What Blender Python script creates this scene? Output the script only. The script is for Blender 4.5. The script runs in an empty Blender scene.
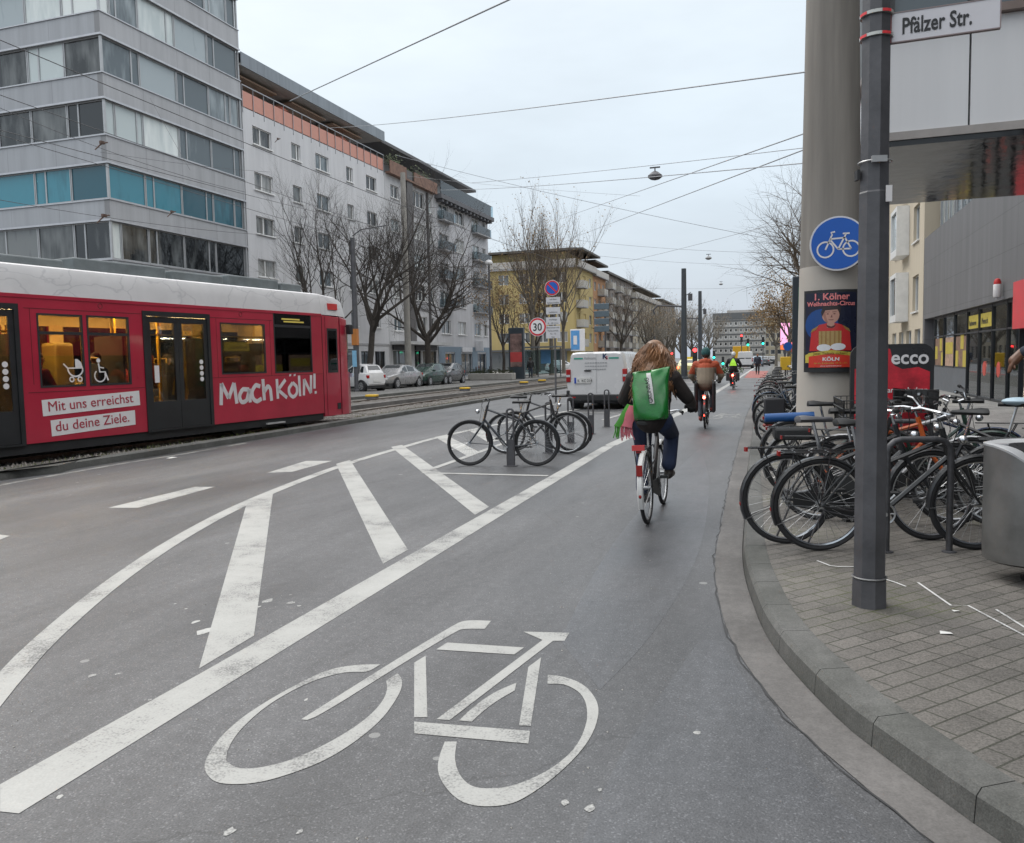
import bpy, bmesh, math, random
from mathutils import Vector, Matrix
random.seed(7)
rad = math.radians
SC = bpy.context.scene
COL = SC.collection
PI = math.pi

# ---------------------------------------------------------------- camera geometry (metres, X right, Y along the street, Z up)
EYE = 1.58
_F, _CX, _CY = 815., 512., 421.5
_yc = Vector((783 - _CX, 355 - _CY, _F)).normalized()
_zc = Vector((1, -0.02, 0)).cross(_yc).normalized()
if _zc.y > 0: _zc = -_zc
_xc = _yc.cross(_zc) * -1
if _xc.x < 0: _xc = -_xc
def ray(px, py):
    c = Vector((px - _CX, py - _CY, _F))
    return Vector((c.dot(_xc), c.dot(_yc), c.dot(_zc)))
def G(px, py, z=0.0):                 # survey: point of the ground seen in the photo at px,py
    r = ray(px, py); t = (z - EYE) / r.z
    return Vector((r.x * t, r.y * t, z))
def atY(px, py, Y):
    r = ray(px, py); t = Y / r.y
    return Vector((r.x * t, Y, EYE + r.z * t))
def atX(px, py, X):
    r = ray(px, py); t = X / r.x
    return Vector((X, r.y * t, EYE + r.z * t))

# ---------------------------------------------------------------- materials
MATS = {}
def nodes_of(m):
    m.use_nodes = True
    nt = m.node_tree
    return nt, nt.nodes, nt.links
def M(name, col, rough=.5, metal=0., var=.12, vs=3., bump=0., bs=40., spec=.5, coat=0., objvar=0.):
    if name in MATS: return MATS[name]
    m = bpy.data.materials.new(name); nt, N, L = nodes_of(m)
    b = N['Principled BSDF']
    b.inputs['Roughness'].default_value = rough; b.inputs['Metallic'].default_value = metal
    b.inputs['Specular IOR Level'].default_value = spec
    if coat: b.inputs['Coat Weight'].default_value = coat; b.inputs['Coat Roughness'].default_value = .08
    c = (col[0], col[1], col[2], 1)
    tc = N.new('ShaderNodeTexCoord')
    n = N.new('ShaderNodeTexNoise'); n.inputs['Scale'].default_value = vs; n.inputs['Detail'].default_value = 6
    n.inputs['Roughness'].default_value = .65
    L.new(tc.outputs['Object'], n.inputs['Vector'])
    mr = N.new('ShaderNodeMapRange'); mr.inputs[1].default_value = .3; mr.inputs[2].default_value = .7
    mr.inputs[3].default_value = 1 - var; mr.inputs[4].default_value = 1 + var
    L.new(n.outputs['Fac'], mr.inputs[0])
    hsv = N.new('ShaderNodeHueSaturation'); hsv.inputs['Color'].default_value = c
    if objvar:
        oi = N.new('ShaderNodeObjectInfo')
        m2 = N.new('ShaderNodeMapRange'); m2.inputs[3].default_value = 1 - objvar; m2.inputs[4].default_value = 1 + objvar
        L.new(oi.outputs['Random'], m2.inputs[0])
        mu = N.new('ShaderNodeMath'); mu.operation = 'MULTIPLY'
        L.new(mr.outputs[0], mu.inputs[0]); L.new(m2.outputs[0], mu.inputs[1])
        L.new(mu.outputs[0], hsv.inputs['Value'])
    else:
        L.new(mr.outputs[0], hsv.inputs['Value'])
    L.new(hsv.outputs[0], b.inputs['Base Color'])
    rr = N.new('ShaderNodeMapRange'); rr.inputs[1].default_value = .3; rr.inputs[2].default_value = .7
    rr.inputs[3].default_value = max(.02, rough - .08); rr.inputs[4].default_value = min(1, rough + .08)
    L.new(n.outputs['Fac'], rr.inputs[0]); L.new(rr.outputs[0], b.inputs['Roughness'])
    if bump:
        n2 = N.new('ShaderNodeTexNoise'); n2.inputs['Scale'].default_value = bs; n2.inputs['Detail'].default_value = 4
        L.new(tc.outputs['Object'], n2.inputs['Vector'])
        bp = N.new('ShaderNodeBump'); bp.inputs['Strength'].default_value = bump; bp.inputs['Distance'].default_value = .02
        L.new(n2.outputs['Fac'], bp.inputs['Height']); L.new(bp.outputs[0], b.inputs['Normal'])
    MATS[name] = m
    return m
def EM(name, col, strength):
    if name in MATS: return MATS[name]
    m = bpy.data.materials.new(name); nt, N, L = nodes_of(m)
    b = N['Principled BSDF']; b.inputs['Base Color'].default_value = (col[0] * .3, col[1] * .3, col[2] * .3, 1)
    b.inputs['Emission Color'].default_value = (*col, 1); b.inputs['Emission Strength'].default_value = strength
    MATS[name] = m; return m
def GLASS(name, tint=(1, 1, 1), refl=1.0, rough=.02, dirt=.0):
    # thin glazing: clear transmission plus a mirror coat that grows towards grazing angles
    if name in MATS: return MATS[name]
    m = bpy.data.materials.new(name); nt, N, L = nodes_of(m)
    N.remove(N['Principled BSDF'])
    out = N['Material Output']
    t = N.new('ShaderNodeBsdfTransparent'); t.inputs[0].default_value = (*tint, 1)
    g = N.new('ShaderNodeBsdfGlossy'); g.inputs['Roughness'].default_value = rough
    g.inputs['Color'].default_value = (.9, .93, .95, 1)
    f = N.new('ShaderNodeFresnel'); f.inputs[0].default_value = 1.5
    mu = N.new('ShaderNodeMath'); mu.operation = 'MULTIPLY'; mu.inputs[1].default_value = refl; mu.use_clamp = True
    mx = N.new('ShaderNodeMixShader')
    L.new(f.outputs[0], mu.inputs[0]); L.new(mu.outputs[0], mx.inputs[0]); L.new(t.outputs[0], mx.inputs[1]); L.new(g.outputs[0], mx.inputs[2])
    L.new(mx.outputs[0], out.inputs[0])
    MATS[name] = m; return m
def PANE(name, lo, hi, seedscale=.35, rough=.04):
    # window seen from outside in daylight: dim room, curtain or painted sky reflection in a mirror-smooth pane; brightness differs per window
    if name in MATS: return MATS[name]
    m = bpy.data.materials.new(name); nt, N, L = nodes_of(m)
    b = N['Principled BSDF']; b.inputs['Roughness'].default_value = rough; b.inputs['Specular IOR Level'].default_value = .8
    oi = N.new('ShaderNodeObjectInfo'); tc = N.new('ShaderNodeTexCoord')
    n = N.new('ShaderNodeTexNoise'); n.noise_dimensions = '4D'; n.inputs['Scale'].default_value = seedscale * 3; n.inputs['Detail'].default_value = 3
    wm = N.new('ShaderNodeMath'); wm.operation = 'MULTIPLY'; wm.inputs[1].default_value = 40
    L.new(oi.outputs['Random'], wm.inputs[0]); L.new(wm.outputs[0], n.inputs['W'])
    mp = N.new('ShaderNodeMapping'); mp.inputs['Scale'].default_value = (2.2, 1, .55)
    L.new(tc.outputs['Object'], mp.inputs[0]); L.new(mp.outputs[0], n.inputs['Vector'])
    ad = N.new('ShaderNodeMath'); ad.operation = 'MULTIPLY_ADD'; ad.inputs[1].default_value = .9; ad.inputs[2].default_value = -.45
    L.new(oi.outputs['Random'], ad.inputs[0])
    s = N.new('ShaderNodeMath'); s.operation = 'ADD'; L.new(ad.outputs[0], s.inputs[0]); L.new(n.outputs['Fac'], s.inputs[1])
    cr = N.new('ShaderNodeValToRGB'); e = cr.color_ramp.elements
    e[0].position = .38; e[0].color = (*lo, 1); e[1].position = .75; e[1].color = (*hi, 1)
    L.new(s.outputs[0], cr.inputs[0]); L.new(cr.outputs[0], b.inputs['Base Color'])
    MATS[name] = m; return m

# ---------------------------------------------------------------- mesh builder
class MB:
    def __init__(s): s.v = []; s.f = []; s.m = []; s.mi = 0; s.T = None
    def mat(s, i): s.mi = i; return s
    def add(s, vs, fs):
        o = len(s.v)
        if s.T is not None: vs = [s.T @ Vector(q) for q in vs]
        s.v += [tuple(q) for q in vs]
        for f in fs: s.f.append([o + i for i in f]); s.m.append(s.mi)
        return s
    def box(s, x0, x1, y0, y1, z0, z1):
        if x1 < x0: x0, x1 = x1, x0
        if y1 < y0: y0, y1 = y1, y0
        if z1 < z0: z0, z1 = z1, z0
        return s.add([(x0, y0, z0), (x1, y0, z0), (x1, y1, z0), (x0, y1, z0), (x0, y0, z1), (x1, y0, z1), (x1, y1, z1), (x0, y1, z1)],
              [(0, 3, 2, 1), (4, 5, 6, 7), (0, 1, 5, 4), (1, 2, 6, 5), (2, 3, 7, 6), (3, 0, 4, 7)])
    def quad(s, a, b, c, d): return s.add([a, b, c, d], [(0, 1, 2, 3)])
    def ngon(s, pts): return s.add(pts, [tuple(range(len(pts)))])
    def prism(s, poly, fn0, fn1):      # poly of 2-D points, fn maps (u,v)->3-D for the two ends
        n = len(poly)
        vs = [fn0(*p) for p in poly] + [fn1(*p) for p in poly]
        fs = [tuple(range(n))[::-1], tuple(range(n, 2 * n))] + [(i, (i + 1) % n, n + (i + 1) % n, n + i) for i in range(n)]
        return s.add(vs, fs)
    def tube(s, pts, r, n=6, caps=True, closed=False, flat=1.0):
        pts = [Vector(p) for p in pts]; k = len(pts)
        rs = r if isinstance(r, (list, tuple)) else [r] * k
        vs = []; fs = []
        up = None
        for i, p in enumerate(pts):
            if closed: d = pts[(i + 1) % k] - pts[i - 1]
            elif i == 0: d = pts[1] - p
            elif i == k - 1: d = p - pts[-2]
            else: d = (pts[i + 1] - p).normalized() + (p - pts[i - 1]).normalized()
            if d.length < 1e-9: d = Vector((0, 0, 1))
            d.normalize()
            if up is None:
                up = d.cross(Vector((0, 0, 1)) if abs(d.z) < .95 else Vector((1, 0, 0))).normalized()
            else:
                up = (up - d * up.dot(d))
                up = up.normalized() if up.length > 1e-6 else d.orthogonal().normalized()
            w = d.cross(up)
            for j in range(n):
                a = 2 * PI * j / n
                vs.append(p + (up * math.cos(a) + w * math.sin(a) * flat) * rs[i])
        lim = k if closed else k - 1
        for i in range(lim):
            a0 = i * n; b0 = ((i + 1) % k) * n
            for j in range(n):
                j2 = (j + 1) % n
                fs.append((a0 + j, a0 + j2, b0 + j2, b0 + j))
        if caps and not closed:
            fs.append(tuple(range(n))[::-1]); fs.append(tuple((k - 1) * n + j for j in range(n)))
        return s.add(vs, fs)
    def cyl(s, p0, p1, r0, r1=None, n=12): return s.tube([p0, p1], [r0, r0 if r1 is None else r1], n)
    def ring(s, c, ax, R, r, n=28, m=6, flat=1.0):
        c = Vector(c); ax = Vector(ax).normalized(); u = ax.orthogonal().normalized(); w = ax.cross(u)
        vs = []; fs = []
        for i in range(n):
            a = 2 * PI * i / n; d = u * math.cos(a) + w * math.sin(a)
            for j in range(m):
                b = 2 * PI * j / m
                vs.append(c + d * (R + r * math.cos(b)) + ax * (r * flat * math.sin(b)))
        for i in range(n):
            for j in range(m):
                i2 = (i + 1) % n; j2 = (j + 1) % m
                fs.append((i * m + j, i2 * m + j, i2 * m + j2, i * m + j2))
        return s.add(vs, fs)
    def lathe(s, prof, n=16, c=(0, 0, 0), caps=True):
        vs = []; fs = []; k = len(prof)
        for r, z in prof:
            for j in range(n):
                a = 2 * PI * j / n
                vs.append((c[0] + r * math.cos(a), c[1] + r * math.sin(a), c[2] + z))
        for i in range(k - 1):
            for j in range(n):
                j2 = (j + 1) % n
                fs.append((i * n + j, i * n + j2, (i + 1) * n + j2, (i + 1) * n + j))
        if caps: fs += [tuple(range(n))[::-1], tuple((k - 1) * n + j for j in range(n))]
        return s.add(vs, fs)
    def ball(s, c, r, n=12, k=8, sc=(1, 1, 1)):
        vs = []; fs = []
        for i in range(k + 1):
            t = PI * i / k
            for j in range(n):
                a = 2 * PI * j / n
                vs.append((c[0] + r * sc[0] * math.sin(t) * math.cos(a), c[1] + r * sc[1] * math.sin(t) * math.sin(a), c[2] + r * sc[2] * math.cos(t)))
        for i in range(k):
            for j in range(n):
                j2 = (j + 1) % n
                fs.append((i * n + j, (i + 1) * n + j, (i + 1) * n + j2, i * n + j2))
        return s.add(vs, fs)
    def disc(s, c, ax, r, t=.01, n=32, up=None):
        c = Vector(c); ax = Vector(ax).normalized()
        return s.tube([c, c + ax * t], r, n)
    def loft(s, secs, cap=True):
        n = len(secs[0]); vs = [p for q in secs for p in q]; fs = []
        for i in range(len(secs) - 1):
            for j in range(n):
                j2 = (j + 1) % n
                fs.append((i * n + j, i * n + j2, (i + 1) * n + j2, (i + 1) * n + j))
        if cap:
            fs += [tuple(range(n))[::-1], tuple((len(secs) - 1) * n + j for j in range(n))]
        return s.add(vs, fs)
    def mesh(s, name, mats, smooth=True, ang=38):
        me = bpy.data.meshes.new(name)
        me.from_pydata(s.v, [], s.f)
        for m in (mats if isinstance(mats, (list, tuple)) else [mats]): me.materials.append(m)
        if any(s.m): me.polygons.foreach_set('material_index', s.m)
        bm = bmesh.new(); bm.from_mesh(me)
        bmesh.ops.recalc_face_normals(bm, faces=bm.faces); bm.to_mesh(me); bm.free()
        if smooth:
            me.polygons.foreach_set('use_smooth', [True] * len(me.polygons))
            me.set_sharp_from_angle(angle=rad(ang))
        return me
    def build(s, name, mats, parent=None, smooth=True, ang=38, bevel=0., loc=None, rot=None):
        o = bpy.data.objects.new(name, s.mesh(name, mats, smooth, ang))
        return link(o, parent, loc, rot, bevel)
def link(o, parent=None, loc=None, rot=None, bevel=0.):
    COL.objects.link(o)
    if parent is not None: o.parent = parent
    if loc is not None: o.location = loc
    if rot is not None: o.rotation_euler = rot
    if bevel:
        b = o.modifiers.new('edge', 'BEVEL'); b.width = bevel; b.segments = 2; b.limit_method = 'ANGLE'; b.angle_limit = rad(40)
    return o
def tag(o, label=None, cat=None, group=None, kind=None):
    if label: o['label'] = label
    if cat: o['category'] = cat
    if group: o['group'] = group
    if kind: o['kind'] = kind
    return o
def thing(name, label, cat, loc=(0, 0, 0), rotz=0., group=None):
    o = bpy.data.objects.new(name, None); COL.objects.link(o); o.empty_display_size = .2
    o.location = loc; o.rotation_euler = (0, 0, rotz)
    return tag(o, label, cat, group)
def struct(name, mb, mats, smooth=False):
    o = mb.build(name, mats, None, smooth); o['kind'] = 'structure'; return o
def inst(name, me, parent, loc=(0, 0, 0), rot=(0, 0, 0), scale=None):
    o = bpy.data.objects.new(name, me); link(o, parent, loc, rot)
    if scale: o.scale = scale
    return o
def copy_tree(o, parent=None):
    c = o.copy(); COL.objects.link(c)
    if parent is not None: c.parent = parent
    for ch in [q for q in bpy.data.objects if q.parent == o]: copy_tree(ch, c)
    return c
def evaluated(o):
    dg = bpy.context.evaluated_depsgraph_get()
    me = bpy.data.meshes.new_from_object(o.evaluated_get(dg), depsgraph=dg)
    return me
def text(name, body, size, m, parent, loc=(0, 0, 0), rot=(PI / 2, 0, 0), ext=.002, sx=1., align='LEFT', bold=0., shear=0.):
    cu = bpy.data.curves.new('t', 'FONT'); cu.body = body; cu.size = size; cu.extrude = ext; cu.align_x = align
    cu.offset = bold; cu.shear = shear; cu.resolution_u = 3
    o = bpy.data.objects.new('t', cu); COL.objects.link(o)
    me = evaluated(o); bpy.data.objects.remove(o); bpy.data.curves.remove(cu)
    me.materials.clear(); me.materials.append(m); me.name = name
    r = bpy.data.objects.new(name, me); link(r, parent, loc, rot); r.scale = (sx, 1, 1)
    return r
def stroke_poly(pts, w):               # ribbon of width w (scalar or per-point) along 2-D points
    pts = [Vector((p[0], p[1])) for p in pts]; k = len(pts); Lf = []; Rt = []
    for i, p in enumerate(pts):
        d = (pts[min(i + 1, k - 1)] - pts[max(i - 1, 0)]).normalized(); n = Vector((-d.y, d.x))
        ww = (w[i] if isinstance(w, (list, tuple)) else w) / 2
        Lf.append(p + n * ww); Rt.append(p - n * ww)
    return Lf, Rt
def ribbon(mb, pts, w, fn):
    Lf, Rt = stroke_poly(pts, w)
    for i in range(len(pts) - 1):
        mb.quad(fn(*Lf[i]), fn(*Rt[i]), fn(*Rt[i + 1]), fn(*Lf[i + 1]))
def arc(c, r, a0, a1, n=16, ry=None):
    ry = r if ry is None else ry
    return [(c[0] + r * math.cos(rad(a0 + (a1 - a0) * i / n)), c[1] + ry * math.sin(rad(a0 + (a1 - a0) * i / n))) for i in range(n + 1)]

# ---------------------------------------------------------------- rounded bodies: overlapping tapered capsules fused into one surface
def capsule(mb, p0, p1, r0, r1, n=10, flat=None):
    p0 = Vector(p0); p1 = Vector(p1); d = p1 - p0
    if d.length < 1e-5: d = Vector((0, 0, 1e-3)); p1 = p0 + d
    u = d.normalized(); pts = []; rs = []
    for i in range(5):
        a = PI / 2 * i / 4; pts.append(p0 - u * r0 * math.cos(a)); rs.append(max(r0 * math.sin(a), 1e-4))
    for i in range(5):
        a = PI / 2 * i / 4; pts.append(p1 + u * r1 * math.sin(a)); rs.append(max(r1 * math.cos(a), 1e-4))
    mb.tube(pts, rs, n)
def fused(name, caps, voxel, m, parent=None, smooth=3, balls=(), disp=None):
    mb = MB()
    for c in caps: capsule(mb, *c)
    for c, r, sc in balls: mb.ball(c, r, 14, 10, sc)
    o = mb.build('tmp', m)
    r = o.modifiers.new('r', 'REMESH'); r.mode = 'VOXEL'; r.voxel_size = voxel; r.use_smooth_shade = True
    s = o.modifiers.new('s', 'SMOOTH'); s.iterations = smooth; s.factor = .5
    me = evaluated(o); om = o.data; bpy.data.objects.remove(o); bpy.data.meshes.remove(om)
    me.name = name
    if disp:
        for v in me.vertices: v.co += disp(v.co, v.normal)
    if not me.materials: me.materials.append(m)
    else: me.materials[0] = m
    me.polygons.foreach_set('use_smooth', [True] * len(me.polygons))
    return link(bpy.data.objects.new(name, me), parent)

# ---------------------------------------------------------------- camera, sky, light
cam = bpy.data.cameras.new('camera'); cam.sensor_width = 36; cam.lens = _F / 1024 * 36; cam.clip_end = 3000; cam.clip_start = .05
co = bpy.data.objects.new('camera', cam); COL.objects.link(co)
rx = Vector((_xc.x, _yc.x, _zc.x)); ry = -Vector((_xc.y, _yc.y, _zc.y)); rz = -Vector((_xc.z, _yc.z, _zc.z))
co.matrix_world = Matrix(((rx.x, ry.x, rz.x, 0), (rx.y, ry.y, rz.y, 0), (rx.z, ry.z, rz.z, EYE), (0, 0, 0, 1)))
SC.camera = co
SUN_EL, SUN_AZ = rad(48), rad(-60)     # behind the cloud, high over the left-hand roofs
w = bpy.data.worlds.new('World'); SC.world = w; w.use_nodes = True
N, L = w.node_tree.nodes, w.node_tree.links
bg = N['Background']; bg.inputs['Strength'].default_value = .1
sky = N.new('ShaderNodeTexSky'); sky.sky_type = 'NISHITA'; sky.sun_disc = False
sky.sun_elevation = SUN_EL; sky.sun_rotation = SUN_AZ; sky.air_density = 1.5; sky.dust_density = 3
tc = N.new('ShaderNodeTexCoord'); sep = N.new('ShaderNodeSeparateXYZ'); L.new(tc.outputs['Generated'], sep.inputs[0])
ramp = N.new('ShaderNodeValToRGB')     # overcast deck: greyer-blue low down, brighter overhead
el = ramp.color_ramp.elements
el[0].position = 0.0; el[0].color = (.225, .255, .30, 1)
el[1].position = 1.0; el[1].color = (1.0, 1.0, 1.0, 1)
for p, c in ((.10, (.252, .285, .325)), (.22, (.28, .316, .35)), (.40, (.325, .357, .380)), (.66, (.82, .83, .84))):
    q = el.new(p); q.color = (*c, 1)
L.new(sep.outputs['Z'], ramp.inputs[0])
mp = N.new('ShaderNodeMapping'); mp.inputs['Scale'].default_value = (1, 1, 3.2); L.new(tc.outputs['Generated'], mp.inputs[0])
no = N.new('ShaderNodeTexNoise'); no.inputs['Scale'].default_value = 2.3; no.inputs['Detail'].default_value = 5; no.inputs['Roughness'].default_value = .55
L.new(mp.outputs[0], no.inputs['Vector'])
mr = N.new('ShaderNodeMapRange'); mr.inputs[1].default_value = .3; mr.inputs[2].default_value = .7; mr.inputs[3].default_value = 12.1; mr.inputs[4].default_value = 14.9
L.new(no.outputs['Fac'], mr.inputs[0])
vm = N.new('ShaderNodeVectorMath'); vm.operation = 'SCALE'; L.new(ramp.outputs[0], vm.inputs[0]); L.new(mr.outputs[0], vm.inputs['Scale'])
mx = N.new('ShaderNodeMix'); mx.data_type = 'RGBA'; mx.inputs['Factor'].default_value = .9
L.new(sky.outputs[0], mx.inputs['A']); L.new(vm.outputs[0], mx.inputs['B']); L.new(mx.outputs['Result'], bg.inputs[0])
sl = bpy.data.lights.new('sun', 'SUN'); sl.energy = .6; sl.angle = rad(25); sl.color = (1, .97, .92)
so = bpy.data.objects.new('sun', sl); COL.objects.link(so)
so.rotation_euler = (Vector((math.sin(SUN_AZ) * math.cos(SUN_EL), math.cos(SUN_AZ) * math.cos(SUN_EL), math.sin(SUN_EL)))).to_track_quat('Z', 'Y').to_euler()
vs_ = SC.view_settings; vs_.view_transform = 'Standard'; vs_.look = 'None'; vs_.exposure = 0.95; vs_.gamma = 1; vs_.use_curve_mapping = False
SC.cycles.max_bounces = 6; SC.cycles.transparent_max_bounces = 12; SC.cycles.use_denoising = True
SC.cycles.caustics_reflective = False; SC.cycles.caustics_refractive = False
# ---------------------------------------------------------------- ground materials
def ground_mat(name, base, patch, rough, speck=.34, sscale=120., bump=.35, wet=.0, chips=.75, pscale=.35, streak=(1, 1, 1), crack=0.):
    m = bpy.data.materials.new(name); nt, N, L = nodes_of(m); b = N['Principled BSDF']
    tc = N.new('ShaderNodeTexCoord')
    mp = N.new('ShaderNodeMapping'); mp.inputs['Scale'].default_value = streak; L.new(tc.outputs['Object'], mp.inputs[0])
    n1 = N.new('ShaderNodeTexNoise'); n1.inputs['Scale'].default_value = pscale; n1.inputs['Detail'].default_value = 8; n1.inputs['Roughness'].default_value = .6
    L.new(mp.outputs[0], n1.inputs['Vector'])
    n2 = N.new('ShaderNodeTexNoise'); n2.inputs['Scale'].default_value = sscale; n2.inputs['Detail'].default_value = 3; L.new(tc.outputs['Object'], n2.inputs['Vector'])
    v = N.new('ShaderNodeTexVoronoi'); v.inputs['Scale'].default_value = 150; L.new(tc.outputs['Object'], v.inputs['Vector'])
    cr = N.new('ShaderNodeValToRGB'); e = cr.color_ramp.elements; e[0].position = .35; e[1].position = .66
    e[0].color = (*patch, 1); e[1].color = (*base, 1); L.new(n1.outputs['Fac'], cr.inputs[0])
    mr = N.new('ShaderNodeMapRange'); mr.inputs[1].default_value = .3; mr.inputs[2].default_value = .7; mr.inputs[3].default_value = 1 - speck; mr.inputs[4].default_value = 1 + speck
    L.new(n2.outputs['Fac'], mr.inputs[0])
    # pale aggregate chips
    lt = N.new('ShaderNodeMath'); lt.operation = 'GREATER_THAN'; lt.inputs[1].default_value = .935
    sc = N.new('ShaderNodeSeparateColor'); L.new(v.outputs['Color'], sc.inputs[0]); L.new(sc.outputs[0], lt.inputs[0])
    ch = N.new('ShaderNodeMath'); ch.operation = 'MULTIPLY_ADD'; ch.inputs[1].default_value = chips; L.new(lt.outputs[0], ch.inputs[0]); L.new(mr.outputs[0], ch.inputs[2])
    hs = N.new('ShaderNodeHueSaturation'); L.new(cr.outputs[0], hs.inputs['Color']); L.new(ch.outputs[0], hs.inputs['Value'])
    last = hs.outputs[0]
    # old oil stains, worn wheel tracks and repaired strips as broad uneven tone
    mq = N.new('ShaderNodeMapping'); mq.inputs['Scale'].default_value = (1.1, .22, 1); mq.inputs['Rotation'].default_value = (0, 0, .06); L.new(tc.outputs['Object'], mq.inputs[0])
    nq = N.new('ShaderNodeTexNoise'); nq.inputs['Scale'].default_value = 1.5; nq.inputs['Detail'].default_value = 9; nq.inputs['Roughness'].default_value = .7; L.new(mq.outputs[0], nq.inputs['Vector'])
    rq = N.new('ShaderNodeMapRange'); rq.inputs[1].default_value = .34; rq.inputs[2].default_value = .66; rq.inputs[3].default_value = .72; rq.inputs[4].default_value = 1.22; L.new(nq.outputs['Fac'], rq.inputs[0])
    n9 = N.new('ShaderNodeTexNoise'); n9.inputs['Scale'].default_value = 14; n9.inputs['Detail'].default_value = 6; n9.inputs['Roughness'].default_value = .75; L.new(tc.outputs['Object'], n9.inputs['Vector'])
    r9 = N.new('ShaderNodeMapRange'); r9.inputs[1].default_value = .3; r9.inputs[2].default_value = .7; r9.inputs[3].default_value = .8; r9.inputs[4].default_value = 1.2; L.new(n9.outputs['Fac'], r9.inputs[0])
    m9 = N.new('ShaderNodeMath'); m9.operation = 'MULTIPLY'; L.new(rq.outputs[0], m9.inputs[0]); L.new(r9.outputs[0], m9.inputs[1])
    hq = N.new('ShaderNodeHueSaturation'); L.new(last, hq.inputs['Color']); L.new(m9.outputs[0], hq.inputs['Value']); last = hq.outputs[0]
    # trodden chewing gum and drips
    v3 = N.new('ShaderNodeTexVoronoi'); v3.inputs['Scale'].default_value = 2.6; L.new(tc.outputs['Object'], v3.inputs['Vector'])
    s3 = N.new('ShaderNodeSeparateColor'); L.new(v3.outputs['Color'], s3.inputs[0])
    rr = N.new('ShaderNodeMath'); rr.operation = 'MULTIPLY'; rr.inputs[1].default_value = .085; L.new(s3.outputs[1], rr.inputs[0])
    d3 = N.new('ShaderNodeMath'); d3.operation = 'LESS_THAN'; L.new(v3.outputs['Distance'], d3.inputs[0]); L.new(rr.outputs[0], d3.inputs[1])
    g3 = N.new('ShaderNodeMath'); g3.operation = 'GREATER_THAN'; g3.inputs[1].default_value = .45; L.new(s3.outputs[0], g3.inputs[0])
    m3 = N.new('ShaderNodeMath'); m3.operation = 'MULTIPLY'; L.new(d3.outputs[0], m3.inputs[0]); L.new(g3.outputs[0], m3.inputs[1])
    m4 = N.new('ShaderNodeMath'); m4.operation = 'MULTIPLY'; m4.inputs[1].default_value = .6; L.new(m3.outputs[0], m4.inputs[0])
    mx = N.new('ShaderNodeMix'); mx.data_type = 'RGBA'; mx.inputs['B'].default_value = (.3, .3, .29, 1)
    L.new(m4.outputs[0], mx.inputs['Factor']); L.new(last, mx.inputs['A']); last = mx.outputs['Result']
    hgt = n2.outputs['Fac']
    if crack:
        nz = N.new('ShaderNodeTexNoise'); nz.inputs['Scale'].default_value = 1.7; nz.inputs['Detail'].default_value = 6; L.new(tc.outputs['Object'], nz.inputs['Vector'])
        ml = N.new('ShaderNodeVectorMath'); ml.operation = 'MULTIPLY_ADD'; ml.inputs[1].default_value = (.7, .7, .7)
        L.new(nz.outputs['Color'], ml.inputs[0]); L.new(tc.outputs['Object'], ml.inputs[2])
        vc = N.new('ShaderNodeTexVoronoi'); vc.feature = 'DISTANCE_TO_EDGE'; vc.inputs['Scale'].default_value = .16; L.new(ml.outputs[0], vc.inputs['Vector'])
        lc = N.new('ShaderNodeMath'); lc.operation = 'LESS_THAN'; lc.inputs[1].default_value = .0009; L.new(vc.outputs['Distance'], lc.inputs[0])
        mc = N.new('ShaderNodeMath'); mc.operation = 'MULTIPLY'; mc.inputs[1].default_value = crack; L.new(lc.outputs[0], mc.inputs[0])
        mk = N.new('ShaderNodeMix'); mk.data_type = 'RGBA'; mk.inputs['B'].default_value = (.02, .02, .02, 1)
        L.new(mc.outputs[0], mk.inputs['Factor']); L.new(last, mk.inputs['A']); last = mk.outputs['Result']
    L.new(last, b.inputs['Base Color'])
    r2 = N.new('ShaderNodeMapRange'); r2.inputs[1].default_value = .35; r2.inputs[2].default_value = .62; r2.inputs[3].default_value = max(.05, rough - wet); r2.inputs[4].default_value = rough
    L.new(n1.outputs['Fac'], r2.inputs[0]); L.new(r2.outputs[0], b.inputs['Roughness'])
    bp = N.new('ShaderNodeBump'); bp.inputs['Strength'].default_value = bump; bp.inputs['Distance'].default_value = .006
    L.new(hgt, bp.inputs['Height']); L.new(bp.outputs[0], b.inputs['Normal'])
    return m
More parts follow.
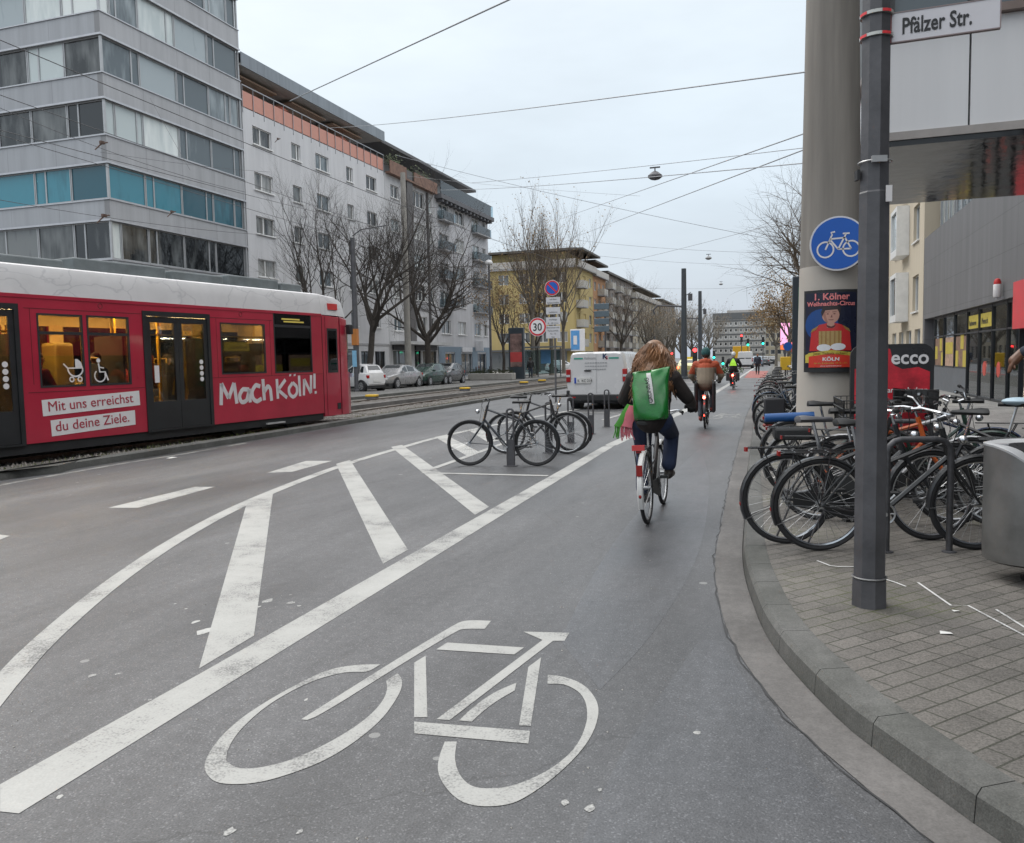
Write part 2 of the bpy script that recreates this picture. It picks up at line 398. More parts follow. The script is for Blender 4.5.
def paver_mat(name, c1, c2, mortar, bw, bh, rot, moss=.0, rough=.7, off=.5):
    m = bpy.data.materials.new(name); nt, N, L = nodes_of(m); b = N['Principled BSDF']
    tc = N.new('ShaderNodeTexCoord'); mp = N.new('ShaderNodeMapping'); mp.inputs['Rotation'].default_value = (0, 0, rot)
    L.new(tc.outputs['Object'], mp.inputs[0])
    nw = N.new('ShaderNodeTexNoise'); nw.inputs['Scale'].default_value = 9; L.new(tc.outputs['Object'], nw.inputs['Vector'])
    wb = N.new('ShaderNodeVectorMath'); wb.operation = 'MULTIPLY_ADD'; wb.inputs[1].default_value = (.006, .006, 0); L.new(nw.outputs['Color'], wb.inputs[0]); L.new(mp.outputs[0], wb.inputs[2])
    k = N.new('ShaderNodeTexBrick'); k.offset = off; k.inputs['Scale'].default_value = 1; k.inputs['Mortar Size'].default_value = .005; k.inputs['Mortar Smooth'].default_value = .15
    k.inputs['Brick Width'].default_value = bw; k.inputs['Row Height'].default_value = bh; k.inputs['Bias'].default_value = 0
    k.inputs['Color1'].default_value = (*c1, 1); k.inputs['Color2'].default_value = (*c2, 1); k.inputs['Mortar'].default_value = (*mortar, 1)
    L.new(wb.outputs[0], k.inputs['Vector'])
    n1 = N.new('ShaderNodeTexNoise'); n1.inputs['Scale'].default_value = .9; n1.inputs['Detail'].default_value = 8; n1.inputs['Roughness'].default_value = .68; L.new(tc.outputs['Object'], n1.inputs['Vector'])
    n2 = N.new('ShaderNodeTexNoise'); n2.inputs['Scale'].default_value = 120; n2.inputs['Detail'].default_value = 3; L.new(tc.outputs['Object'], n2.inputs['Vector'])
    ad = N.new('ShaderNodeMath'); ad.operation = 'ADD'; L.new(n1.outputs['Fac'], ad.inputs[0]); L.new(n2.outputs['Fac'], ad.inputs[1])
    mr = N.new('ShaderNodeMapRange'); mr.inputs[1].default_value = .65; mr.inputs[2].default_value = 1.35; mr.inputs[3].default_value = .42; mr.inputs[4].default_value = 1.5
    L.new(ad.outputs[0], mr.inputs[0])
    hs = N.new('ShaderNodeHueSaturation'); L.new(k.outputs[0], hs.inputs['Color']); L.new(mr.outputs[0], hs.inputs['Value']); last = hs.outputs[0]
    # moss creeping out of the joints where the noise is low
    n4 = N.new('ShaderNodeTexNoise'); n4.inputs['Scale'].default_value = .55; n4.inputs['Detail'].default_value = 5; L.new(tc.outputs['Object'], n4.inputs['Vector'])
    r4 = N.new('ShaderNodeMapRange'); r4.inputs[1].default_value = .5; r4.inputs[2].default_value = .68; r4.inputs[3].default_value = 0; r4.inputs[4].default_value = 1; L.new(n4.outputs['Fac'], r4.inputs[0])
    jm = N.new('ShaderNodeMath'); jm.operation = 'MULTIPLY_ADD'; jm.inputs[1].default_value = .75; jm.inputs[2].default_value = .16; L.new(k.outputs['Fac'], jm.inputs[0])
    m5 = N.new('ShaderNodeMath'); m5.operation = 'MULTIPLY'; L.new(r4.outputs[0], m5.inputs[0]); L.new(jm.outputs[0], m5.inputs[1])
    m6 = N.new('ShaderNodeMath'); m6.operation = 'MULTIPLY'; m6.inputs[1].default_value = moss; L.new(m5.outputs[0], m6.inputs[0])
    mx = N.new('ShaderNodeMix'); mx.data_type = 'RGBA'; mx.inputs['B'].default_value = (.11, .13, .035, 1)
    L.new(m6.outputs[0], mx.inputs['Factor']); L.new(last, mx.inputs['A']); last = mx.outputs['Result']
    v3 = N.new('ShaderNodeTexVoronoi'); v3.inputs['Scale'].default_value = 3.1; L.new(tc.outputs['Object'], v3.inputs['Vector'])
    s3 = N.new('ShaderNodeSeparateColor'); L.new(v3.outputs['Color'], s3.inputs[0])
    rr = N.new('ShaderNodeMath'); rr.operation = 'MULTIPLY'; rr.inputs[1].default_value = .07; L.new(s3.outputs[1], rr.inputs[0])
    d3 = N.new('ShaderNodeMath'); d3.operation = 'LESS_THAN'; L.new(v3.outputs['Distance'], d3.inputs[0]); L.new(rr.outputs[0], d3.inputs[1])
    m7 = N.new('ShaderNodeMath'); m7.operation = 'MULTIPLY'; m7.inputs[1].default_value = .55; L.new(d3.outputs[0], m7.inputs[0])
    mg = N.new('ShaderNodeMix'); mg.data_type = 'RGBA'; mg.inputs['B'].default_value = (.36, .36, .35, 1)
    L.new(m7.outputs[0], mg.inputs['Factor']); L.new(last, mg.inputs['A']); L.new(mg.outputs['Result'], b.inputs['Base Color'])
    b.inputs['Roughness'].default_value = rough
    iv = N.new('ShaderNodeMath'); iv.operation = 'MULTIPLY_ADD'; iv.inputs[1].default_value = -1.2; L.new(k.outputs['Fac'], iv.inputs[0]); L.new(n2.outputs['Fac'], iv.inputs[2])
    bp = N.new('ShaderNodeBump'); bp.inputs['Strength'].default_value = .45; bp.inputs['Distance'].default_value = .006
    L.new(iv.outputs[0], bp.inputs['Height']); L.new(bp.outputs[0], b.inputs['Normal'])
    return m
def paint_mat(name, col=(.44, .44, .42), wear=.5):
    m = bpy.data.materials.new(name); nt, N, L = nodes_of(m); b = N['Principled BSDF']
    tc = N.new('ShaderNodeTexCoord')
    n1 = N.new('ShaderNodeTexNoise'); n1.inputs['Scale'].default_value = 1.6; n1.inputs['Detail'].default_value = 9; n1.inputs['Roughness'].default_value = .72; L.new(tc.outputs['Object'], n1.inputs['Vector'])
    n2 = N.new('ShaderNodeTexNoise'); n2.inputs['Scale'].default_value = 95; n2.inputs['Detail'].default_value = 3; L.new(tc.outputs['Object'], n2.inputs['Vector'])
    a = N.new('ShaderNodeMath'); a.operation = 'MULTIPLY_ADD'; a.inputs[1].default_value = 1.35; L.new(n1.outputs['Fac'], a.inputs[0])
    a2 = N.new('ShaderNodeMath'); a2.operation = 'MULTIPLY'; a2.inputs[1].default_value = .62; L.new(n2.outputs['Fac'], a2.inputs[0]); L.new(a2.outputs[0], a.inputs[2])
    cr = N.new('ShaderNodeValToRGB'); e = cr.color_ramp.elements
    e[0].position = .30 + .18 * wear; e[0].color = (.12, .12, .12, 1); e[1].position = .40 + .2 * wear; e[1].color = (*[c * .78 for c in col], 1)
    q = e.new(.72); q.color = (*col, 1)
    h = N.new('ShaderNodeMath'); h.operation = 'MULTIPLY'; h.inputs[1].default_value = .5; L.new(a.outputs[0], h.inputs[0]); L.new(h.outputs[0], cr.inputs[0])
    L.new(cr.outputs[0], b.inputs['Base Color']); b.inputs['Roughness'].default_value = .6
    bp = N.new('ShaderNodeBump'); bp.inputs['Strength'].default_value = .3; bp.inputs['Distance'].default_value = .004
    L.new(n2.outputs['Fac'], bp.inputs['Height']); L.new(bp.outputs[0], b.inputs['Normal'])
    return m
ASPH = ground_mat('asphalt', (.104, .104, .107), (.060, .061, .064), .62, wet=.22, streak=(1, .35, 1), crack=.35)
ASPH2 = ground_mat('asphalt_patch', (.088, .089, .094), (.066, .068, .073), .52, wet=.2, speck=.3)
CONC = ground_mat('gutter_concrete', (.15, .142, .136), (.098, .093, .089), .75, speck=.14, bump=.12, pscale=.9, chips=.05)
KERB = ground_mat('kerb_stone', (.122, .121, .115), (.070, .072, .065), .75, speck=.22, bump=.3, pscale=1.4, chips=.12)
PAVE = paver_mat('block_paving', (.158, .146, .132), (.118, .110, .100), (.052, .052, .040), .21, .105, rad(-48), moss=.95)
SLAB = paver_mat('slab_paving', (.24, .235, .225), (.2, .196, .19), (.09, .09, .08), .4, .4, 0, moss=.15)
COBB = paver_mat('sett_paving', (.17, .165, .16), (.14, .135, .13), (.06, .06, .055), .16, .11, .1, moss=.35)
GRAV = ground_mat('ballast', (.17, .155, .14), (.10, .095, .085), .9, speck=.75, sscale=30, bump=1.0, pscale=.8)
EARTH = ground_mat('ground', (.12, .12, .12), (.10, .10, .10), .85)
PAINT = paint_mat('road_paint', wear=.38)
PAINTW = paint_mat('road_paint_worn', (.5, .5, .47), wear=.85)
REDP = ground_mat('red_cycle_surface', (.30, .10, .085), (.24, .085, .075), .8, speck=.2)

def sheet(name, poly, z, m, smooth=False):
    mb = MB(); mb.ngon([(p[0], p[1], z) for p in poly]); return struct(name, mb, m)
mb = MB(); R_ = 1400
mb.quad((-R_, -R_, -.06), (R_, -R_, -.06), (R_, R_, -.06), (-R_, R_, -.06)); struct('ground', mb, EARTH)

# kerb line on the right: straight along the street, then swinging round into the side street beside the camera
KL = [(-1.7, 260), (-1.25, 98), (-.95, 48), (-.70, 22), (-.47, 12), (-.36, 8.5), (-.29, 6.45), (-.16, 5.2), (-.02, 4.45), (.22, 3.72), (.40, 3.35), (.61, 2.97), (.72, 2.80), (1.1, 2.36), (1.7, 1.85), (2.6, 1.35), (4.2, .85), (8, .35), (30, -1.2)]
def resample(pts, step):
    out = []; P = [Vector(p) for p in pts]
    # Catmull-Rom for a smooth curve
    for i in range(len(P) - 1):
        p0 = P[max(i - 1, 0)]; p1 = P[i]; p2 = P[i + 1]; p3 = P[min(i + 2, len(P) - 1)]
        n = max(1, int((p2 - p1).length / step))
        if i == 0 or i == len(P) - 2 or (p2 - p1).length > 8:
            out += [p1.lerp(p2, t / n) for t in range(n)]
        else:
            for t in range(n):
                u = t / n
                out.append(.5 * ((2 * p1) + (-p0 + p2) * u + (2 * p0 - 5 * p1 + 4 * p2 - p3) * u * u + (-p0 + 3 * p1 - 3 * p2 + p3) * u ** 3))
    out.append(P[-1]); return out
KS = resample(KL, .12)
def offset(pts, d):                    # positive d: towards the pavement
    out = []
    for i, p in enumerate(pts):
        t = (pts[min(i + 1, len(pts) - 1)] - pts[max(i - 1, 0)]).normalized()
        out.append(p + Vector((-t.y, t.x)) * d)
    return out
KH = .12
gin = []
for p in KS:
    pass
GUT = [q for q in offset(KS, -.205)]
road = [(-10.9, -60)] + [(-10.75, 5), (-10.7, 8.6), (-10.65, 14), (-10.78, 20), (-10.9, 26), (-11.2, 44), (-11.5, 120), (-12.0, 260)] 
sheet('road', [(-10.9, -60), (30, -60), (30, -1.6)] + [(p.x, p.y) for p in GUT[::-1] if p.x < 29] + road[::-1][:-1], 0, ASPH)
sheet('far_road', [(-60, 258), (60, 258), (60, 700), (-60, 700)], -.02, ASPH)
mb = MB(); KO = KS
for i in range(len(KS) - 1):
    a, b = KS[i], KS[i + 1]; c, d = GUT[i], GUT[i + 1]
    mb.quad((a.x, a.y, .003), (b.x, b.y, .003), (d.x, d.y, .003), (c.x, c.y, .003))
struct('gutter', mb, CONC)
mb = MB(); K2 = offset(KS, .17); acc = 0; start = 0
def kerb_stone(idx):
    pr = []
    for n_, i in enumerate(idx):
        a, b = Vector(KS[i]), Vector(K2[i])
        if n_ == 0: nx = Vector(KS[idx[1]]); a = a + (nx - a).normalized() * .005; nb = Vector(K2[idx[1]]); b = b + (nb - b).normalized() * .005
        o = (b - a).normalized()
        pr.append([(a.x, a.y, -.05), (a.x + o.x * .012, a.y + o.y * .012, KH - .025), (a.x + o.x * .032, a.y + o.y * .032, KH + .002), (b.x, b.y, KH + .006), (b.x, b.y, -.05)])
    mb.loft(pr)
idx = [0]
for i in range(1, len(KS)):
    acc += (KS[i] - KS[i - 1]).length; idx.append(i)
    if acc > (.46 if KS[i].y < 7 else 1.0) or i == len(KS) - 1:
        if len(idx) > 1: kerb_stone(idx)
        idx = [i]; acc = 0
struct('kerb', mb, KERB)
sheet('pavement', [(p.x, p.y) for p in K2] + [(60, -1.2), (60, 260)], KH, PAVE)
sheet('pavement_slabs', [(2.7, 6.8), (60, 6.8), (60, 255), (2.7, 255)], KH + .004, SLAB)

def soft(px, it=2):                   # round the traced curve, keep real corners
    P = [Vector(p) for p in px]
    for _ in range(it):
        Q = []; n = len(P)
        for i in range(n):
            a, b, c = P[i - 1], P[i], P[(i + 1) % n]
            if (b - a).angle(c - b, 0) > rad(42): Q.append(b)
            else: Q += [b.lerp(a, .25), b.lerp(c, .25)]
        P = Q
    return [tuple(p) for p in P]
# darker repair strips and damp patches in the cycle lane
def gsheet(name, px, m, z): sheet(name, [G(*p)[:2] for p in px], z, m)
gsheet('asphalt_repair', soft([(560, 640), (600, 690), (650, 640), (700, 560), (712, 480), (700, 448), (655, 490), (600, 560)], 3), ASPH2, .001)
gsheet('asphalt_strip', soft([(520, 1010), (600, 790), (650, 710), (700, 640), (720, 640), (757, 700), (815, 780), (885, 845), (960, 960)], 2), ASPH2, .0015)

# tar seam and dirt between asphalt and gutter
mb = MB(); rg = random.Random(4); SE = [p for p in offset(KS, -.212) if 2 < p.y < 60 or p.x > .3]; SE = [p for p in SE if p.x < 3]
ribbon(mb, [(p.x + rg.gauss(0, .008), p.y) for p in SE], [max(.004, abs(rg.gauss(.006, .006))) for p in SE], lambda x, y: (x, y, .0045)); struct('tar_seam', mb, M('tar', (.035, .035, .036), .7))
# ---------------------------------------------------------------- road markings
Zm = .0025
def mark(mb, px): mb.ngon([tuple(G(*p)[:2]) + (Zm,) for p in px])
mb = MB()
mark(mb, [(0, 812), (19, 814), (240, 677), (462, 540), (624, 440), (602, 447), (408, 556), (200, 674), (0, 785)])
struct('lane_line', mb, PAINT)
mb = MB()
mark(mb, [(246, 506), (273, 493), (254, 636), (199, 669)])
mark(mb, [(336, 464), (350, 460), (408, 550), (383, 564)])
mark(mb, [(391, 447), (402, 445), (489, 507), (475, 515)])
mark(mb, [(435, 437), (446, 435), (479, 452), (467, 456)])
mark(mb, [(468, 430), (478, 428), (500, 440), (489, 443)])
struct('hatching', mb, PAINT)
mb = MB()
c = resample([G(*p)[:2] for p in ((-60, 760), (0, 688), (30, 655), (70, 618), (120, 578), (180, 538), (240, 506), (300, 481), (350, 463), (400, 448), (440, 437), (490, 426), (540, 416), (580, 409))], .3)
ribbon(mb, c, .15, lambda x, y: (x, y, Zm + .001))
struct('edge_line', mb, PAINT)
mb = MB()
for a, b, wd in (((422, 473), (548, 476), .11), ((424, 472), (505, 443), .11), ((570, 412), (640, 414), .11), ((603, 420), (640, 409), .12), ((560, 404), (578, 404), .12)):
    ribbon(mb, [G(*a)[:2], G(*b)[:2]], wd, lambda x, y: (x, y, Zm + .002))
struct('bay_line', mb, PAINT)
mb = MB()
mark(mb, [(108, 508), (195, 487), (215, 487), (138, 508)]); mark(mb, [(267, 473), (306, 461), (332, 461), (292, 472)]); mark(mb, [(-30, 541), (-8, 534), (10, 536), (-8, 543)])
for Y in (25.5, 31, 37, 43, 49):
    mb.quad((-7.75, Y, Zm), (-7.63, Y, Zm), (-7.63, Y + 2.6, Zm), (-7.75, Y + 2.6, Zm))
struct('lane_dash', mb, PAINT)
mb = MB()
ribbon(mb, [G(*p)[:2] for p in ((-20, 489), (40, 478), (120, 464), (190, 453), (246, 443))], .10, lambda x, y: (x, y, Zm))
struct('track_edge_line', mb, PAINTW)
mb = MB()                              # the far end of the cycle lane and the crossing
lw = [(-2.98, 14.6), (-2.75, 24), (-2.85, 45), (-3.1, 70), (-3.6, 120)]
ribbon(mb, lw, .22, lambda x, y: (x, y, Zm - .001))
for k in range(6): mb.quad((-6.9 + k * .62, 62 , Zm), (-6.6 + k * .62, 62, Zm), (-6.6 + k * .62, 65, Zm), (-6.9 + k * .62, 65, Zm))
for Y in (38, 44.5, 51): mb.quad((-6.6, Y, Zm), (-3.6, Y, Zm), (-3.6, Y + .5, Zm), (-6.6, Y + .5, Zm))
struct('far_line', mb, PAINT)
gsheet('red_cycle_strip', [(744, 378), (750, 371), (772, 371), (774, 378)], REDP, .002)
# cycle pictogram
def za(p): return (190 + p[0] * .2254, 610 + p[1] * .2254)
def zb(p): return (400 + p[0] * .2492, 610 + p[1] * .2492)
PIC = [[za(p) for p in ((845, 243), (750, 243), (620, 262), (490, 322), (350, 400), (220, 485), (120, 580), (65, 670), (65, 720), (105, 765), (180, 777), (300, 770), (430, 735), (590, 675), (730, 590), (850, 490), (915, 400), (943, 340), (938, 300), (920, 283), (870, 315), (877, 350), (860, 400), (810, 460), (720, 530), (590, 605), (450, 668), (340, 697), (250, 708), (195, 700), (160, 670), (165, 625), (200, 560), (265, 490), (350, 420), (460, 355), (560, 310), (650, 285), (720, 275), (790, 278))],
       [za((493, 487)), za((540, 493))] + [zb(p) for p in ((0, 222), (225, 87), (255, 76), (340, 77), (365, 45), (300, 42), (250, 45), (210, 65), (0, 190))],
       [zb(p) for p in ((57, 213), (103, 185), (110, 432), (57, 432))],
       [zb(p) for p in ((145, 160), (190, 132), (498, 152), (458, 180))],
       [zb(p) for p in ((495, 88), (680, 93), (660, 125), (615, 125), (200, 443), (147, 440), (572, 122))],
       [zb(p) for p in ((237, 445), (300, 385), (380, 330), (468, 293), (460, 325), (390, 365), (330, 410), (288, 450))],
       [zb(p) for p in ((515, 230), (566, 192), (525, 467), (478, 465))],
       [zb(p) for p in ((57, 450), (522, 487), (515, 538), (57, 497))],
       [zb(p) for p in ((593, 262), (660, 268), (740, 300), (790, 360), (800, 420), (770, 510), (700, 600), (600, 690), (480, 770), (400, 790), (300, 790), (230, 765), (170, 700), (148, 640), (160, 580), (180, 530), (228, 530), (218, 600), (235, 660), (275, 705), (330, 720), (430, 715), (530, 680), (630, 625), (710, 550), (750, 460), (752, 390), (730, 340), (690, 312), (650, 297), (592, 298))]]
mb = MB()
PIC = [soft(q) if i in (0, 1, 5, 8) else q for i, q in enumerate(PIC)]
for q in PIC: mark(mb, q)
struct('cycle_pictogram', mb, PAINT)
mb = MB(); c0 = G(415, 715); c1 = G(727, 417)
for q in PIC: mb.ngon([(c1.x + (G(*p) - c0).x * .8, c1.y + (G(*p) - c0).y * 1.0, Zm) for p in q])
struct('far_cycle_pictogram', mb, PAINTW)
# drips of white paint beside the hatching and grit blown about the lane
mb = MB(); rg = random.Random(17)
def blob(x, y, r, z):
    k = 9; mb.ngon([(x + r * rg.uniform(.55, 1.1) * math.cos(2 * PI * i / k), y + r * rg.uniform(.55, 1.1) * 1.5 * math.sin(2 * PI * i / k), z) for i in range(k)])
for px, r in (((205, 631), .05), ((196, 622), .025), ((268, 601), .035), ((259, 607), .015), ((291, 603), .03), ((299, 606), .014), ((186, 609), .012), ((175, 604), .01), ((92, 676), .02), ((118, 674), .014), ((175, 690), .016), ((150, 700), .01), ((306, 700), .01), ((60, 797), .014), ((230, 832), .02), ((300, 832), .012), ((565, 803), .016), ((590, 809), .02), ((600, 790), .01), ((697, 733), .016)): p = G(*px); blob(p.x, p.y, r, .0019 + .00001 * r)
struct('paint_drips', mb, paint_mat('drip_paint', (.5, .5, .48), .5))
mb = MB()
for k in range(520):
    y = 2.3 + 14 * rg.random() ** 1.7; x = rg.uniform(-6.5, -.5); r = rg.uniform(.0025, .007); mb.add([(x - r, y, .001), (x + r * .6, y - r, .001), (x + r * .5, y + r, .001), (x, y, r * .9)], [(0, 1, 3), (1, 2, 3), (2, 0, 3)])
for k in range(300):
    i = rg.randrange(len(KS)); p = KS[i]; q = GUT[i]
    if p.y > 14 or p.x > 3: continue
    s = rg.random() ** 2; c = p.lerp(q, s); r = rg.uniform(.003, .008); mb.add([(c.x - r, c.y, .004), (c.x + r * .6, c.y - r, .004), (c.x + r * .5, c.y + r, .004), (c.x, c.y, .004 + r)], [(0, 1, 3), (1, 2, 3), (2, 0, 3)])
o = mb.build('grit', M('grit_pale', (.3, .29, .27), .9, 0, .5, 20), smooth=False); tag(o, 'pale grit scattered over the asphalt and in the gutter', 'grit', kind='stuff')
# surveyors' spray marks on the paving
mb = MB()
for pts in (((817, 561), (830, 566), (838, 567), (855, 567)), ((886, 580), (896, 583), (906, 587)), ((918, 583), (951, 606), (968, 606), (1028, 638)), ((996, 610), (1028, 630))):
    ribbon(mb, [G(*p, KH)[:2] for p in pts], .014, lambda x, y: (x, y, KH + .004))
struct('spray_mark', mb, paint_mat('spray_paint', (.75, .75, .74), .2))

# ---------------------------------------------------------------- tram tracks
TA = rad(7); TP = Vector((-11.827, 12.922, 0)); TD = Vector((math.sin(TA), math.cos(TA), 0)); TN = Vector((math.cos(TA), -math.sin(TA), 0))
road_l = [(-10.9, -60)] + road[1:]
sheet('track_bed', [(-30, -60), (-10.98, -60)] + [(p[0] - .02, p[1]) for p in road[1:]] + [(-30, 260)], -.012, GRAV)
mb = MB(); e = resample(road_l, 1.0)
a = offset(e, 0); b = offset(e, .22)
mb.loft([[(p.x, p.y, -.05), (p.x - .01, p.y, .10), (p.x - .04, p.y, .12), (q.x, q.y, .12), (q.x, q.y, -.05)] for p, q in zip(a, b)])
struct('track_kerb', mb, KERB)
RAIL = M('rail_steel', (.16, .13, .11), .38, .8, .35, 8)
t1 = [TP - TN * 1.3 + TD * s for s in (-40, -10, 0, 4, 7)]
path1 = [(p.x, p.y) for p in t1] + [(-12.35, 23), (-12.6, 30), (-12.95, 45), (-13.3, 90), (-13.8, 260)]
path2 = [(p.x - 3.3, p.y + .3) for p in t1] + [(-15.6, 23), (-15.85, 30), (-16.1, 45), (-16.4, 90), (-16.9, 260)]
for pth in (path1, path2):
    c = resample(pth, .7)
    for sd in (-.72, .72):
        o = offset(c, sd); mb = MB()
        mb.loft([[(p.x - .035, p.y, -.02), (p.x - .035, p.y, .055), (p.x + .035, p.y, .055), (p.x + .035, p.y, -.02)] for p in o])
        struct('rail', mb, RAIL)
        o2 = offset(c, sd + .14); mb = MB()
        mb.loft([[(p.x - .02, p.y, -.02), (p.x - .02, p.y, .04), (p.x + .02, p.y, .04), (p.x + .02, p.y, -.02)] for p in o2]); struct('check_rail', mb, RAIL)
mb = MB(); SLP = M('sleeper', (.20, .185, .17), .85, 0, .3, 6)
for pth in (path1, path2):
    c = resample(pth, .7)
    for i, p in enumerate(c):
        if 17 < p.y < 110:
            mb.box(p.x - 1.2, p.x + 1.2, p.y - .13, p.y + .13, -.03, .012)
struct('sleepers', mb, SLP)
mb = MB(); mb.box(-14.35, -14.05, 20, 260, -.02, .13); struct('track_divider', mb, CONC)
# ground cover beside the rails
mb = MB(); rg = random.Random(3)
for k in range(5200):
    y = rg.uniform(7, 32) if k < 4300 else rg.uniform(32, 90); xk = -10.7 - (y - 8) * .012 - .25 - abs(rg.gauss(0, .32))
    if rg.random() < .45 and math.sin(y * 2.1) + math.sin(y * .9) < .2: continue
    h = rg.uniform(.03, .11); a_ = rg.uniform(0, 6.28); wv = rg.uniform(.008, .02)
    lx, ly = rg.gauss(0, .04), rg.gauss(0, .04)
    mb.add([(xk - wv * math.cos(a_), y - wv * math.sin(a_), -.01), (xk + wv * math.cos(a_), y + wv * math.sin(a_), -.01), (xk + lx, y + ly, h)], [(0, 1, 2)])
o = mb.build('grass', M('weed_grass', (.10, .12, .035), .8, 0, .4, 2)); tag(o, 'sparse weedy grass in the ballast along the tram track kerb', 'grass', kind='stuff')
mb = MB()
for k in range(4200):
    y = rg.uniform(6, 34); x = -10.75 - (y - 8) * .012 - .24 - rg.random() ** 1.5 * 2.2; r = rg.uniform(.012, .034)
    mb.add([(x - r, y, -.01), (x + r * .5, y - r, -.01), (x + r * .6, y + r, -.01), (x, y, r * 1.2)], [(0, 1, 3), (1, 2, 3), (2, 0, 3)])
o = mb.build('gravel', M('ballast_stone', (.22, .2, .18), .9, 0, .5, 9), smooth=False); tag(o, 'loose ballast gravel between track kerb and tram', 'gravel', kind='stuff')
# far side street and pavement on the left
sheet('service_road', [(-17.9, -60), (-17.9, 260), (-24.2, 260), (-24.2, -60)], .02, COBB)
mb = MB(); mb.box(-18.1, -17.88, -60, 260, -.03, .11); mb.box(-24.4, -24.2, -60, 260, -.03, .14); struct('left_kerb', mb, KERB)
sheet('left_pavement', [(-24.4, -60), (-24.4, 260), (-60, 260), (-60, -60)], .13, SLAB)
# ---------------------------------------------------------------- buildings
def facade(mb, L, H, holes, d=.18, depth=10., z0=0., y=0., side=True, mi_wall=0, mi_rev=0):
    """street wall in the local plane y (outward is -y) with real openings, reveals, side walls, back and top"""
    xs = sorted({0., L} | {h[0] for h in holes} | {h[0] + h[2] for h in holes}); zs = sorted({z0, H} | {h[1] for h in holes} | {h[1] + h[3] for h in holes})
    for i in range(len(xs) - 1):
        run = None
        for j in range(len(zs) - 1):
            cx, cz = (xs[i] + xs[i + 1]) / 2, (zs[j] + zs[j + 1]) / 2
            inside = any(h[0] < cx < h[0] + h[2] and h[1] < cz < h[1] + h[3] for h in holes)
            if inside:
                if run is not None: mb.mat(mi_wall).quad((xs[i], y, run), (xs[i + 1], y, run), (xs[i + 1], y, zs[j]), (xs[i], y, zs[j])); run = None
            elif run is None: run = zs[j]
        if run is not None: mb.mat(mi_wall).quad((xs[i], y, run), (xs[i + 1], y, run), (xs[i + 1], y, H), (xs[i], y, H))
    mb.mat(mi_rev)
    for x, z, w, h in [q[:4] for q in holes]:
        mb.quad((x, y, z), (x, y + d, z), (x, y + d, z + h), (x, y, z + h)); mb.quad((x + w, y, z), (x + w, y, z + h), (x + w, y + d, z + h), (x + w, y + d, z))
        mb.quad((x, y, z), (x + w, y, z), (x + w, y + d, z), (x, y + d, z)); mb.quad((x, y, z + h), (x, y + d, z + h), (x + w, y + d, z + h), (x + w, y, z + h))
    mb.mat(mi_wall)
    if side:
        mb.quad((0, y, z0), (0, y, H), (0, depth, H), (0, depth, z0)); mb.quad((L, y, z0), (L, depth, z0), (L, depth, H), (L, y, H))
        mb.quad((0, depth, z0), (0, depth, H), (L, depth, H), (L, depth, z0)); mb.quad((0, y, H), (L, y, H), (L, depth, H), (0, depth, H))
WHITEP = M('window_frame_white', (.74, .74, .73), .45, 0, .08)
ALU = M('aluminium', (.42, .43, .44), .42, .35, .12, 2)
DGREY = M('anthracite', (.045, .047, .05), .5, 0, .15)
DARKROOM = PANE('pane_dark', (.012, .014, .016), (.16, .17, .17))
CURT = PANE('pane_curtain', (.02, .024, .027), (.34, .34, .33))
PALE = PANE('pane_pale_blind', (.50, .56, .56), (.74, .78, .76), rough=.05)
TEAL = PANE('pane_teal_blind', (.012, .085, .12), (.04, .22, .29), rough=.05)
SKYP = PANE('pane_painted_sky', (.10, .125, .14), (.36, .41, .43), rough=.03)  # pale sky reflection painted into the pane's base colour
WCACHE = {}
def window(parent, x, z, w, h, fm, pm, y=.12, cols=2, sill=None, lab=None, fr=.055, rows=1, split=None, name='window'):
    key = (round(w, 2), round(h, 2), fm.name, cols, rows, fr, tuple(split) if split else 0)
    if key not in WCACHE:
        mb = MB(); t = .07
        mb.box(0, fr, 0, t, 0, h); mb.box(w - fr, w, 0, t, 0, h); mb.box(fr, w - fr, 0, t, 0, fr); mb.box(fr, w - fr, 0, t, h - fr, h)
        cuts = split if split else [w * k / cols for k in range(1, cols)]
        for cx in cuts: mb.box(cx - fr * .8, cx + fr * .8, .004, t - .004, fr, h - fr)
        for k in range(1, rows): mb.box(fr, w - fr, .006, t - .006, h * k / rows - fr * .5, h * k / rows + fr * .5)
        pb = MB(); pb.box(fr * .5, w - fr * .5, .045, .06, fr * .5, h - fr * .5)
        WCACHE[key] = (mb.mesh('window', fm, False), {})
        WCACHE[key] += (pb,)
    fme, panes, pb = WCACHE[key]
    if pm.name not in panes: panes[pm.name] = pb.mesh('pane', pm, False)
    f = inst(name, fme, parent, (x, y, z)); inst('pane', panes[pm.name], f)
    if sill is not None:
        key2 = ('sill', round(w, 2), sill.name)
        if key2 not in WCACHE:
            mb = MB(); mb.box(-.06, w + .06, -.2, .02, -.07, -.002); WCACHE[key2] = mb.mesh('sill', sill, False)
        inst('sill', WCACHE[key2], f)
    return f
def building(name, label, cat, loc, rotz): return thing(name, label, cat, loc, rotz)
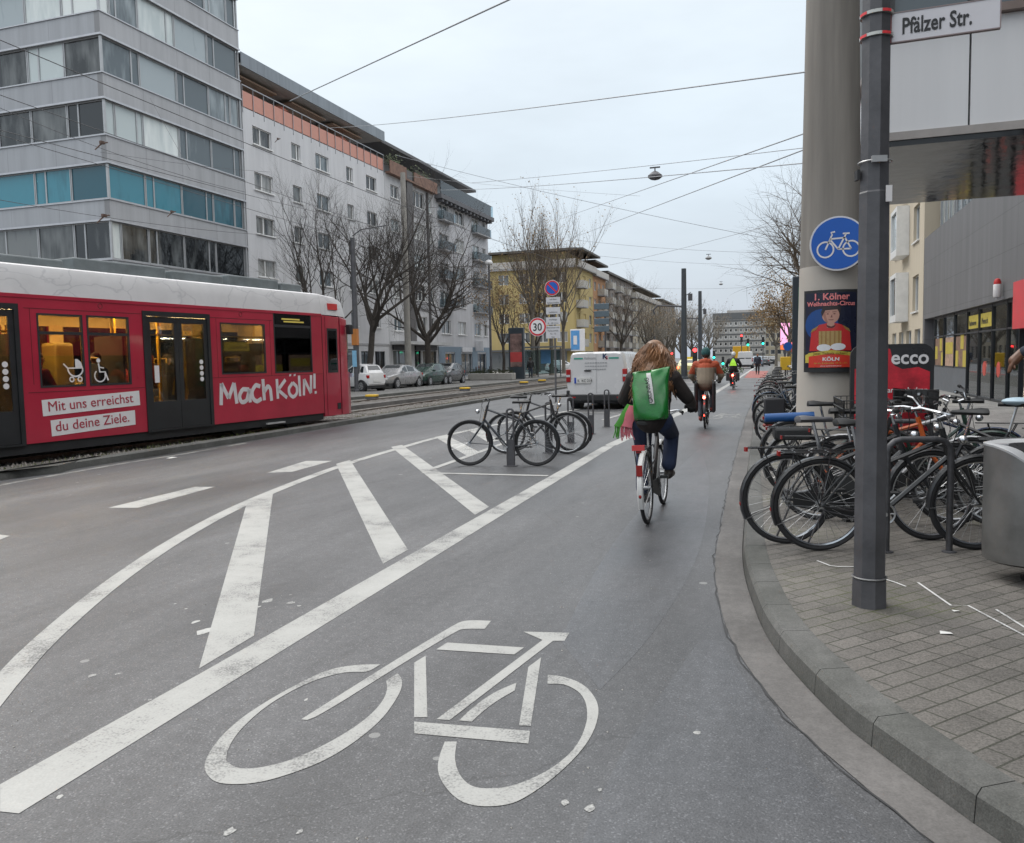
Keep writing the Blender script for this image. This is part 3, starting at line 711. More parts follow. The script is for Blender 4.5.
def panel_mat(name, col, pw, ph, joint=.55, rough=.5, var=.08, ax=(0, 2), metal=0., streaks=.2):
    # cladding: joints every pw x ph metres in the facade plane, slight panel-to-panel change, rain streaks
    m = bpy.data.materials.new(name); nt, N, L = nodes_of(m); b = N['Principled BSDF']
    tc = N.new('ShaderNodeTexCoord'); sp = N.new('ShaderNodeSeparateXYZ'); L.new(tc.outputs['Object'], sp.inputs[0])
    cb = N.new('ShaderNodeCombineXYZ'); L.new(sp.outputs[ax[0]], cb.inputs[0]); L.new(sp.outputs[ax[1]], cb.inputs[1])
    k = N.new('ShaderNodeTexBrick'); k.offset = 0; k.inputs['Scale'].default_value = 1; k.inputs['Mortar Size'].default_value = .012; k.inputs['Brick Width'].default_value = pw; k.inputs['Row Height'].default_value = ph
    k.inputs['Color1'].default_value = (*[c * (1 - var) for c in col], 1); k.inputs['Color2'].default_value = (*[c * (1 + var) for c in col], 1); k.inputs['Mortar'].default_value = (*[c * joint for c in col], 1)
    L.new(cb.outputs[0], k.inputs['Vector'])
    mp = N.new('ShaderNodeMapping'); mp.inputs['Scale'].default_value = (1.6, 1.6, .12); L.new(tc.outputs['Object'], mp.inputs[0])
    n = N.new('ShaderNodeTexNoise'); n.inputs['Scale'].default_value = 1.3; n.inputs['Detail'].default_value = 7; n.inputs['Roughness'].default_value = .62; L.new(mp.outputs[0], n.inputs['Vector'])
    mr = N.new('ShaderNodeMapRange'); mr.inputs[1].default_value = .3; mr.inputs[2].default_value = .7; mr.inputs[3].default_value = 1 - streaks; mr.inputs[4].default_value = 1 + streaks * .6
    L.new(n.outputs['Fac'], mr.inputs[0]); h = N.new('ShaderNodeHueSaturation'); L.new(k.outputs[0], h.inputs['Color']); L.new(mr.outputs[0], h.inputs['Value']); L.new(h.outputs[0], b.inputs['Base Color'])
    b.inputs['Roughness'].default_value = rough; b.inputs['Metallic'].default_value = metal
    return m
def plaster(name, col, var=.1, streaks=.14): return panel_mat(name, col, 60, 60, .95, .85, var * .3, streaks=streaks)
XL = -30.
# --- grey tower with ribbon windows on the corner
t = building('office_tower', 'grey aluminium clad corner tower with long ribbon windows behind the tram', 'building', (XL, 31.0, 0), PI / 2)
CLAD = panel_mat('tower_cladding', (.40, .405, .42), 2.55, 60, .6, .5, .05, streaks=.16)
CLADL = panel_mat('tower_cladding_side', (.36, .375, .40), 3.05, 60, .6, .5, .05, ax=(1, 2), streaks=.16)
FL = [(.35, 3.1), (3.75, 5.5), (6.75, 8.53), (9.55, 11.18), (12.5, 14.12), (15.33, 17.0), (18.1, 19.8), (20.95, 22.6), (23.8, 25.4), (26.6, 28.2)]
LT, WT, TOP = 10.35, 22.0, 30.0
mb = MB(); core = MB()
core.box(.32, LT - .32, .32, WT - .32, 0, TOP - .3)
bands = [(0, .35)] + [(FL[i][1], FL[i + 1][0]) for i in range(len(FL) - 1)] + [(FL[-1][1], TOP)]
for a, b in bands:
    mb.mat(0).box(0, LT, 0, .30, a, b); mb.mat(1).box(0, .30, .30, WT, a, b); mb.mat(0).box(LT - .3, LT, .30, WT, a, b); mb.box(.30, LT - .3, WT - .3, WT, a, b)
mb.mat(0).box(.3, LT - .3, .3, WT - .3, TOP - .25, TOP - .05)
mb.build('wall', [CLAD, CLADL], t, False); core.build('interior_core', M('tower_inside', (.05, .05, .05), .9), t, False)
mb = MB()
for (a, b) in bands[1:]:
    mb.box(-.06, LT + .02, -.06, .0 - .002, a - .02, a + .07); mb.box(-.06, -.002, .0, WT, a - .02, a + .07)
    mb.box(-.05, LT + .02, -.05, -.004, b - .06, b - .01); mb.box(-.05, -.004, 0, WT, b - .06, b - .01)
mb.build('drip_rail', M('drip_rail', (.5, .5, .52), .35, .6, .1), t, False)
for x in (.02, LT - .12):
    mb = MB(); mb.box(x, x + .1, .02, .12, .3, 28.3); mb.build('corner_post', ALU, t, False)
rg = random.Random(11)
for fi, (a, b) in enumerate(FL):
    h = b - a - .03
    if fi < 1: continue
    xs = [.14, 2.5, 5.1, 7.6, 9.45, LT - .14]
    if fi % 2 == 0: xs = [.14, .75, 2.55, 5.1, 7.65, LT - .14]
    for i in range(len(xs) - 1):
        w_ = xs[i + 1] - xs[i] - .03
        pm = {3: TEAL, 4: PALE if i < 3 else SKYP, 2: DARKROOM if i else PALE, 5: SKYP, 6: PALE if i in (0, 2) else SKYP}.get(fi, SKYP)
        sp = [w_ * .22] if (i + fi) % 3 == 1 and w_ > 1.5 else ([w_ * .78] if (i + fi) % 3 == 2 and w_ > 1.5 else None)
        window(t, xs[i], a + .015, w_, h, ALU, pm, y=.10, cols=1, split=sp, fr=.05)
    # windows on the side street face: turned a quarter
    if fi <= 7:
        ys = [.14, 2.35, 4.6, 7.6, 10.2, 13.0]
        for i in range(len(ys) - 1):
            w_ = ys[i + 1] - ys[i] - .03
            pm = {3: TEAL, 4: DARKROOM, 2: DARKROOM, 5: DARKROOM if i != 1 else PALE, 6: PALE if i < 2 else SKYP}.get(fi, DARKROOM)
            sp = [w_ * .3] if (i + fi) % 2 == 0 else None
            f = window(t, 0, 0, w_, h, ALU, pm, cols=1, split=sp, fr=.05)
            f.location = (.10, ys[i] + w_, a + .015); f.rotation_euler = (0, 0, -PI / 2)
mb = MB(); mb.box(-1.1, 6.5, -1.35, -.07, 6.18, 6.34); mb.box(-1.12, 6.52, -1.40, -1.35, 6.12, 6.40); mb.build('canopy', M('entrance_canopy', (.20, .21, .22), .6), t, False)
# --- white apartment building with salmon balcony parapet
BW = plaster('white_render', (.60, .60, .615), streaks=.12)
b1 = building('apartment_building', 'off white apartment block with a salmon parapet along its set back top floor', 'building', (XL, 41.42, 0), PI / 2)
L1 = 17.85
rows = [14.78, 12.1, 9.5, 6.95, 4.35]; colsA = [(.9, 1.9), (4.95, 1.05), (7.8, 1.7), (11.9, .95), (14.85, 1.65)]
holes = [(x, z, w_, 1.05) for z in rows for x, w_ in colsA]
gf = [(1.0, .15, 2.4, 2.5), (4.6, .15, 1.6, 2.5), (7.0, .15, 2.6, 2.5), (10.2, .15, 2.2, 2.5), (13.2, .4, 1.5, 2.1), (15.4, .4, 1.7, 2.1)]
mb = MB(); facade(mb, L1, 16.65, holes + gf, .16, 12)
mb.mat(1).box(-.004, L1 + .004, -.05, -.004, 2.95, 3.1)
mb.build('wall', [BW, M('cornice_grey', (.36, .36, .37), .7)], b1, False)
for i, (x, z, w_, h) in enumerate(holes): window(b1, x, z, w_, h, WHITEP, [CURT, DARKROOM, SKYP][(i * 7 + i // 5) % 3], y=.10, cols=2 if w_ > 1.2 else 1, split=[w_ * .45] if w_ > 1.2 else ([w_ * .7] if i % 2 else None), sill=WHITEP)
for x, z, w_, h in gf: window(b1, x, z, w_, h, DGREY, DARKROOM, y=.08, cols=2)
mb = MB(); mb.box(.3, L1 - .05, 2.6, 11.5, 16.65, 19.0); mb.build('penthouse_wall', M('penthouse_render', (.34, .345, .36), .8), b1, False)
mb = MB(); n = 17
for k in range(n): mb.box(.06 + k * (L1 - .1) / n, .06 + (k + 1) * (L1 - .1) / n - .05, .02, .05, 16.72, 17.62)
mb.build('balcony_parapet', M('salmon_panel', (.56, .27, .21), .6, 0, .06), b1, False)
mb = MB()
for k in range(n + 1): mb.box(.02 + k * (L1 - .1) / n, .05 + k * (L1 - .1) / n, -.03, .0, 16.35, 17.95)
mb.box(0, L1, -.03, .0, 17.9, 17.96); mb.build('railing', M('railing_grey', (.34, .35, .37), .5, .3), b1, False)
mb = MB(); mb.box(-.02, L1 + .1, -.05, 12, 19.02, 19.12); mb.mat(1).box(-.04, L1 + .12, -.10, -.052, 18.98, 19.75); mb.mat(1).box(-.02, L1 + .1, -.05, 12, 19.66, 19.72)
mb.build('roof', [M('soffit', (.5, .49, .47), .8), panel_mat('zinc_fascia', (.22, .25, .28), .75, 50, .6, .45, .07)], b1, False)
for k in range(6):
    window(b1, 1.0 + k * 2.75, 16.7, 2.1, 2.1, WHITEP, [DARKROOM, CURT, SKYP][k % 3], y=2.53, cols=2)
mb = MB()
for x0 in (.4, 6.3, 11.5): mb.box(x0, x0 + 4.2, .7, 2.3, 18.72, 18.82)
mb.build('awning', M('awning_cloth', (.42, .30, .22), .8), b1, False)
mb = MB()
for x, r_ in ((5.4, .9), (13.0, .85)): mb.lathe([(r_, 0), (r_ * .6, .3), (.03, .45)], 12, (x, 1.3, 17.9)); mb.cyl((x, 1.3, 16.7), (x, 1.3, 18.3), .03)
mb.build('parasol', M('parasol_cloth', (.38, .12, .08), .8), b1, False)
# --- grey-white house with the dark stone pilaster and shop
b2 = building('townhouse', 'narrow pale apartment house with a dark stone pilaster and roof terrace plants', 'building', (XL, 59.3, 0), PI / 2)
L2 = 9.75
rows2 = [14.9, 12.2, 9.55, 6.92, 4.2]
h2 = [(1.0, z, 1.5, 1.0) for z in rows2]; bay = [(5.2, z, 2.3, 1.35) for z in rows2]; nar = [(8.3, z, .8, 1.35) for z in rows2]
shopw = [(.6, .35, 2.6, 2.2), (4.7, .2, 1.3, 2.4), (6.4, .35, 2.9, 2.2)]
mb = MB(); facade(mb, L2, 16.6, h2 + bay + nar + shopw, .16, 12); mb.build('wall', plaster('pale_render', (.50, .50, .51)), b2, False)
for i, q in enumerate(h2 + bay + nar): window(b2, *q, WHITEP, [CURT, SKYP, DARKROOM][i % 3], y=.1, cols=2 if q[2] < 2 else 3, sill=WHITEP)
for q in shopw: window(b2, *q, DGREY, DARKROOM, y=.08, cols=1 if q[2] < 1.5 else 2)
mb = MB(); mb.box(3.4, 4.5, -.35, -.004, 3.2, 17.5); mb.box(4.6, 4.72, -.2, -.004, 3.2, 16.5); mb.box(7.9, 8.05, -.2, -.004, 3.2, 16.5); mb.build('pilaster', M('dark_stone', (.10, .095, .095), .6, 0, .25), b2, False)
for z in rows2[:-1]:
    for x0, x1 in ((5.1, 7.7), (8.2, 9.2)): mb = MB(); mb.box(x0, x1, -.06, -.004, z - .85, z - .1); mb.build('spandrel_panel', M('spandrel', (.30, .30, .31), .7), b2, False)
mb = MB(); mb.box(0.2, 9.5, -.45, .0 - .004, 16.6, 16.75); mb.box(.2, 3.2, -.45, -.38, 16.75, 17.6); mb.box(4.7, 9.5, -.45, -.38, 16.75, 17.55); mb.build('terrace_parapet', M('terracotta_parapet', (.20, .12, .09), .8, 0, .3), b2, False)
mb = MB(); mb.box(0.1, L2 - .1, 2.4, 11.5, 16.6, 19.0); mb.mat(1).box(0, L2, .2, 12, 19.0, 19.25); mb.build('penthouse_wall', [M('penthouse_grey', (.3, .3, .3), .8), M('roof_edge_dark', (.12, .12, .125), .7)], b2, False)
mb = MB(); rg = random.Random(5)
for k in range(420):
    x = rg.choice([rg.uniform(.5, 3), rg.uniform(5, 9)]); z = 17.4 + abs(rg.gauss(0, .45)); r = rg.uniform(.06, .13); yy = rg.uniform(-.3, .6)
    mb.add([(x - r, yy, z), (x + r, yy + rg.uniform(-.1, .1), z + .03), (x + rg.uniform(-.1, .1), yy + .08, z + r * 1.3)], [(0, 1, 2)])
mb.build('terrace_plants', M('terrace_green', (.06, .075, .03), .8, 0, .4, 3), b2, False)
mb = MB(); mb.box(.2, 9.6, -1.5, -.01, 3.05, 3.3); mb.mat(1).box(.5, 3.3, -.14, -.004, 2.62, 3.02); mb.box(4.7, 9.3, -.14, -.004, 2.62, 3.02); mb.build('shop_canopy', [M('canopy_pale', (.45, .45, .45), .6), M('shop_fascia_dark', (.035, .035, .04), .5)], b2, False)
# --- balcony house at the end of the block
b3 = building('corner_house', 'pale grey corner house with glass roof terrace and blue ground floor', 'building', (XL, 69.1, 0), PI / 2)
L3 = 14.0
rows3 = [14.85, 12.15, 9.5, 6.85, 4.2]
h3 = [(x, z, w_, 1.25) for z in rows3 for x, w_ in ((.9, 2.2), (4.9, 2.2), (9.4, 1.9), (12.2, 1.0))]
g3 = [(1.5, .15, 2.4, 2.2), (5.5, .15, 3.0, 2.2), (10.0, .15, 2.6, 2.2)]
mb = MB(); facade(mb, L3, 16.5, h3 + g3, .18, 12)
mb.mat(1)
for x0, x1 in ((0, 1.5), (3.9, 5.5), (8.5, 10.0), (12.6, 14.0)): mb.box(x0, x1, -.05, -.004, 0, 2.5)
mb.box(0, L3, -.05, -.004, 2.5, 3.0)
mb.build('wall', [plaster('end_render', (.53, .53, .55)), M('blue_grey_tile', (.16, .215, .27), .55, 0, .1)], b3, False)
for i, q in enumerate(h3): window(b3, *q, WHITEP, [SKYP, CURT, DARKROOM][(i * 5) % 3], y=.1, cols=2, sill=WHITEP)
for q in g3: window(b3, *q, M('blue_frame', (.06, .10, .15), .5), DARKROOM, y=.1, cols=2)
for z in rows3[:-1]:
    for x0, x1 in ((.6, 3.4), (9.2, 13.4)):
        mb = MB(); mb.box(x0, x1, -.62, .0 - .004, z - .38, z - .26); mb.mat(1).box(x0, x1, -.62, -.60, z - .26, z + .5); mb.box(x0, x0 + .02, -.59, -.01, z - .26, z + .5); mb.box(x1 - .02, x1, -.59, -.01, z - .26, z + .5)
        mb.build('balcony', [M('balcony_slab', (.32, .32, .33), .8), GLASS('balcony_glazing', (.62, .68, .70), 1.2)], b3, False)
mb = MB(); mb.box(0, L3 + .2, -.7, 0 - .004, 16.35, 16.75)
for k in range(14): mb.box(.4 + k, .75 + k, -.62, -.01, 16.1, 16.34)
mb.build('cornice', M('cornice_dark', (.12, .12, .13), .7), b3, False)
mb = MB(); mb.box(0.05, L3 + .1, -.62, -.58, 16.76, 17.9); mb.build('terrace_glass', GLASS('terrace_glazing', (.75, .85, .88), 1.2), b3, False)
mb = MB(); mb.box(.3, L3 - 2.5, 2.0, 11.5, 16.5, 19.2); mb.mat(1).box(0, L3 - 1.6, .6, 12, 19.2, 19.42); mb.build('penthouse_wall', [M('penthouse_grey', (.3, .3, .3), .8), M('roof_edge_dark', (.12, .12, .125), .7)], b3, False)
mb = MB(); mb.box(5.6, 8.3, -.16, -.06, 2.52, 2.98); mb.box(9.4, 9.5, -.9, -.06, 2.6, 3.6); mb.build('shop_sign', M('sign_white', (.6, .6, .62), .5), b3, False)

# --- buildings beyond the cross street, right-hand faces along the street
def block(name, label, Y, L, X, H, wallm, front=0., rows=None, base=3.2, cols=5, wmat=None, balc=(), roofm=None, overhang=.5, depth=14, attic=0.):
    b = building(name, label, 'building', (X, Y, 0), PI / 2)
    nf = rows or int((H - base - .5) // 2.8); fh = (H - base - .3) / nf
    holes = [(L * (k + .5) / cols - .75, base + .75 + i * fh, 1.5, 1.35) for i in range(nf) for k in range(cols)]
    gf = [(L * (k + .5) / cols - 1.1, .2, 2.2, 2.4) for k in range(cols)]
    mb = MB(); facade(mb, L, H, holes + gf, .18, depth)
    mb.build('wall', wallm, b, False)
    for i, q in enumerate(holes): window(b, *q, WHITEP, [DARKROOM, CURT, SKYP][(i * 7 + i // 3) % 3], y=.1, cols=2)
    for q in gf: window(b, *q, DGREY, DARKROOM, y=.1, cols=2)
    for i in range(nf):
        for k in balc:
            x0 = L * (k + .5) / cols - 1.4; z = base + i * fh + .1
            mb = MB(); mb.box(x0, x0 + 2.8, -1.1, -.004, z, z + .15); mb.mat(1).box(x0, x0 + 2.8, -1.1, -1.04, z + .15, z + 1.05); mb.box(x0, x0 + .05, -1.04, -.01, z + .15, z + 1.05); mb.box(x0 + 2.75, x0 + 2.8, -1.04, -.01, z + .15, z + 1.05)
            mb.build('balcony', [M('balcony_slab', (.32, .32, .33), .8), M('balcony_front', (.40, .38, .34), .7)], b, False)
    if attic:
        mb = MB(); mb.box(1, L - .3, 1.6, depth - 1, H, H + attic); mb.mat(1).box(-.3, L, -overhang, depth, H + attic, H + attic + .28); mb.build('attic_wall', [wallm, roofm], b, False)
        mb = MB(); mb.box(-.2, L, -.6, 0 - .004, H - .05, H + .12); mb.mat(1).box(-.2, L, -.6, -.54, H + .12, H + .9); mb.build('terrace_parapet', [M('balcony_slab', (.32, .32, .33), .8), M('parapet_pale', (.45, .43, .40), .7)], b, False)
    else:
        mb = MB(); mb.box(-.2, L + .05, -overhang, depth + .3, H + .004, H + .35); mb.build('roof', roofm, b, False)
    return b
RD = M('flat_roof_dark', (.10, .095, .09), .8)
YEL = plaster('yellow_render', (.46, .36, .16), streaks=.08)
yb = block('yellow_apartment_building', 'yellow apartment block with a dark flat roof facing the tram tracks', 109.5, 11, -27.0, 14.2, YEL, cols=3, rows=4, balc=(0,), roofm=RD, attic=2.2, depth=13, overhang=1.2)
# its gable towards the camera: windows, attic strip
gy = [(x, z) for z in (4.0, 6.7, 9.4, 12.1) for x in (1.6, 4.4, 7.6, 10.6, 13.2, 16)]
mb = MB(); mb.box(-18, 0, -.12, -.0, 0, 14.2); mb.mat(1).box(-18.4, .1, -.5, -.13, 13.9, 14.2)
gab = MB(); hs_ = [(x + .0, z, 1.5, 1.4) for x, z in gy]; facade(gab, 18.5, 14.2, hs_, .15, 9)
g_ = gab.build('gable_wall', YEL, yb, False); g_.rotation_euler = (0, 0, -PI / 2); g_.location = (-.25, 18.6, 0)
for i, q in enumerate(hs_):
    f = window(yb, 0, 0, q[2], q[3], WHITEP, [DARKROOM, CURT][i % 2], cols=2); f.rotation_euler = (0, 0, -PI / 2); f.location = (-.25 + .1, 18.6 - q[0], q[1])
mb = MB(); mb.box(-.6, 9.5, -.4, 18.8, 16.4, 16.7); mb.mat(1).box(.6, 9, 1.5, 18.2, 14.2, 16.4); mb.build('side_roof', [RD, M('attic_yellow', (.42, .34, .16), .8)], yb, False)
mb = MB(); mb.box(-.75, -.3, -.02, 18.6, 14.05, 14.3); mb.mat(1).box(-.78, -.72, -.3, 18.6, 14.3, 15.2); mb.build('side_parapet', [M('balcony_slab', (.32, .32, .33), .8), M('parapet_pale', (.45, .43, .40), .7)], yb, False)
mb = MB(); mb.box(-1.6, -.27, .5, 18.4, 2.75, 3.05); mb.build('side_canopy', M('canopy_dark', (.10, .10, .10), .7), yb, False)
mb = MB(); mb.box(-.33, -.26, 1.2, 17.6, .1, 2.7); mb.build('shop_glazing', DARKROOM, yb, False)
block('orange_apartment_building', 'orange apartment block adjoining the yellow corner block', 120.6, 9, -27.0, 14.0, plaster('orange_render', (.42, .23, .12)), cols=3, rows=4, balc=(1,), roofm=RD, attic=2.0)
block('dark_apartment_building', 'dark grey brown block with many white balconies beyond the orange house', 129.7, 25, -27.0, 15.2, plaster('taupe_render', (.22, .19, .17)), cols=7, rows=5, balc=(0, 2, 4, 6), roofm=RD)
block('beige_apartment_building', 'long cream apartment block near the end of the left-hand row', 154.8, 34, -27.0, 13.2, plaster('cream_render', (.45, .40, .31)), cols=8, rows=4, balc=(1, 5), roofm=RD, attic=2.0)
block('brick_apartment_building', 'narrow brown grey block closing the left-hand row of houses', 189, 26, -26.6, 14.6, plaster('brown_render', (.25, .22, .20)), cols=6, rows=4, roofm=RD)
# --- slab office block closing the street, seen over the crossing
ob = building('slab_office_block', 'wide grey office block with a grid of square windows closing the street', 'building', (-16.3, 205, 0), 0)
LO = 12.2; OBW = panel_mat('grid_concrete', (.40, .40, .39), 50, 1.32, .4, .7, .04)
ho = [(.45 + k * 1.18, 2.5 + i * 1.62, .62, .8) for i in range(5) for k in range(10)]
mb = MB(); facade(mb, LO, 11.6, ho, .12, 20); mb.mat(1).box(-.04, LO + .04, -.08, 20, 10.4, 12.0)
mb.build('wall', [OBW, M('office_top_dark', (.13, .135, .14), .6)], ob, False)
mb = MB()
for i in range(6): mb.box(0, LO, -.05, -.003, 1.95 + i * 1.62 - .16, 1.95 + i * 1.62 + .16)
mb.build('floor_band', M('band_dark', (.12, .125, .13), .6), ob, False)
for i, q in enumerate(ho): window(ob, *q, WHITEP, DARKROOM, y=.05, cols=1, fr=.09)
mb = MB(); mb.box(3, 11, 6, 15, 12.0, 12.9); mb.build('roof_plant_room', M('plant_room', (.42, .4, .38), .8), ob, False)
def far_house(name, label, x0, Y, L, H, m, rows, cols):
    b = building(name, label, 'building', (x0, Y, 0), 0); mb = MB()
    hs = [(L * (k + .5) / cols - .55, 1.8 + i * (H - 2.4) / rows, 1.1, 1.2) for i in range(rows) for k in range(cols)]
    facade(mb, L, H, hs, .12, 16); mb.build('wall', m, b, False)
    for i, q in enumerate(hs): window(b, *q, WHITEP, [DARKROOM, CURT][i % 2], y=.05, cols=1, fr=.08)
    mb = MB(); mb.box(-.2, L + .2, -.2, 16.2, H + .01, H + .3); mb.build('roof', RD, b, False)
far_house('cream_corner_house', 'pale cream house right of the far grey office block', -4.6, 215, 5.8, 10.6, plaster('far_cream', (.52, .47, .36)), 4, 4)
far_house('ochre_house', 'narrow ochre yellow house behind the far green traffic light', 1.2, 190, 2.4, 9.0, plaster('far_ochre', (.48, .38, .18)), 3, 2)
far_house('white_gabled_house', 'small white house left of the pink advertising screen', 3.0, 175, 2.6, 7.6, plaster('far_white', (.55, .55, .56)), 3, 2)
far_house('brown_roofed_house', 'low brown house behind the pink advertising screen', 4.8, 150, 5, 6.5, plaster('far_brown', (.25, .19, .13)), 2, 3)

# --- right-hand side of the street: beige house, slate-clad shop, projecting white panelled bridge
XR = 5.6
bb = building('beige_house', 'cream rendered house with projecting white box windows beyond the slate shop', 'building', (XR, 75, 0), -PI / 2)
LB = 36.6
hb = [(x, z, 1.7, 1.6) for z in (3.4, 6.5, 9.6, 12.7) for x in (2, 7, 12, 17, 22, 27.3, 30.3, 33.6)]
gb = [(x, .3, 1.6, 2.3) for x in (2, 7, 12, 17, 22, 26.5, 29.2, 31.8, 34.4)]
mb = MB(); facade(mb, LB, 17, hb + gb, .2, 12); mb.build('wall', plaster('cream_plaster', (.56, .49, .38), streaks=.07), bb, False)
for i, q in enumerate(hb): window(bb, *q, WHITEP, [SKYP, DARKROOM, CURT][i % 3], y=.12, cols=2, sill=WHITEP)
for i, q in enumerate(gb): window(bb, *q, WHITEP, SKYP, y=.12, cols=2)
for x in (22, 30.3):
    for z in (3.4, 6.5, 9.6):
        mb = MB(); mb.box(x - .3, x + 2.0, -.55, -.004, z - .35, z - .02); mb.box(x - .3, x - .1, -.55, -.004, z - .02, z + 1.75); mb.box(x + 1.8, x + 2.0, -.55, -.004, z - .02, z + 1.75); mb.box(x - .3, x + 2.0, -.55, -.004, z + 1.75, z + 1.95)
        mb.mat(1).box(x - .1, x + 1.8, -.46, -.42, z, z + 1.75); mb.build('box_window', [WHITEP, SKYP], bb, False)
sb = building('slate_shop_building', 'dark slate clad building with a glazed shop at street level', 'building', (XR, 38.3, 0), -PI / 2)
LS = 42.0
SLATE = panel_mat('slate_cladding', (.155, .152, .156), 1.45, 1.05, .72, .55, .035, streaks=.2)
bays = [1.9, 3.1, 4.55, 6.1]       # shop window bays along the wall
mb = MB()
mb.box(0, LS, 0, .5, 2.95, 6.3); mb.mat(2).box(0, LS, .5, 12, 2.96, 3.2); mb.mat(0).box(0, LS, .6, 12, 6.3, 16); mb.box(0, .35, 0, 12, .0, 2.949)
mb.mat(1).box(14.4, LS, .25, .45, 0, 2.949); mb.mat(1).box(0.35, LS, 6.2, 6.4, .12, 2.95)
mb.build('wall', [SLATE, M('shop_wall_dark', (.05, .055, .065), .5), M('shop_ceiling', (.4, .39, .37), .8)], sb, False)
for k in range(9):
    window(sb, .5 + k * 3.2, 6.45, 2.9, 2.4, ALU, SKYP, y=.5, cols=3, fr=.07)
mb = MB(); mb.box(.36, 1.9, .35, .4, .12, 2.94); mb.build('entrance_recess', M('navy_door', (.02, .035, .07), .4), sb, False)
mb = MB(); mb.box(1.9, 8.0, .12, .3, .12, 1.0); mb.build('stall_riser', M('riser_grey', (.115, .125, .14), .5, 0, .15), sb, False)
shopglass = GLASS('shop_glazing_clear', (.80, .84, .84), 1.2)
MUL = M('mullion_dark', (.03, .033, .038), .45)
xs_ = [1.9, 3.9, 5.9, 8.0, 9.7, 11.4, 13.1, 14.35]
for i in range(len(xs_) - 1):
    low = 1.0 if i < 3 else .14
    w_ = xs_[i + 1] - xs_[i]
    f = MB(); f.box(0, .05, 0, .12, 0, 2.94 - low); f.box(w_ - .002, w_ + .03, 0, .12, 0, 2.94 - low); f.box(.05, w_, .01, .11, 0, .06); f.box(.05, w_, .01, .11, 2.86 - low, 2.94 - low); f.box(.05, w_, .01, .11, 2.15 - low, 2.20 - low)
    fo = f.build('shop_window', MUL, sb, False, loc=(xs_[i], .12, low)); g2 = MB(); g2.box(.05, w_ - .002, .05, .062, .06, 2.86 - low); g2.build('pane', shopglass, fo, False)
yl = M('poster_yellow', (.50, .40, .06), .5, 0, .25, 9); br = M('poster_photo', (.22, .13, .09), .6, 0, .6, 7)
def poster(x, z, w_, h, m, y=.158): q = MB(); q.box(x, x + w_, y, y + .006, z, z + h); return q.build('window_poster', m, sb, False)
for x in (2.05, 6.1): poster(x, 1.05, 1.7, 1.05, br, .164)
poster(4.15, 1.05, 1.5, 1.05, M('poster_food', (.42, .28, .2), .6, 0, .5, 6), .164)
for x, z, w_, h in ((2.05, 1.3, .5, .5), (3.0, 1.62, .45, .48), (3.3, 1.06, .45, .5), (4.2, 1.5, 1.35, .42), (6.1, 1.06, .45, .55), (7.3, 1.06, .5, .55), (6.9, 1.66, .5, .5)): poster(x, z, w_, h, yl)
for x in (8.15, 9.85): poster(x, 2.3, 1.45, .42, yl)
text('window_lettering', 'Backwaren', .24, DGREY, sb, (8.25, .152, 2.4), sx=.95); text('window_lettering', 'Mensch', .27, DGREY, sb, (9.98, .152, 2.4))
# what stands in the shop: counter, shelves, ceiling lamps
mb = MB(); mb.box(8.6, 14, 2.4, 3.1, .12, 1.15); mb.mat(1).box(8.6, 14, 2.2, 3.15, 1.15, 1.2); mb.mat(2)
for z in (.9, 1.35, 1.8): mb.box(2, 14, 5.5, 5.95, z, z + .05)
for k in range(26): mb.mat(2 + k % 3).box(2.2 + k * .45, 2.5 + k * .45, 5.55, 5.85, .95 + (k % 3) * .45, 1.15 + (k % 3) * .45)
mb.build('shop_counter', [M('counter_wood', (.2, .12, .07), .5), M('counter_top', (.5, .48, .45), .4), M('bread', (.35, .2, .08), .8), M('box_red', (.4, .06, .04), .6), M('shelf_white', (.55, .53, .5), .6)], sb, False)
mb = MB()
for k in range(5): mb.box(3 + k * 2.4, 4.2 + k * 2.4, 2.2, 2.4, 2.93, 2.955)
mb.build('ceiling_lamp', EM('shop_lamp', (1, .86, .66), 90), sb, False)
mb = MB(); mb.disc((12.1, .17, 1.05), (0, -1, 0), .22, .004); mb.disc((10.4, .17, 1.05), (0, -1, 0), .22, .004); mb.build('door_sticker', M('sticker_red', (.5, .07, .05), .5), sb, False)
mb = MB(); mb.box(14.45, 19.5, -.06, .24, 2.12, 3.3); mb.build('fascia_sign', M('fascia_red', (.62, .06, .07), .45), sb, False)
# projecting upper floor
pb_ = building('overhanging_upper_floor', 'white panelled upper storey overhanging the pavement with a glossy dark underside', 'building', (1.16, 11.5, 0), 0)
mb = MB(); mb.box(0, 14, 0, 4.4, 4.17, 4.24); mb.build('soffit', M('gloss_black_soffit', (.02, .021, .023), .10, 0, .3, 3, spec=.45, bump=.12, bs=5), pb_, False)
mb = MB(); mb.box(-.02, 14, -.03, 4.42, 4.24, 4.34); mb.build('edge_strip', M('edge_strip', (.40, .37, .35), .5), pb_, False)
mb = MB(); xs2 = [0, .99, 1.88, 3.0, 4.3, 5.6, 7, 8.5, 10, 12, 14]
for i in range(len(xs2) - 1): mb.box(xs2[i] + .012, xs2[i + 1] - .012, 0, .06, 4.345, 5.62)
for i in range(4): mb.box(0, .06, .07 + i * 1.1, 1.15 + i * 1.1, 4.345, 5.62)
mb.mat(1).box(.07, 13.9, .07, 4.3, 4.345, 5.6)
mb.build('white_panel', [panel_mat('white_glass_panel', (.80, .80, .81), 50, 50, .9, .22, .02, streaks=.05), DGREY], pb_, False)
mb = MB(); mb.box(-.06, 14, -.10, 4.4, 5.625, 5.72); mb.build('sill_band', M('sill_band', (.22, .17, .15), .5), pb_, False)
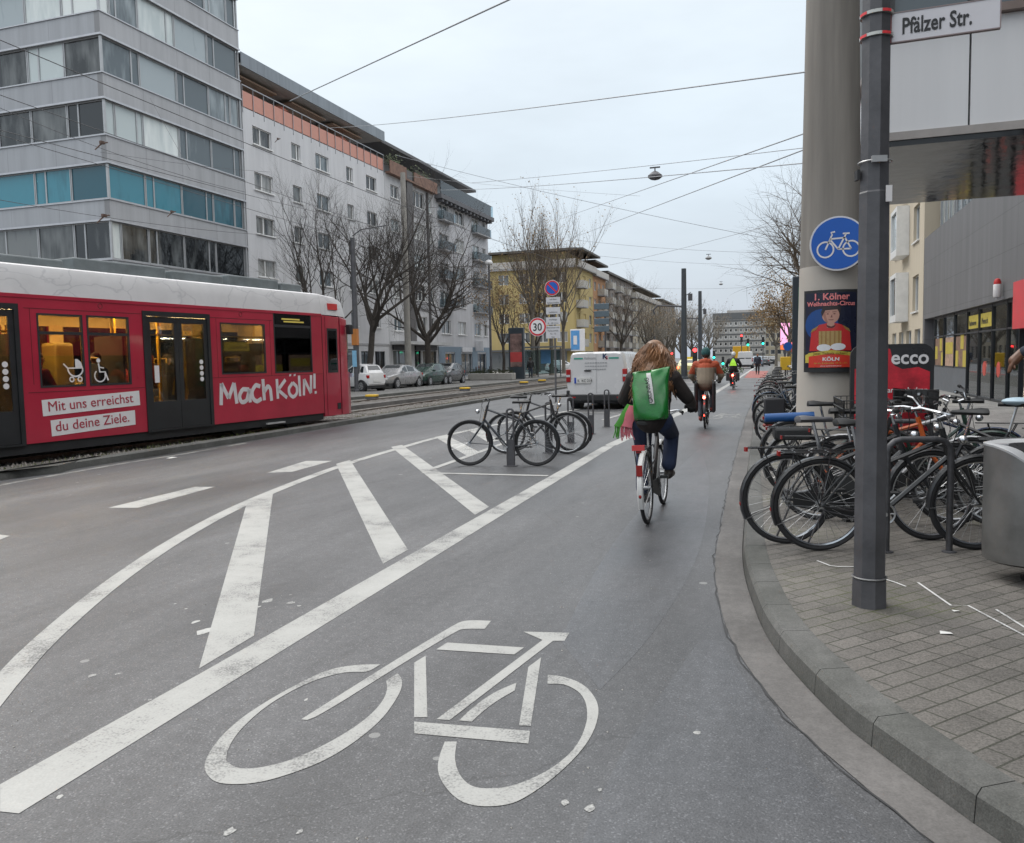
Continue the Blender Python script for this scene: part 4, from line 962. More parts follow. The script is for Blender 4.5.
for i in range(6): window(pb_, .1 + i * 1.9, 5.73, 1.85, 2.6, DGREY, SKYP, y=.1, cols=2)
mb = MB(); mb.box(0.02, 14, .25, 4.3, 5.73, 8.6); mb.mat(1).box(-.1, 14, -.1, 4.5, 8.35, 12); mb.build('upper_wall', [DGREY, M('upper_render', (.45, .44, .42), .7)], pb_, False)
# ---------------------------------------------------------------- tram
TRED = M('tram_red', (.40, .016, .042), .34, 0, .14, 1.0, coat=.5)
TWHITE = M('tram_white', (.60, .59, .59), .42, 0, .07, 1.6)
def veins(m, col, scale, width):       # thin branching grey veins of the roof wrap
    nt = m.node_tree; N, L = nt.nodes, nt.links; b = N['Principled BSDF']; src = b.inputs['Base Color'].links[0].from_socket
    tc = N.new('ShaderNodeTexCoord'); mp = N.new('ShaderNodeMapping'); mp.inputs['Scale'].default_value = (.55, 1, 1.0); mp.inputs['Rotation'].default_value = (0, rad(38), 0); L.new(tc.outputs['Object'], mp.inputs[0])
    nz = N.new('ShaderNodeTexNoise'); nz.inputs['Scale'].default_value = 2.2; nz.inputs['Detail'].default_value = 5; L.new(mp.outputs[0], nz.inputs['Vector'])
    ml = N.new('ShaderNodeVectorMath'); ml.operation = 'MULTIPLY_ADD'; ml.inputs[1].default_value = (.6, .6, .6); L.new(nz.outputs['Color'], ml.inputs[0]); L.new(mp.outputs[0], ml.inputs[2])
    vc = N.new('ShaderNodeTexVoronoi'); vc.feature = 'DISTANCE_TO_EDGE'; vc.inputs['Scale'].default_value = scale; L.new(ml.outputs[0], vc.inputs['Vector'])
    mr = N.new('ShaderNodeMapRange'); mr.inputs[1].default_value = 0; mr.inputs[2].default_value = width; mr.inputs[3].default_value = .42; mr.inputs[4].default_value = 0; L.new(vc.outputs['Distance'], mr.inputs[0])
    mx = N.new('ShaderNodeMix'); mx.data_type = 'RGBA'; mx.inputs['B'].default_value = (*col, 1); L.new(mr.outputs[0], mx.inputs['Factor']); L.new(src, mx.inputs['A']); L.new(mx.outputs['Result'], b.inputs['Base Color'])
veins(TWHITE, (.33, .33, .35), 1.9, .03)
BLK = M('matt_black', (.018, .019, .021), .55, 0, .2)
RUB = M('door_black', (.02, .022, .024), .35, 0, .2)
TG = GLASS('tram_glazing', (.70, .66, .60), .8)
DGL = GLASS('dark_glazing', (.25, .26, .27), 1.0)
STICK = M('sticker_white', (.72, .70, .70), .5, 0, .05)
tr = thing('tram', 'red and white low floor tram with lit windows passing on the left', 'tram', TP, rad(83))
S0 = -19.0; SN = 5.42
side = [(-2.2, 1.27, .87, 1.28), (-1.25, 1.27, .9, 1.28), (1.97, 1.4, 1.39, 1.13), (3.65, 1.39, 1.37, 1.45), (-7.3, 1.27, 1.3, 1.28), (-5.8, 1.27, 1.3, 1.28), (-12.2, 1.27, 1.3, 1.28), (-10.6, 1.27, 1.3, 1.28), (-16.4, 1.27, 1.3, 1.28), (-14.8, 1.27, 1.3, 1.28)]
doors = [(-.04, .34, 1.72, 2.35), (-4.24, .34, 1.72, 2.35), (-9.1, .34, 1.5, 2.35), (-13.6, .34, 1.1, 2.35)]
HL = [(x - S0, z, w_, h) for x, z, w_, h in side + doors]
def wallside(mb, y, sgn):
    sub = MB(); facade(sub, SN - S0, 2.84, HL, .07 , 1, z0=.33, side=False)
    for v in range(len(sub.v)):
        x, yy, z = sub.v[v]; sub.v[v] = (x + S0, y + yy * sgn, z)
    mb.add(sub.v, [tuple(f) for f in sub.f])
mb = MB(); wallside(mb, 2.325, -.3); wallside(mb, .076, .2); mb.build('inner_wall', M('tram_interior', (.55, .40, .16), .6), tr, False)
mb = MB(); wallside(mb, 0, 1); wallside(mb, 2.4, -1)
mb.quad((S0, .001, .33), (S0, .001, 2.84), (S0, 2.399, 2.84), (S0, 2.399, .33))
mb.build('body', TRED, tr, False)
# white roof shoulders, cambered
mb = MB(); pr = [(-.004, 2.842), (.02, 3.1), (.045, 3.28), (.07, 3.345), (.14, 3.375), (.6, 3.41), (1.8, 3.41), (2.26, 3.375), (2.33, 3.345), (2.355, 3.28), (2.38, 3.1), (2.404, 2.842)]
mb.loft([[(s, y, z) for y, z in pr] for s in (S0, SN)]); mb.build('roof_shell', TWHITE, tr, True, 30)
mb = MB(); mb.box(S0, SN, -.012, .0 - .003, 2.80, 2.86); mb.build('roof_seam', TRED, tr)
# underframe, skirt, bogies
mb = MB(); mb.box(S0, SN, .03, 2.37, .16, .329); mb.build('skirt', BLK, tr)
mb = MB()
for s in (-14.6, -5.1, 3.5):
    mb = MB(); mb.box(s - 1.3, s + 1.3, .12, .16, .14, .34); mb.box(s - .3, s + .3, .06, .15, .12, .22); bo_ = mb.build('bogie', BLK, tr)
    for ds in (-.9, .9):
        for y in (.18, 2.1): mb = MB(); mb.cyl((s + ds, y, .30), (s + ds, y + .12, .30), .29, n=18); mb.build('wheel', BLK, bo_)
mb = MB(); mb.box(3.3, 3.9, -.03, .1, .20, .235); mb.build('step', M('step_pale', (.4, .4, .4), .5), tr)
# glazing and frames
for i, (x, z, w_, h) in enumerate(side):
    f = MB(); t_ = .035
    f.box(x, x + w_, -.006, .03, z, z + t_); f.box(x, x + w_, -.006, .03, z + h - t_, z + h); f.box(x, x + t_, -.005, .03, z + t_, z + h - t_); f.box(x + w_ - t_, x + w_, -.005, .03, z + t_, z + h - t_)
    if i != 3 and i != 2: f.box(x + t_, x + w_ - t_, -.004, .03, z + h - .36, z + h - .31)
    if i == 3: f.box(x + t_, x + w_ - t_, -.004, .03, 2.48, 2.54)
    fo = f.build('window', BLK, tr, False); g = MB(); g.box(x + t_, x + w_ - t_, .008, .014, z + t_, z + h - t_); g.build('pane', DGL if i == 3 else TG, fo, False)
    g = MB(); g.box(x, x + w_, 2.386, 2.392, z, z + h); g.build('far_pane', DGL, tr, False)
for x, z, w_, h in doors:
    f = MB(); f.box(x, x + w_, -.02, .05, z + h - .1, z + h); f.box(x, x + .08, -.02, .05, z, z + h - .1); f.box(x + w_ - .08, x + w_, -.02, .05, z, z + h - .1); f.box(x, x + w_, -.02, .05, z - .03, z)
    f.build('door_frame', RUB, tr, False)
    wl = (w_ - .16) / 2
    for k in range(2):
        x0 = x + .08 + k * wl; d = MB()
        d.box(x0 + .004, x0 + wl - .004, .0, .04, z + .004, .90); d.box(x0 + .004, x0 + wl - .004, 0, .04, z + h - .22, z + h - .104)
        d.box(x0 + .004, x0 + .1, 0, .04, .90, z + h - .22); d.box(x0 + wl - .1, x0 + wl - .004, 0, .04, .90, z + h - .22)
        do = d.build('door', RUB, tr, False); g = MB(); g.box(x0 + .1, x0 + wl - .1, .012, .02, .9, z + h - .22); g.build('pane', TG, do, False)
        if k == 1:
            q = MB()
            for j in range(4): q.disc((x0 + wl - .19, .008, 1.32 + j * .12), (0, -1, 0), .05, .004, 14)
            q.build('door_sticker', STICK, do)
    g = MB(); g.box(x, x + w_, 2.386, 2.392, z, z + h); g.build('far_pane', DGL, tr, False)
q = MB(); q.box(.2, .31, .004, .009, 1.28, 1.62); q.build('notice', STICK, tr)
text('number_display', '3006', .14, EM('amber_led', (1, .5, .05), 1.6), tr, (.95, .03, 2.23), ext=.001)
q = MB()
for k, (a, b, z) in enumerate(((3.95, 4.6, 2.66), (4.02, 4.75, 2.6))): q.box(a, b, .004, .007, z, z + .035)
q.build('destination_display', EM('display_dim', (.75, .6, .12), .18), tr)
# nose and cab
def sec(s, y0, y1, z0, z1, c=.12):
    return [(s, y0, z0), (s, y0, z1 - c), (s, y0 + c, z1), (s, y1 - c, z1), (s, y1, z1 - c), (s, y1, z0)]
mb = MB(); mb.loft([sec(SN + .012, .0, 2.4, .24, 2.83, .01), sec(6.25, .01, 2.39, .24, 2.80, .02), sec(6.55, .07, 2.33, .24, 2.76, .02)]); mb.loft([sec(6.55, .07, 2.33, .24, 1.38, .02), sec(6.85, .22, 2.18, .24, 1.34, .02), sec(7.03, .42, 1.98, .26, 1.24, .03), sec(7.10, .6, 1.8, .34, 1.08, .03)])
nose = mb.build('cab', TRED, tr, True, 25)
mb = MB(); mb.loft([sec(6.553, .08, 2.32, 1.385, 2.75, .02), sec(6.74, .18, 2.22, 1.365, 2.45, .03), sec(6.93, .32, 2.08, 1.34, 1.9, .03)]); mb.build('windscreen', M('windscreen_dark', (.02, .022, .025), .06, 0, .1, spec=.8), tr, True, 25)
mb = MB(); mb.loft([[(s, y + (dy if y < 1.2 else -dy), z - dz * (1 if z > 2.9 else .2)) for y, z in pr] for s, dy, dz in ((SN + .005, 0, .0), (6.1, .015, .05), (6.45, .08, .14), (6.75, .24, .36))]); mb.build('cab_roof', TWHITE, tr, True, 25)
mb = MB(); mb.box(5.63, 6.05, -.004, .03, 1.36, 2.5); cd = mb.build('cab_door_window', BLK, tr, False)
g = MB(); g.box(5.68, 6.0, -.009, -.005, 1.43, 2.44); g.build('pane', DGL, cd, False)
for s in (5.43, 5.56, 6.16):
    mb = MB(); mb.box(s, s + .014, -.004, .02, .26, 2.80); mb.build('panel_joint', M('joint_dark', (.12, .008, .015), .6), tr, False)
mb = MB(); mb.box(6.46, 6.6, -.12, .02, 2.36, 2.62); mb.cyl((6.5, -.02, 2.56), (6.5, .2, 2.62), .02); mb.build('mirror', BLK, tr, bevel=.02)
mb = MB(); mb.box(5.98, 6.12, -.004, .06, .40, .56); mb.build('coupler_hatch', BLK, tr)
mb = MB(); mb.box(6.80, 6.88, .12, .34, 1.22, 1.32); mb.build('headlight', M('headlight_glass', (.5, .6, .7), .1), tr)
q = MB(); q.box(5.72, 6.1, .0, .05, 2.98, 3.14); q.build('roof_logo', M('logo_red', (.6, .04, .04), .5), tr, False)
# lettering on the side
def tilt(o, a): o.rotation_euler = (PI / 2, -a, 0)
q = MB(); q.ngon([(-2.2, -.004, 1.06), (-.2, -.004, 1.14), (-.19, -.004, .86), (-2.19, -.004, .78)]); q.ngon([(-2.06, -.004, .70), (-.32, -.004, .77), (-.32, -.004, .49), (-2.05, -.004, .42)])
q.build('slogan_panel', STICK, tr, False)
RLET = M('slogan_red', (.38, .035, .06), .5)
tilt(text('slogan', 'Mit uns erreichst', .25, RLET, tr, (-2.10, -.007, .855), sx=1.02), rad(2.3))
tilt(text('slogan', 'du deine Ziele.', .25, RLET, tr, (-1.98, -.007, .50), sx=1.02), rad(2.3))
STR = {'M': [[(0, 0), (.06, 1)], [(.06, 1), (.38, .3)], [(.38, .3), (.68, 1)], [(.68, 1), (.78, .02)]],
       'a': [[(.55, .62), (.25, .66), (.05, .35), (.15, .05), (.42, .15), (.56, .6)], [(.56, .66), (.58, .0)]],
       'c': [[(.5, .72), (.28, .8), (.06, .5), (.1, .15), (.32, .0), (.55, .12)]],
       'h': [[(.06, 1.05), (.1, 0)], [(.1, .4), (.3, .68), (.46, .5), (.5, -.05)]],
       'K': [[(.1, 1), (.12, 0)], [(.6, .95), (.15, .45)], [(.15, .45), (.65, .02)]],
       'O': [[(.3, .75), (.08, .5), (.08, .2), (.3, .02), (.52, .2), (.52, .55), (.3, .75)]],
       'l': [[(.1, 1.08), (.12, .0)]], 'N': [[(.05, 0), (.1, .85)], [(.1, .85), (.5, .1)], [(.5, .1), (.55, 1.05)]], '!': [[(.12, 1.1), (.09, .3)]]}
mb = MB()
x = 1.9
for k, (ch, wd) in enumerate((('M', .98), ('a', .72), ('c', .66), ('h', .82), ('K', .80), ('O', .66), ('l', .34), ('N', .72), ('!', .3))):
    w0, hh = .735, .47; z0 = .735 + .012 * k
    for st in STR[ch]:
        st2 = resample([(x + u * w0 * .82, z0 + v * hh) for u, v in st], .03) if len(st) > 2 else [(x + u * w0 * .82, z0 + v * hh) for u, v in st]
        ribbon(mb, st2, .098 if k < 4 else .088, lambda u, v, k=k: (u, -.004 - .0002 * k, v))
    x += wd * w0 * .74
    if ch == 'O':
        for dx in (-.30, -.14): mb.quad((x + dx, -.006, 1.30), (x + dx + .07, -.006, 1.31), (x + dx + .08, -.006, 1.36), (x + dx + .01, -.006, 1.35))
    if ch == '!': mb.quad((x - .11, -.006, .84), (x - .03, -.006, .845), (x - .03, -.006, .91), (x - .11, -.006, .905))
mb.build('painted_slogan', M('slogan_white', (.66, .62, .63), .6), tr, False)
# pram and wheelchair stickers
mb = MB(); f_ = lambda u, v: (u, .003, v)
ribbon(mb, arc((-1.52, 1.60), .15, 180, 360, 10), .028, f_); mb.ngon([f_(-1.52, 1.60), f_(-1.37, 1.60), f_(-1.40, 1.70), f_(-1.47, 1.76), f_(-1.52, 1.76)]); ribbon(mb, [(-1.67, 1.60), (-1.75, 1.68)], .025, f_); ribbon(mb, [(-1.67, 1.6), (-1.37, 1.6)], .022, f_)
for cx in (-1.6, -1.44): ribbon(mb, arc((cx, 1.40), .04, 0, 360, 12), .024, f_)
mb.build('pram_sticker', STICK, tr, False); mb = MB()
mb.disc((-1.05, .003, 1.73), (0, -1, 0), .04, .003, 12); ribbon(mb, arc((-1.03, 1.45), .11, 130, 380, 14), .024, f_); ribbon(mb, [(-1.05, 1.68), (-1.03, 1.52), (-.92, 1.52), (-.86, 1.36)], .03, f_); ribbon(mb, [(-1.04, 1.61), (-.94, 1.59)], .022, f_)
mb.build('wheelchair_sticker', STICK, tr, False)
JD = M('joint_dark', (.12, .008, .015), .6)
for a, b, z in ((-2.42, -.06, 1.19), (-2.42, -.06, 2.62), (1.7, 5.4, 1.33), (1.7, 3.62, 2.62)): mb = MB(); mb.box(a, b, -.003, .004, z, z + .012); mb.build('panel_joint', JD, tr, False)
for s in (1.86, 3.52, -2.32): mb = MB(); mb.box(s, s + .010, -.003, .004, 1.33, 2.62); mb.build('panel_joint', JD, tr, False)
for s in (-.95, 2.6): mb = MB(); mb.ring((s, -.002, 2.73), (0, 1, 0), .045, .006, 16, 4); mb.build('fuel_cap', JD, tr)
# roof equipment
for a, b, h in ((-7.5, -5.5, .2), (-3.2, -1.3, .16), (-1.1, 1.0, .24), (1.15, 2.6, .2), (2.75, 4.4, .25), (4.5, 5.25, .2)): mb = MB(); mb.box(a, b, .45, 1.95, 3.40, 3.40 + h); mb.build('roof_box', M('roof_kit', (.13, .15, .155), .55, 0, .25), tr, False, bevel=.03)
# interior
INT = M('tram_interior', (.55, .40, .16), .6); SEAT = M('tram_seat', (.05, .055, .08), .6, 0, .3); YELP = M('grab_pole_yellow', (.75, .48, .03), .35)
mb = MB(); mb.box(S0 + .02, 5.3, .03, 2.37, .34, .40); mb.build('floor', M('tram_floor', (.12, .11, .10), .6), tr, False)
mb = MB(); mb.box(S0 + .02, 5.3, .08, 2.32, 2.72, 2.76); mb.box(4.9, 4.95, .08, 2.32, .4, 2.7); mb.box(S0 + .02, 5.3, 2.345, 2.36, .4, 1.38); mb.box(S0 + .02, 5.3, .085, .09, .42, .86); mb.box(S0 + .02, 5.3, 2.30, 2.36, 2.46, 2.72)
mb.build('ceiling', INT, tr, False)
mb = MB()
for a in range(-18, 5, 2): mb.box(a, a + 1.5, .95, 1.1, 2.70, 2.718); mb.box(a, a + 1.5, 1.4, 1.55, 2.70, 2.718)
mb.build('ceiling_lamp', EM('tram_lamp', (1, .72, .32), 24), tr, False)
mb = MB()
for s in (-5.2, -2.35, -.3, .3, .82, 1.35, 2.3, 3.6):
    for y in ((.55,) if s not in (.3, 1.35) else (.4, 1.2)): mb.cyl((s, y, .4), (s, y, 2.7), .02, n=8)
mb.tube([(-6, .5, 2.25), (5, .5, 2.25)], .018); mb.tube([(.9, .3, 1.0), (1.0, .3, 1.5), (1.2, .3, 1.5), (1.3, .3, 1.0)], .02)
mb.build('grab_pole', YELP, tr)
for s, y in ((-2.0, 1.9), (-1.45, 1.9), (-2.0, .35), (-.75, .35), (-.9, 1.9), (2.1, .4), (2.9, .4), (2.2, 1.9), (3.0, 1.9), (3.9, .45), (4.4, 1.9), (-6.4, .4), (-6.9, 1.9), (-5.4, .4), (.6, 2.0), (1.1, 2.0)):
    mb = MB(); mb.box(s - .22, s + .2, y - .22, y + .22, .92, 1.02); mb.box(s - .22, s - .16, y - .22, y + .22, 1.02, 1.68); mb.box(s - .1, s + .1, y - .1, y + .1, .4, .92); mb.mat(1).tube([(s - .19, y - .2, 1.6), (s - .19, y - .2, 1.78), (s - .19, y + .2, 1.78), (s - .19, y + .2, 1.6)], .018)
    mb.build('seat', [SEAT, YELP], tr, bevel=.02)

for s, y0, y1, z1 in ((-.42, .12, .9, 2.2), (1.78, .12, .8, 2.2), (2.55, 1.2, 2.2, 2.05), (3.45, .15, .9, 2.1), (4.0, 1.2, 2.2, 2.2), (-2.5, .12, .9, 2.2)):
    mb = MB(); mb.box(s, s + .05, y0, y1, .4, z1); mb.build('partition', M('partition_dark', (.035, .03, .026), .5, 0, .3), tr, False)
for s, y, h, w_ in ((-1.75, 1.55, 1.0, .5), (-.7, 1.6, 1.15, .45), (2.45, .75, 1.0, .42), (4.45, .6, 1.1, .5)):
    mb = MB(); mb.box(s - .2, s + .2, y - w_ / 2, y + w_ / 2, .95, .95 + h); mb.build('seat_back', M('seat_shell', (.20, .14, .03), .5, 0, .3), tr, False, bevel=.06)
# ---------------------------------------------------------------- near street furniture
STEEL = M('painted_steel_grey', (.085, .085, .092), .5, .2, .3, 4, bump=.08)
pp = G(869, 605, KH); PX, PY = pp.x, pp.y
sp = thing('street_sign_post', 'thick grey octagonal steel post in front of the parked bicycles carrying the street name', 'post', (PX, PY, KH), rad(14))
mb = MB(); mb.lathe([(.098, 0), (.096, .16), (.089, .162), (.088, 1.4), (.083, 2.35), (.078, 2.36), (.074, 5.2)], 8); mb.build('pole', STEEL, sp, True, 20)
mb = MB(); mb.ring((0, 0, .17), (0, 0, 1), .092, .006, 16, 5); mb.build('collar', M('collar_grey', (.2, .2, .2), .5, .5), sp)
zc = lambda y: atY(872, y, PY).z - KH
for y in (17, 39):
    z = zc(y); mb = MB(); mb.mat(0).lathe([(.0865, z - .006), (.0865, z + .011)], 20); 
    for a in range(0, 20, 5):
        mb.mat(1)
        aa = [2 * PI * (a + q) / 20 for q in (0, 1, 2)]
        for q in range(2): mb.quad((.0885 * math.cos(aa[q]), .0885 * math.sin(aa[q]), z - .005), (.0885 * math.cos(aa[q + 1]), .0885 * math.sin(aa[q + 1]), z - .005), (.0885 * math.cos(aa[q + 1]), .0885 * math.sin(aa[q + 1]), z + .010), (.0885 * math.cos(aa[q]), .0885 * math.sin(aa[q]), z + .010))
    mb.build('reflector_band', [M('band_silver', (.5, .5, .47), .3, .4), M('band_red', (.75, .05, .06), .35)], sp)
z = zc(163); mb = MB(); mb.ring((0, 0, z), (0, 0, 1), .087, .004, 20, 5); mb.box(-.05, .03, -.105, -.086, z - .017, z + .017); mb.build('pole_clamp', M('clamp_silver', (.45, .45, .45), .35, .7), sp)
q = MB(); q.box(.03, .062, -.094, -.086, zc(205), zc(189)); q.build('small_sticker', STICK, sp, False)
q = MB(); q.box(-.10, -.085, -.02, .03, zc(180), zc(170)); q.build('cable_box', BLK, sp, False)
# street name plate
na, nb = atY(891, 29, PY), atY(996, 15, PY)
ns = thing('street_name_sign', 'white street name plate with black lettering clamped to the octagonal post', 'street sign', (na.x, PY, na.z), rad(-2))
nl = .525; nh = .158
mb = MB(); mb.box(0, nl, -.010, .010, -nh / 2, nh / 2); mb.build('plate', M('enamel_white', (.62, .61, .64), .35, 0, .04), ns, bevel=.003)
mb = MB()
for a, b, c, d in ((0, nl, -nh / 2 - .002, -nh / 2 + .004), (0, nl, nh / 2 - .004, nh / 2 + .002), (-.002, .004, -nh / 2, nh / 2), (nl - .004, nl + .002, -nh / 2, nh / 2)): mb.box(a, b, -.013, .013, c, d)
mb.build('plate_edge', M('plate_edge', (.25, .2, .2), .5), ns, False)
text('lettering', 'Pfälzer Str.', .118, BLK, ns, (.052, -.0125, -.038), ext=.001, sx=.66, bold=.0022)
mb = MB(); mb.box(-.03, .0, -.016, .016, -nh / 2, nh / 2); mb.build('bracket', M('bracket_red', (.35, .05, .06), .4), ns, False)
# round concrete mast with bicycle sign and poster
cc = atY(829, 400, 10.2); CXm = cc.x
cm = thing('concrete_mast', 'thick round concrete tramway mast with its lower part painted beige', 'mast', (CXm, 10.2, KH))
MC = panel_mat('mast_concrete', (.255, .235, .21), 60, 60, .95, .85, .02, streaks=.42)
zb_ = atY(829, 268, 10.2).z - KH
mb = MB(); mb.lathe([(.372 - .0165 * z, z) for z in (zb_, 3, 4, 6, 9)], 40); mb.build('shaft', MC, cm, True, 60)
mb = MB(); mb.lathe([(.38, 0), (.376, .02), (.376 - .0165 * zb_, zb_), (.36 - .0165 * zb_, zb_ + .004)], 40); mb.build('painted_foot', M('mast_paint', (.43, .395, .35), .65, 0, .07, 1.2), cm, True, 60)
zs_ = atY(835, 248, 10.2).z
bs = thing('cycle_path_sign', 'round blue sign with a white bicycle strapped to the concrete mast', 'traffic sign', (CXm + .06, 10.2 - .395, zs_))
R0 = .298
mb = MB(); mb.disc((0, 0, 0), (0, -1, 0), R0, .012, 40); mb.build('disc', M('sign_edge_white', (.65, .65, .68), .35, 0, .04), bs)
mb = MB(); mb.disc((0, -.012, 0), (0, -1, 0), R0 - .018, .003, 40); mb.build('blue_face', M('sign_blue', (.006, .10, .46), .35, 0, .05), bs)
mb = MB(); f_ = lambda u, v: (u * 1.15, -.0175, v * 1.15)
for cx in (-.115, .115): ribbon(mb, arc((cx, -.055), .073, 0, 360, 26), .015, f_)
for st in ([(-.115, -.055), (-.055, .085), (-.085, .10), (-.03, .10)][:2], [(-.07, .045), (.06, .05)], [(-.075, .04), (.0, -.055)], [(.0, -.055), (.068, .085)], [(.0, -.055), (.115, -.055)], [(.06, .05), (.115, -.055)], [(.04, .09), (.10, .09)], [(-.055, .085), (-.065, .105), (-.03, .112)]): ribbon(mb, st, .015, f_)
mb.build('bicycle_symbol', STICK, bs, False)
# poster frame, bent round the mast
zp0, zp1 = atY(829, 372, 9.85).z, atY(829, 290, 9.85).z; pw = .29; ph = zp1 - zp0
po = thing('circus_poster', 'black framed circus poster with a red uniformed attendant curved round the concrete mast', 'poster', (CXm - .005, 10.2, zp0))
RR = .385; VS = ph / 1.04
def wrap(u, v, d=0.): a = u / RR; return ((RR + d) * math.sin(a), -(RR + d) * math.cos(a), v)
def wquad(mb, u0, u1, v0, v1, d, n=8):
    for i in range(n):
        a, b = u0 + (u1 - u0) * i / n, u0 + (u1 - u0) * (i + 1) / n
        mb.quad(wrap(a, v0, d), wrap(b, v0, d), wrap(b, v1, d), wrap(a, v1, d))
def wpoly(mb, pts, d):                 # cut the flat shape into narrow upright strips so that it follows the curve
    pts = [(u, v * VS) for u, v in pts]
    def clip(P, k, keep):
        out = []
        for i in range(len(P)):
            a, b = P[i - 1], P[i]; ia, ib = keep * (a[0] - k) >= 0, keep * (b[0] - k) >= 0
            if ia != ib: f = (k - a[0]) / (b[0] - a[0]); out.append((k, a[1] + f * (b[1] - a[1])))
            if ib: out.append(b)
        return out
    u0, u1 = min(p[0] for p in pts), max(p[0] for p in pts); n = max(1, int((u1 - u0) / .025) + 1)
    for i in range(n):
        q = clip(clip(pts, u0 + (u1 - u0) * i / n, 1), u0 + (u1 - u0) * (i + 1) / n, -1)
        if len(q) > 2: mb.ngon([wrap(u, v, d) for u, v in q])
mb = MB()
prf = []
for i in range(13):
    u = -pw + 2 * pw * i / 12
    prf.append([wrap(u, 0, -.02), wrap(u, 0, .028), wrap(u, ph, .028), wrap(u, ph, -.02)])
mb.loft(prf); mb.build('frame', BLK, po, True, 30)
def pm(n, c): return M('poster_' + n, c, .3, 0, .06)
mb = MB(); wquad(mb, -pw + .025, pw - .025, .05, ph - .03, .0295); mb.build('poster_sheet', pm('navy', (.012, .015, .035)), po, False)
mb = MB(); wpoly(mb, arc((-.1, .60), .17, 0, 360, 20, .2), .0305); mb.build('poster_glow', pm('blue', (.01, .06, .22)), po, False)
mb = MB(); wpoly(mb, [(-.22, .27), (-.20, .5), (-.12, .60), (.0, .63), (.10, .60), (.19, .5), (.21, .27)], .0312); mb.build('poster_jacket', pm('jacket', (.50, .03, .03)), po, False)
mb = MB(); wpoly(mb, arc((-.005, .72), .085, 0, 360, 18, .105), .032); wpoly(mb, [(-.04, .56), (.03, .56), (.03, .66), (-.04, .66)], .0318); mb.build('poster_face', pm('face', (.48, .26, .20)), po, False)
mb = MB(); wpoly(mb, [(-.10, .76), (-.09, .70), (-.06, .78), (.06, .79), (.085, .72), (.09, .82), (.03, .87), (-.07, .86)], .0328); mb.build('poster_hair', pm('hair', (.03, .02, .02)), po, False)
mb = MB(); wpoly(mb, [(-.12, .32), (.10, .32), (.10, .52), (-.12, .52)], .0332); mb.build('poster_box', pm('gold_box', (.40, .27, .10)), po, False)
mb = MB()
for k in range(5): wpoly(mb, [(-.10 + k * .042, .325), (-.085 + k * .042, .325), (-.085 + k * .042, .518), (-.10 + k * .042, .518)], .0336)
wpoly(mb, [(-.21, .50), (-.15, .54), (-.12, .595), (-.19, .545)], .0325); wpoly(mb, [(.20, .50), (.14, .54), (.11, .595), (.18, .545)], .0325); mb.build('poster_trim', pm('trim', (.30, .17, .05)), po, False)
mb = MB()
for u in (-.035, .03): wpoly(mb, arc((u, .735), .012, 0, 360, 8, .008), .0326); wpoly(mb, [(u - .02, .755), (u + .02, .757), (u + .02, .764), (u - .02, .762)], .0327)
wpoly(mb, [(-.03, .665), (.025, .665), (.015, .655), (-.02, .655)], .0326); wpoly(mb, [(-.008, .69), (.012, .69), (.006, .73)], .0324); mb.build('poster_features', pm('features', (.16, .06, .045)), po, False)
mb = MB(); wpoly(mb, [(-.085, .74), (-.06, .64), (-.03, .62), (-.05, .70), (-.06, .78)], .0323); mb.build('poster_cheek', pm('cheek', (.33, .16, .12)), po, False)
mb = MB(); wpoly(mb, [(-.05, .60), (0, .575), (.045, .60), (.03, .565), (0, .555), (-.035, .565)], .0326); mb.build('poster_collar', pm('collar', (.10, .02, .02)), po, False)
mb = MB(); wpoly(mb, arc((-.07, .31), .07, 0, 360, 14, .045), .034); wpoly(mb, arc((.07, .32), .075, 0, 360, 14, .045), .0341); mb.build('poster_glove', pm('glove', (.70, .70, .72)), po, False)
mb = MB(); wpoly(mb, [(-.23, .20), (0, .235), (.23, .20), (.23, .245), (0, .28), (-.23, .245)], .035); wpoly(mb, [(-.265, .12), (-.225, .12), (-.225, .24), (-.265, .22)], .0351); wpoly(mb, [(.225, .12), (.265, .12), (.265, .22), (.225, .24)], .0351); mb.build('poster_banner', pm('yellow', (.72, .46, .03)), po, False)
mb = MB(); wpoly(mb, [(-.225, .06), (.225, .06), (.225, .2), (0, .235), (-.225, .2)], .0348); mb.build('poster_footer', pm('red', (.62, .05, .03)), po, False)
def wtext(body, size, m, v, d=.036, sx=1., bold=0.):
    o = text('poster_lettering', body, size, m, po, ext=.0004, align='CENTER', bold=bold)
    for q in o.data.vertices:
        x, y, z = q.co.x * sx, q.co.y, q.co.z; p = wrap(x, (v + y) * VS, d + z); q.co = p
    o.rotation_euler = (0, 0, 0); o.location = (0, 0, 0); o.scale = (1, 1, 1)
PK = pm('pink', (.72, .22, .22))
wtext('1. Kölner', .115, PK, .915, sx=.82, bold=.003); wtext('Weihnachts-Circus', .078, PK, .84, sx=.80, bold=.002)
wtext('Jetzt Tickets sichern!', .048, pm('brown', (.12, .05, .01)), .222, sx=.85); wtext('KÖLN', .06, STICK, .145, bold=.002); wtext('An der Zoobrücke  19.12. – 4.1.', .03, pm('yellow', (.72, .46, .03)), .105, sx=.85); wtext('www.weihnachtscircus', .022, STICK, .072)
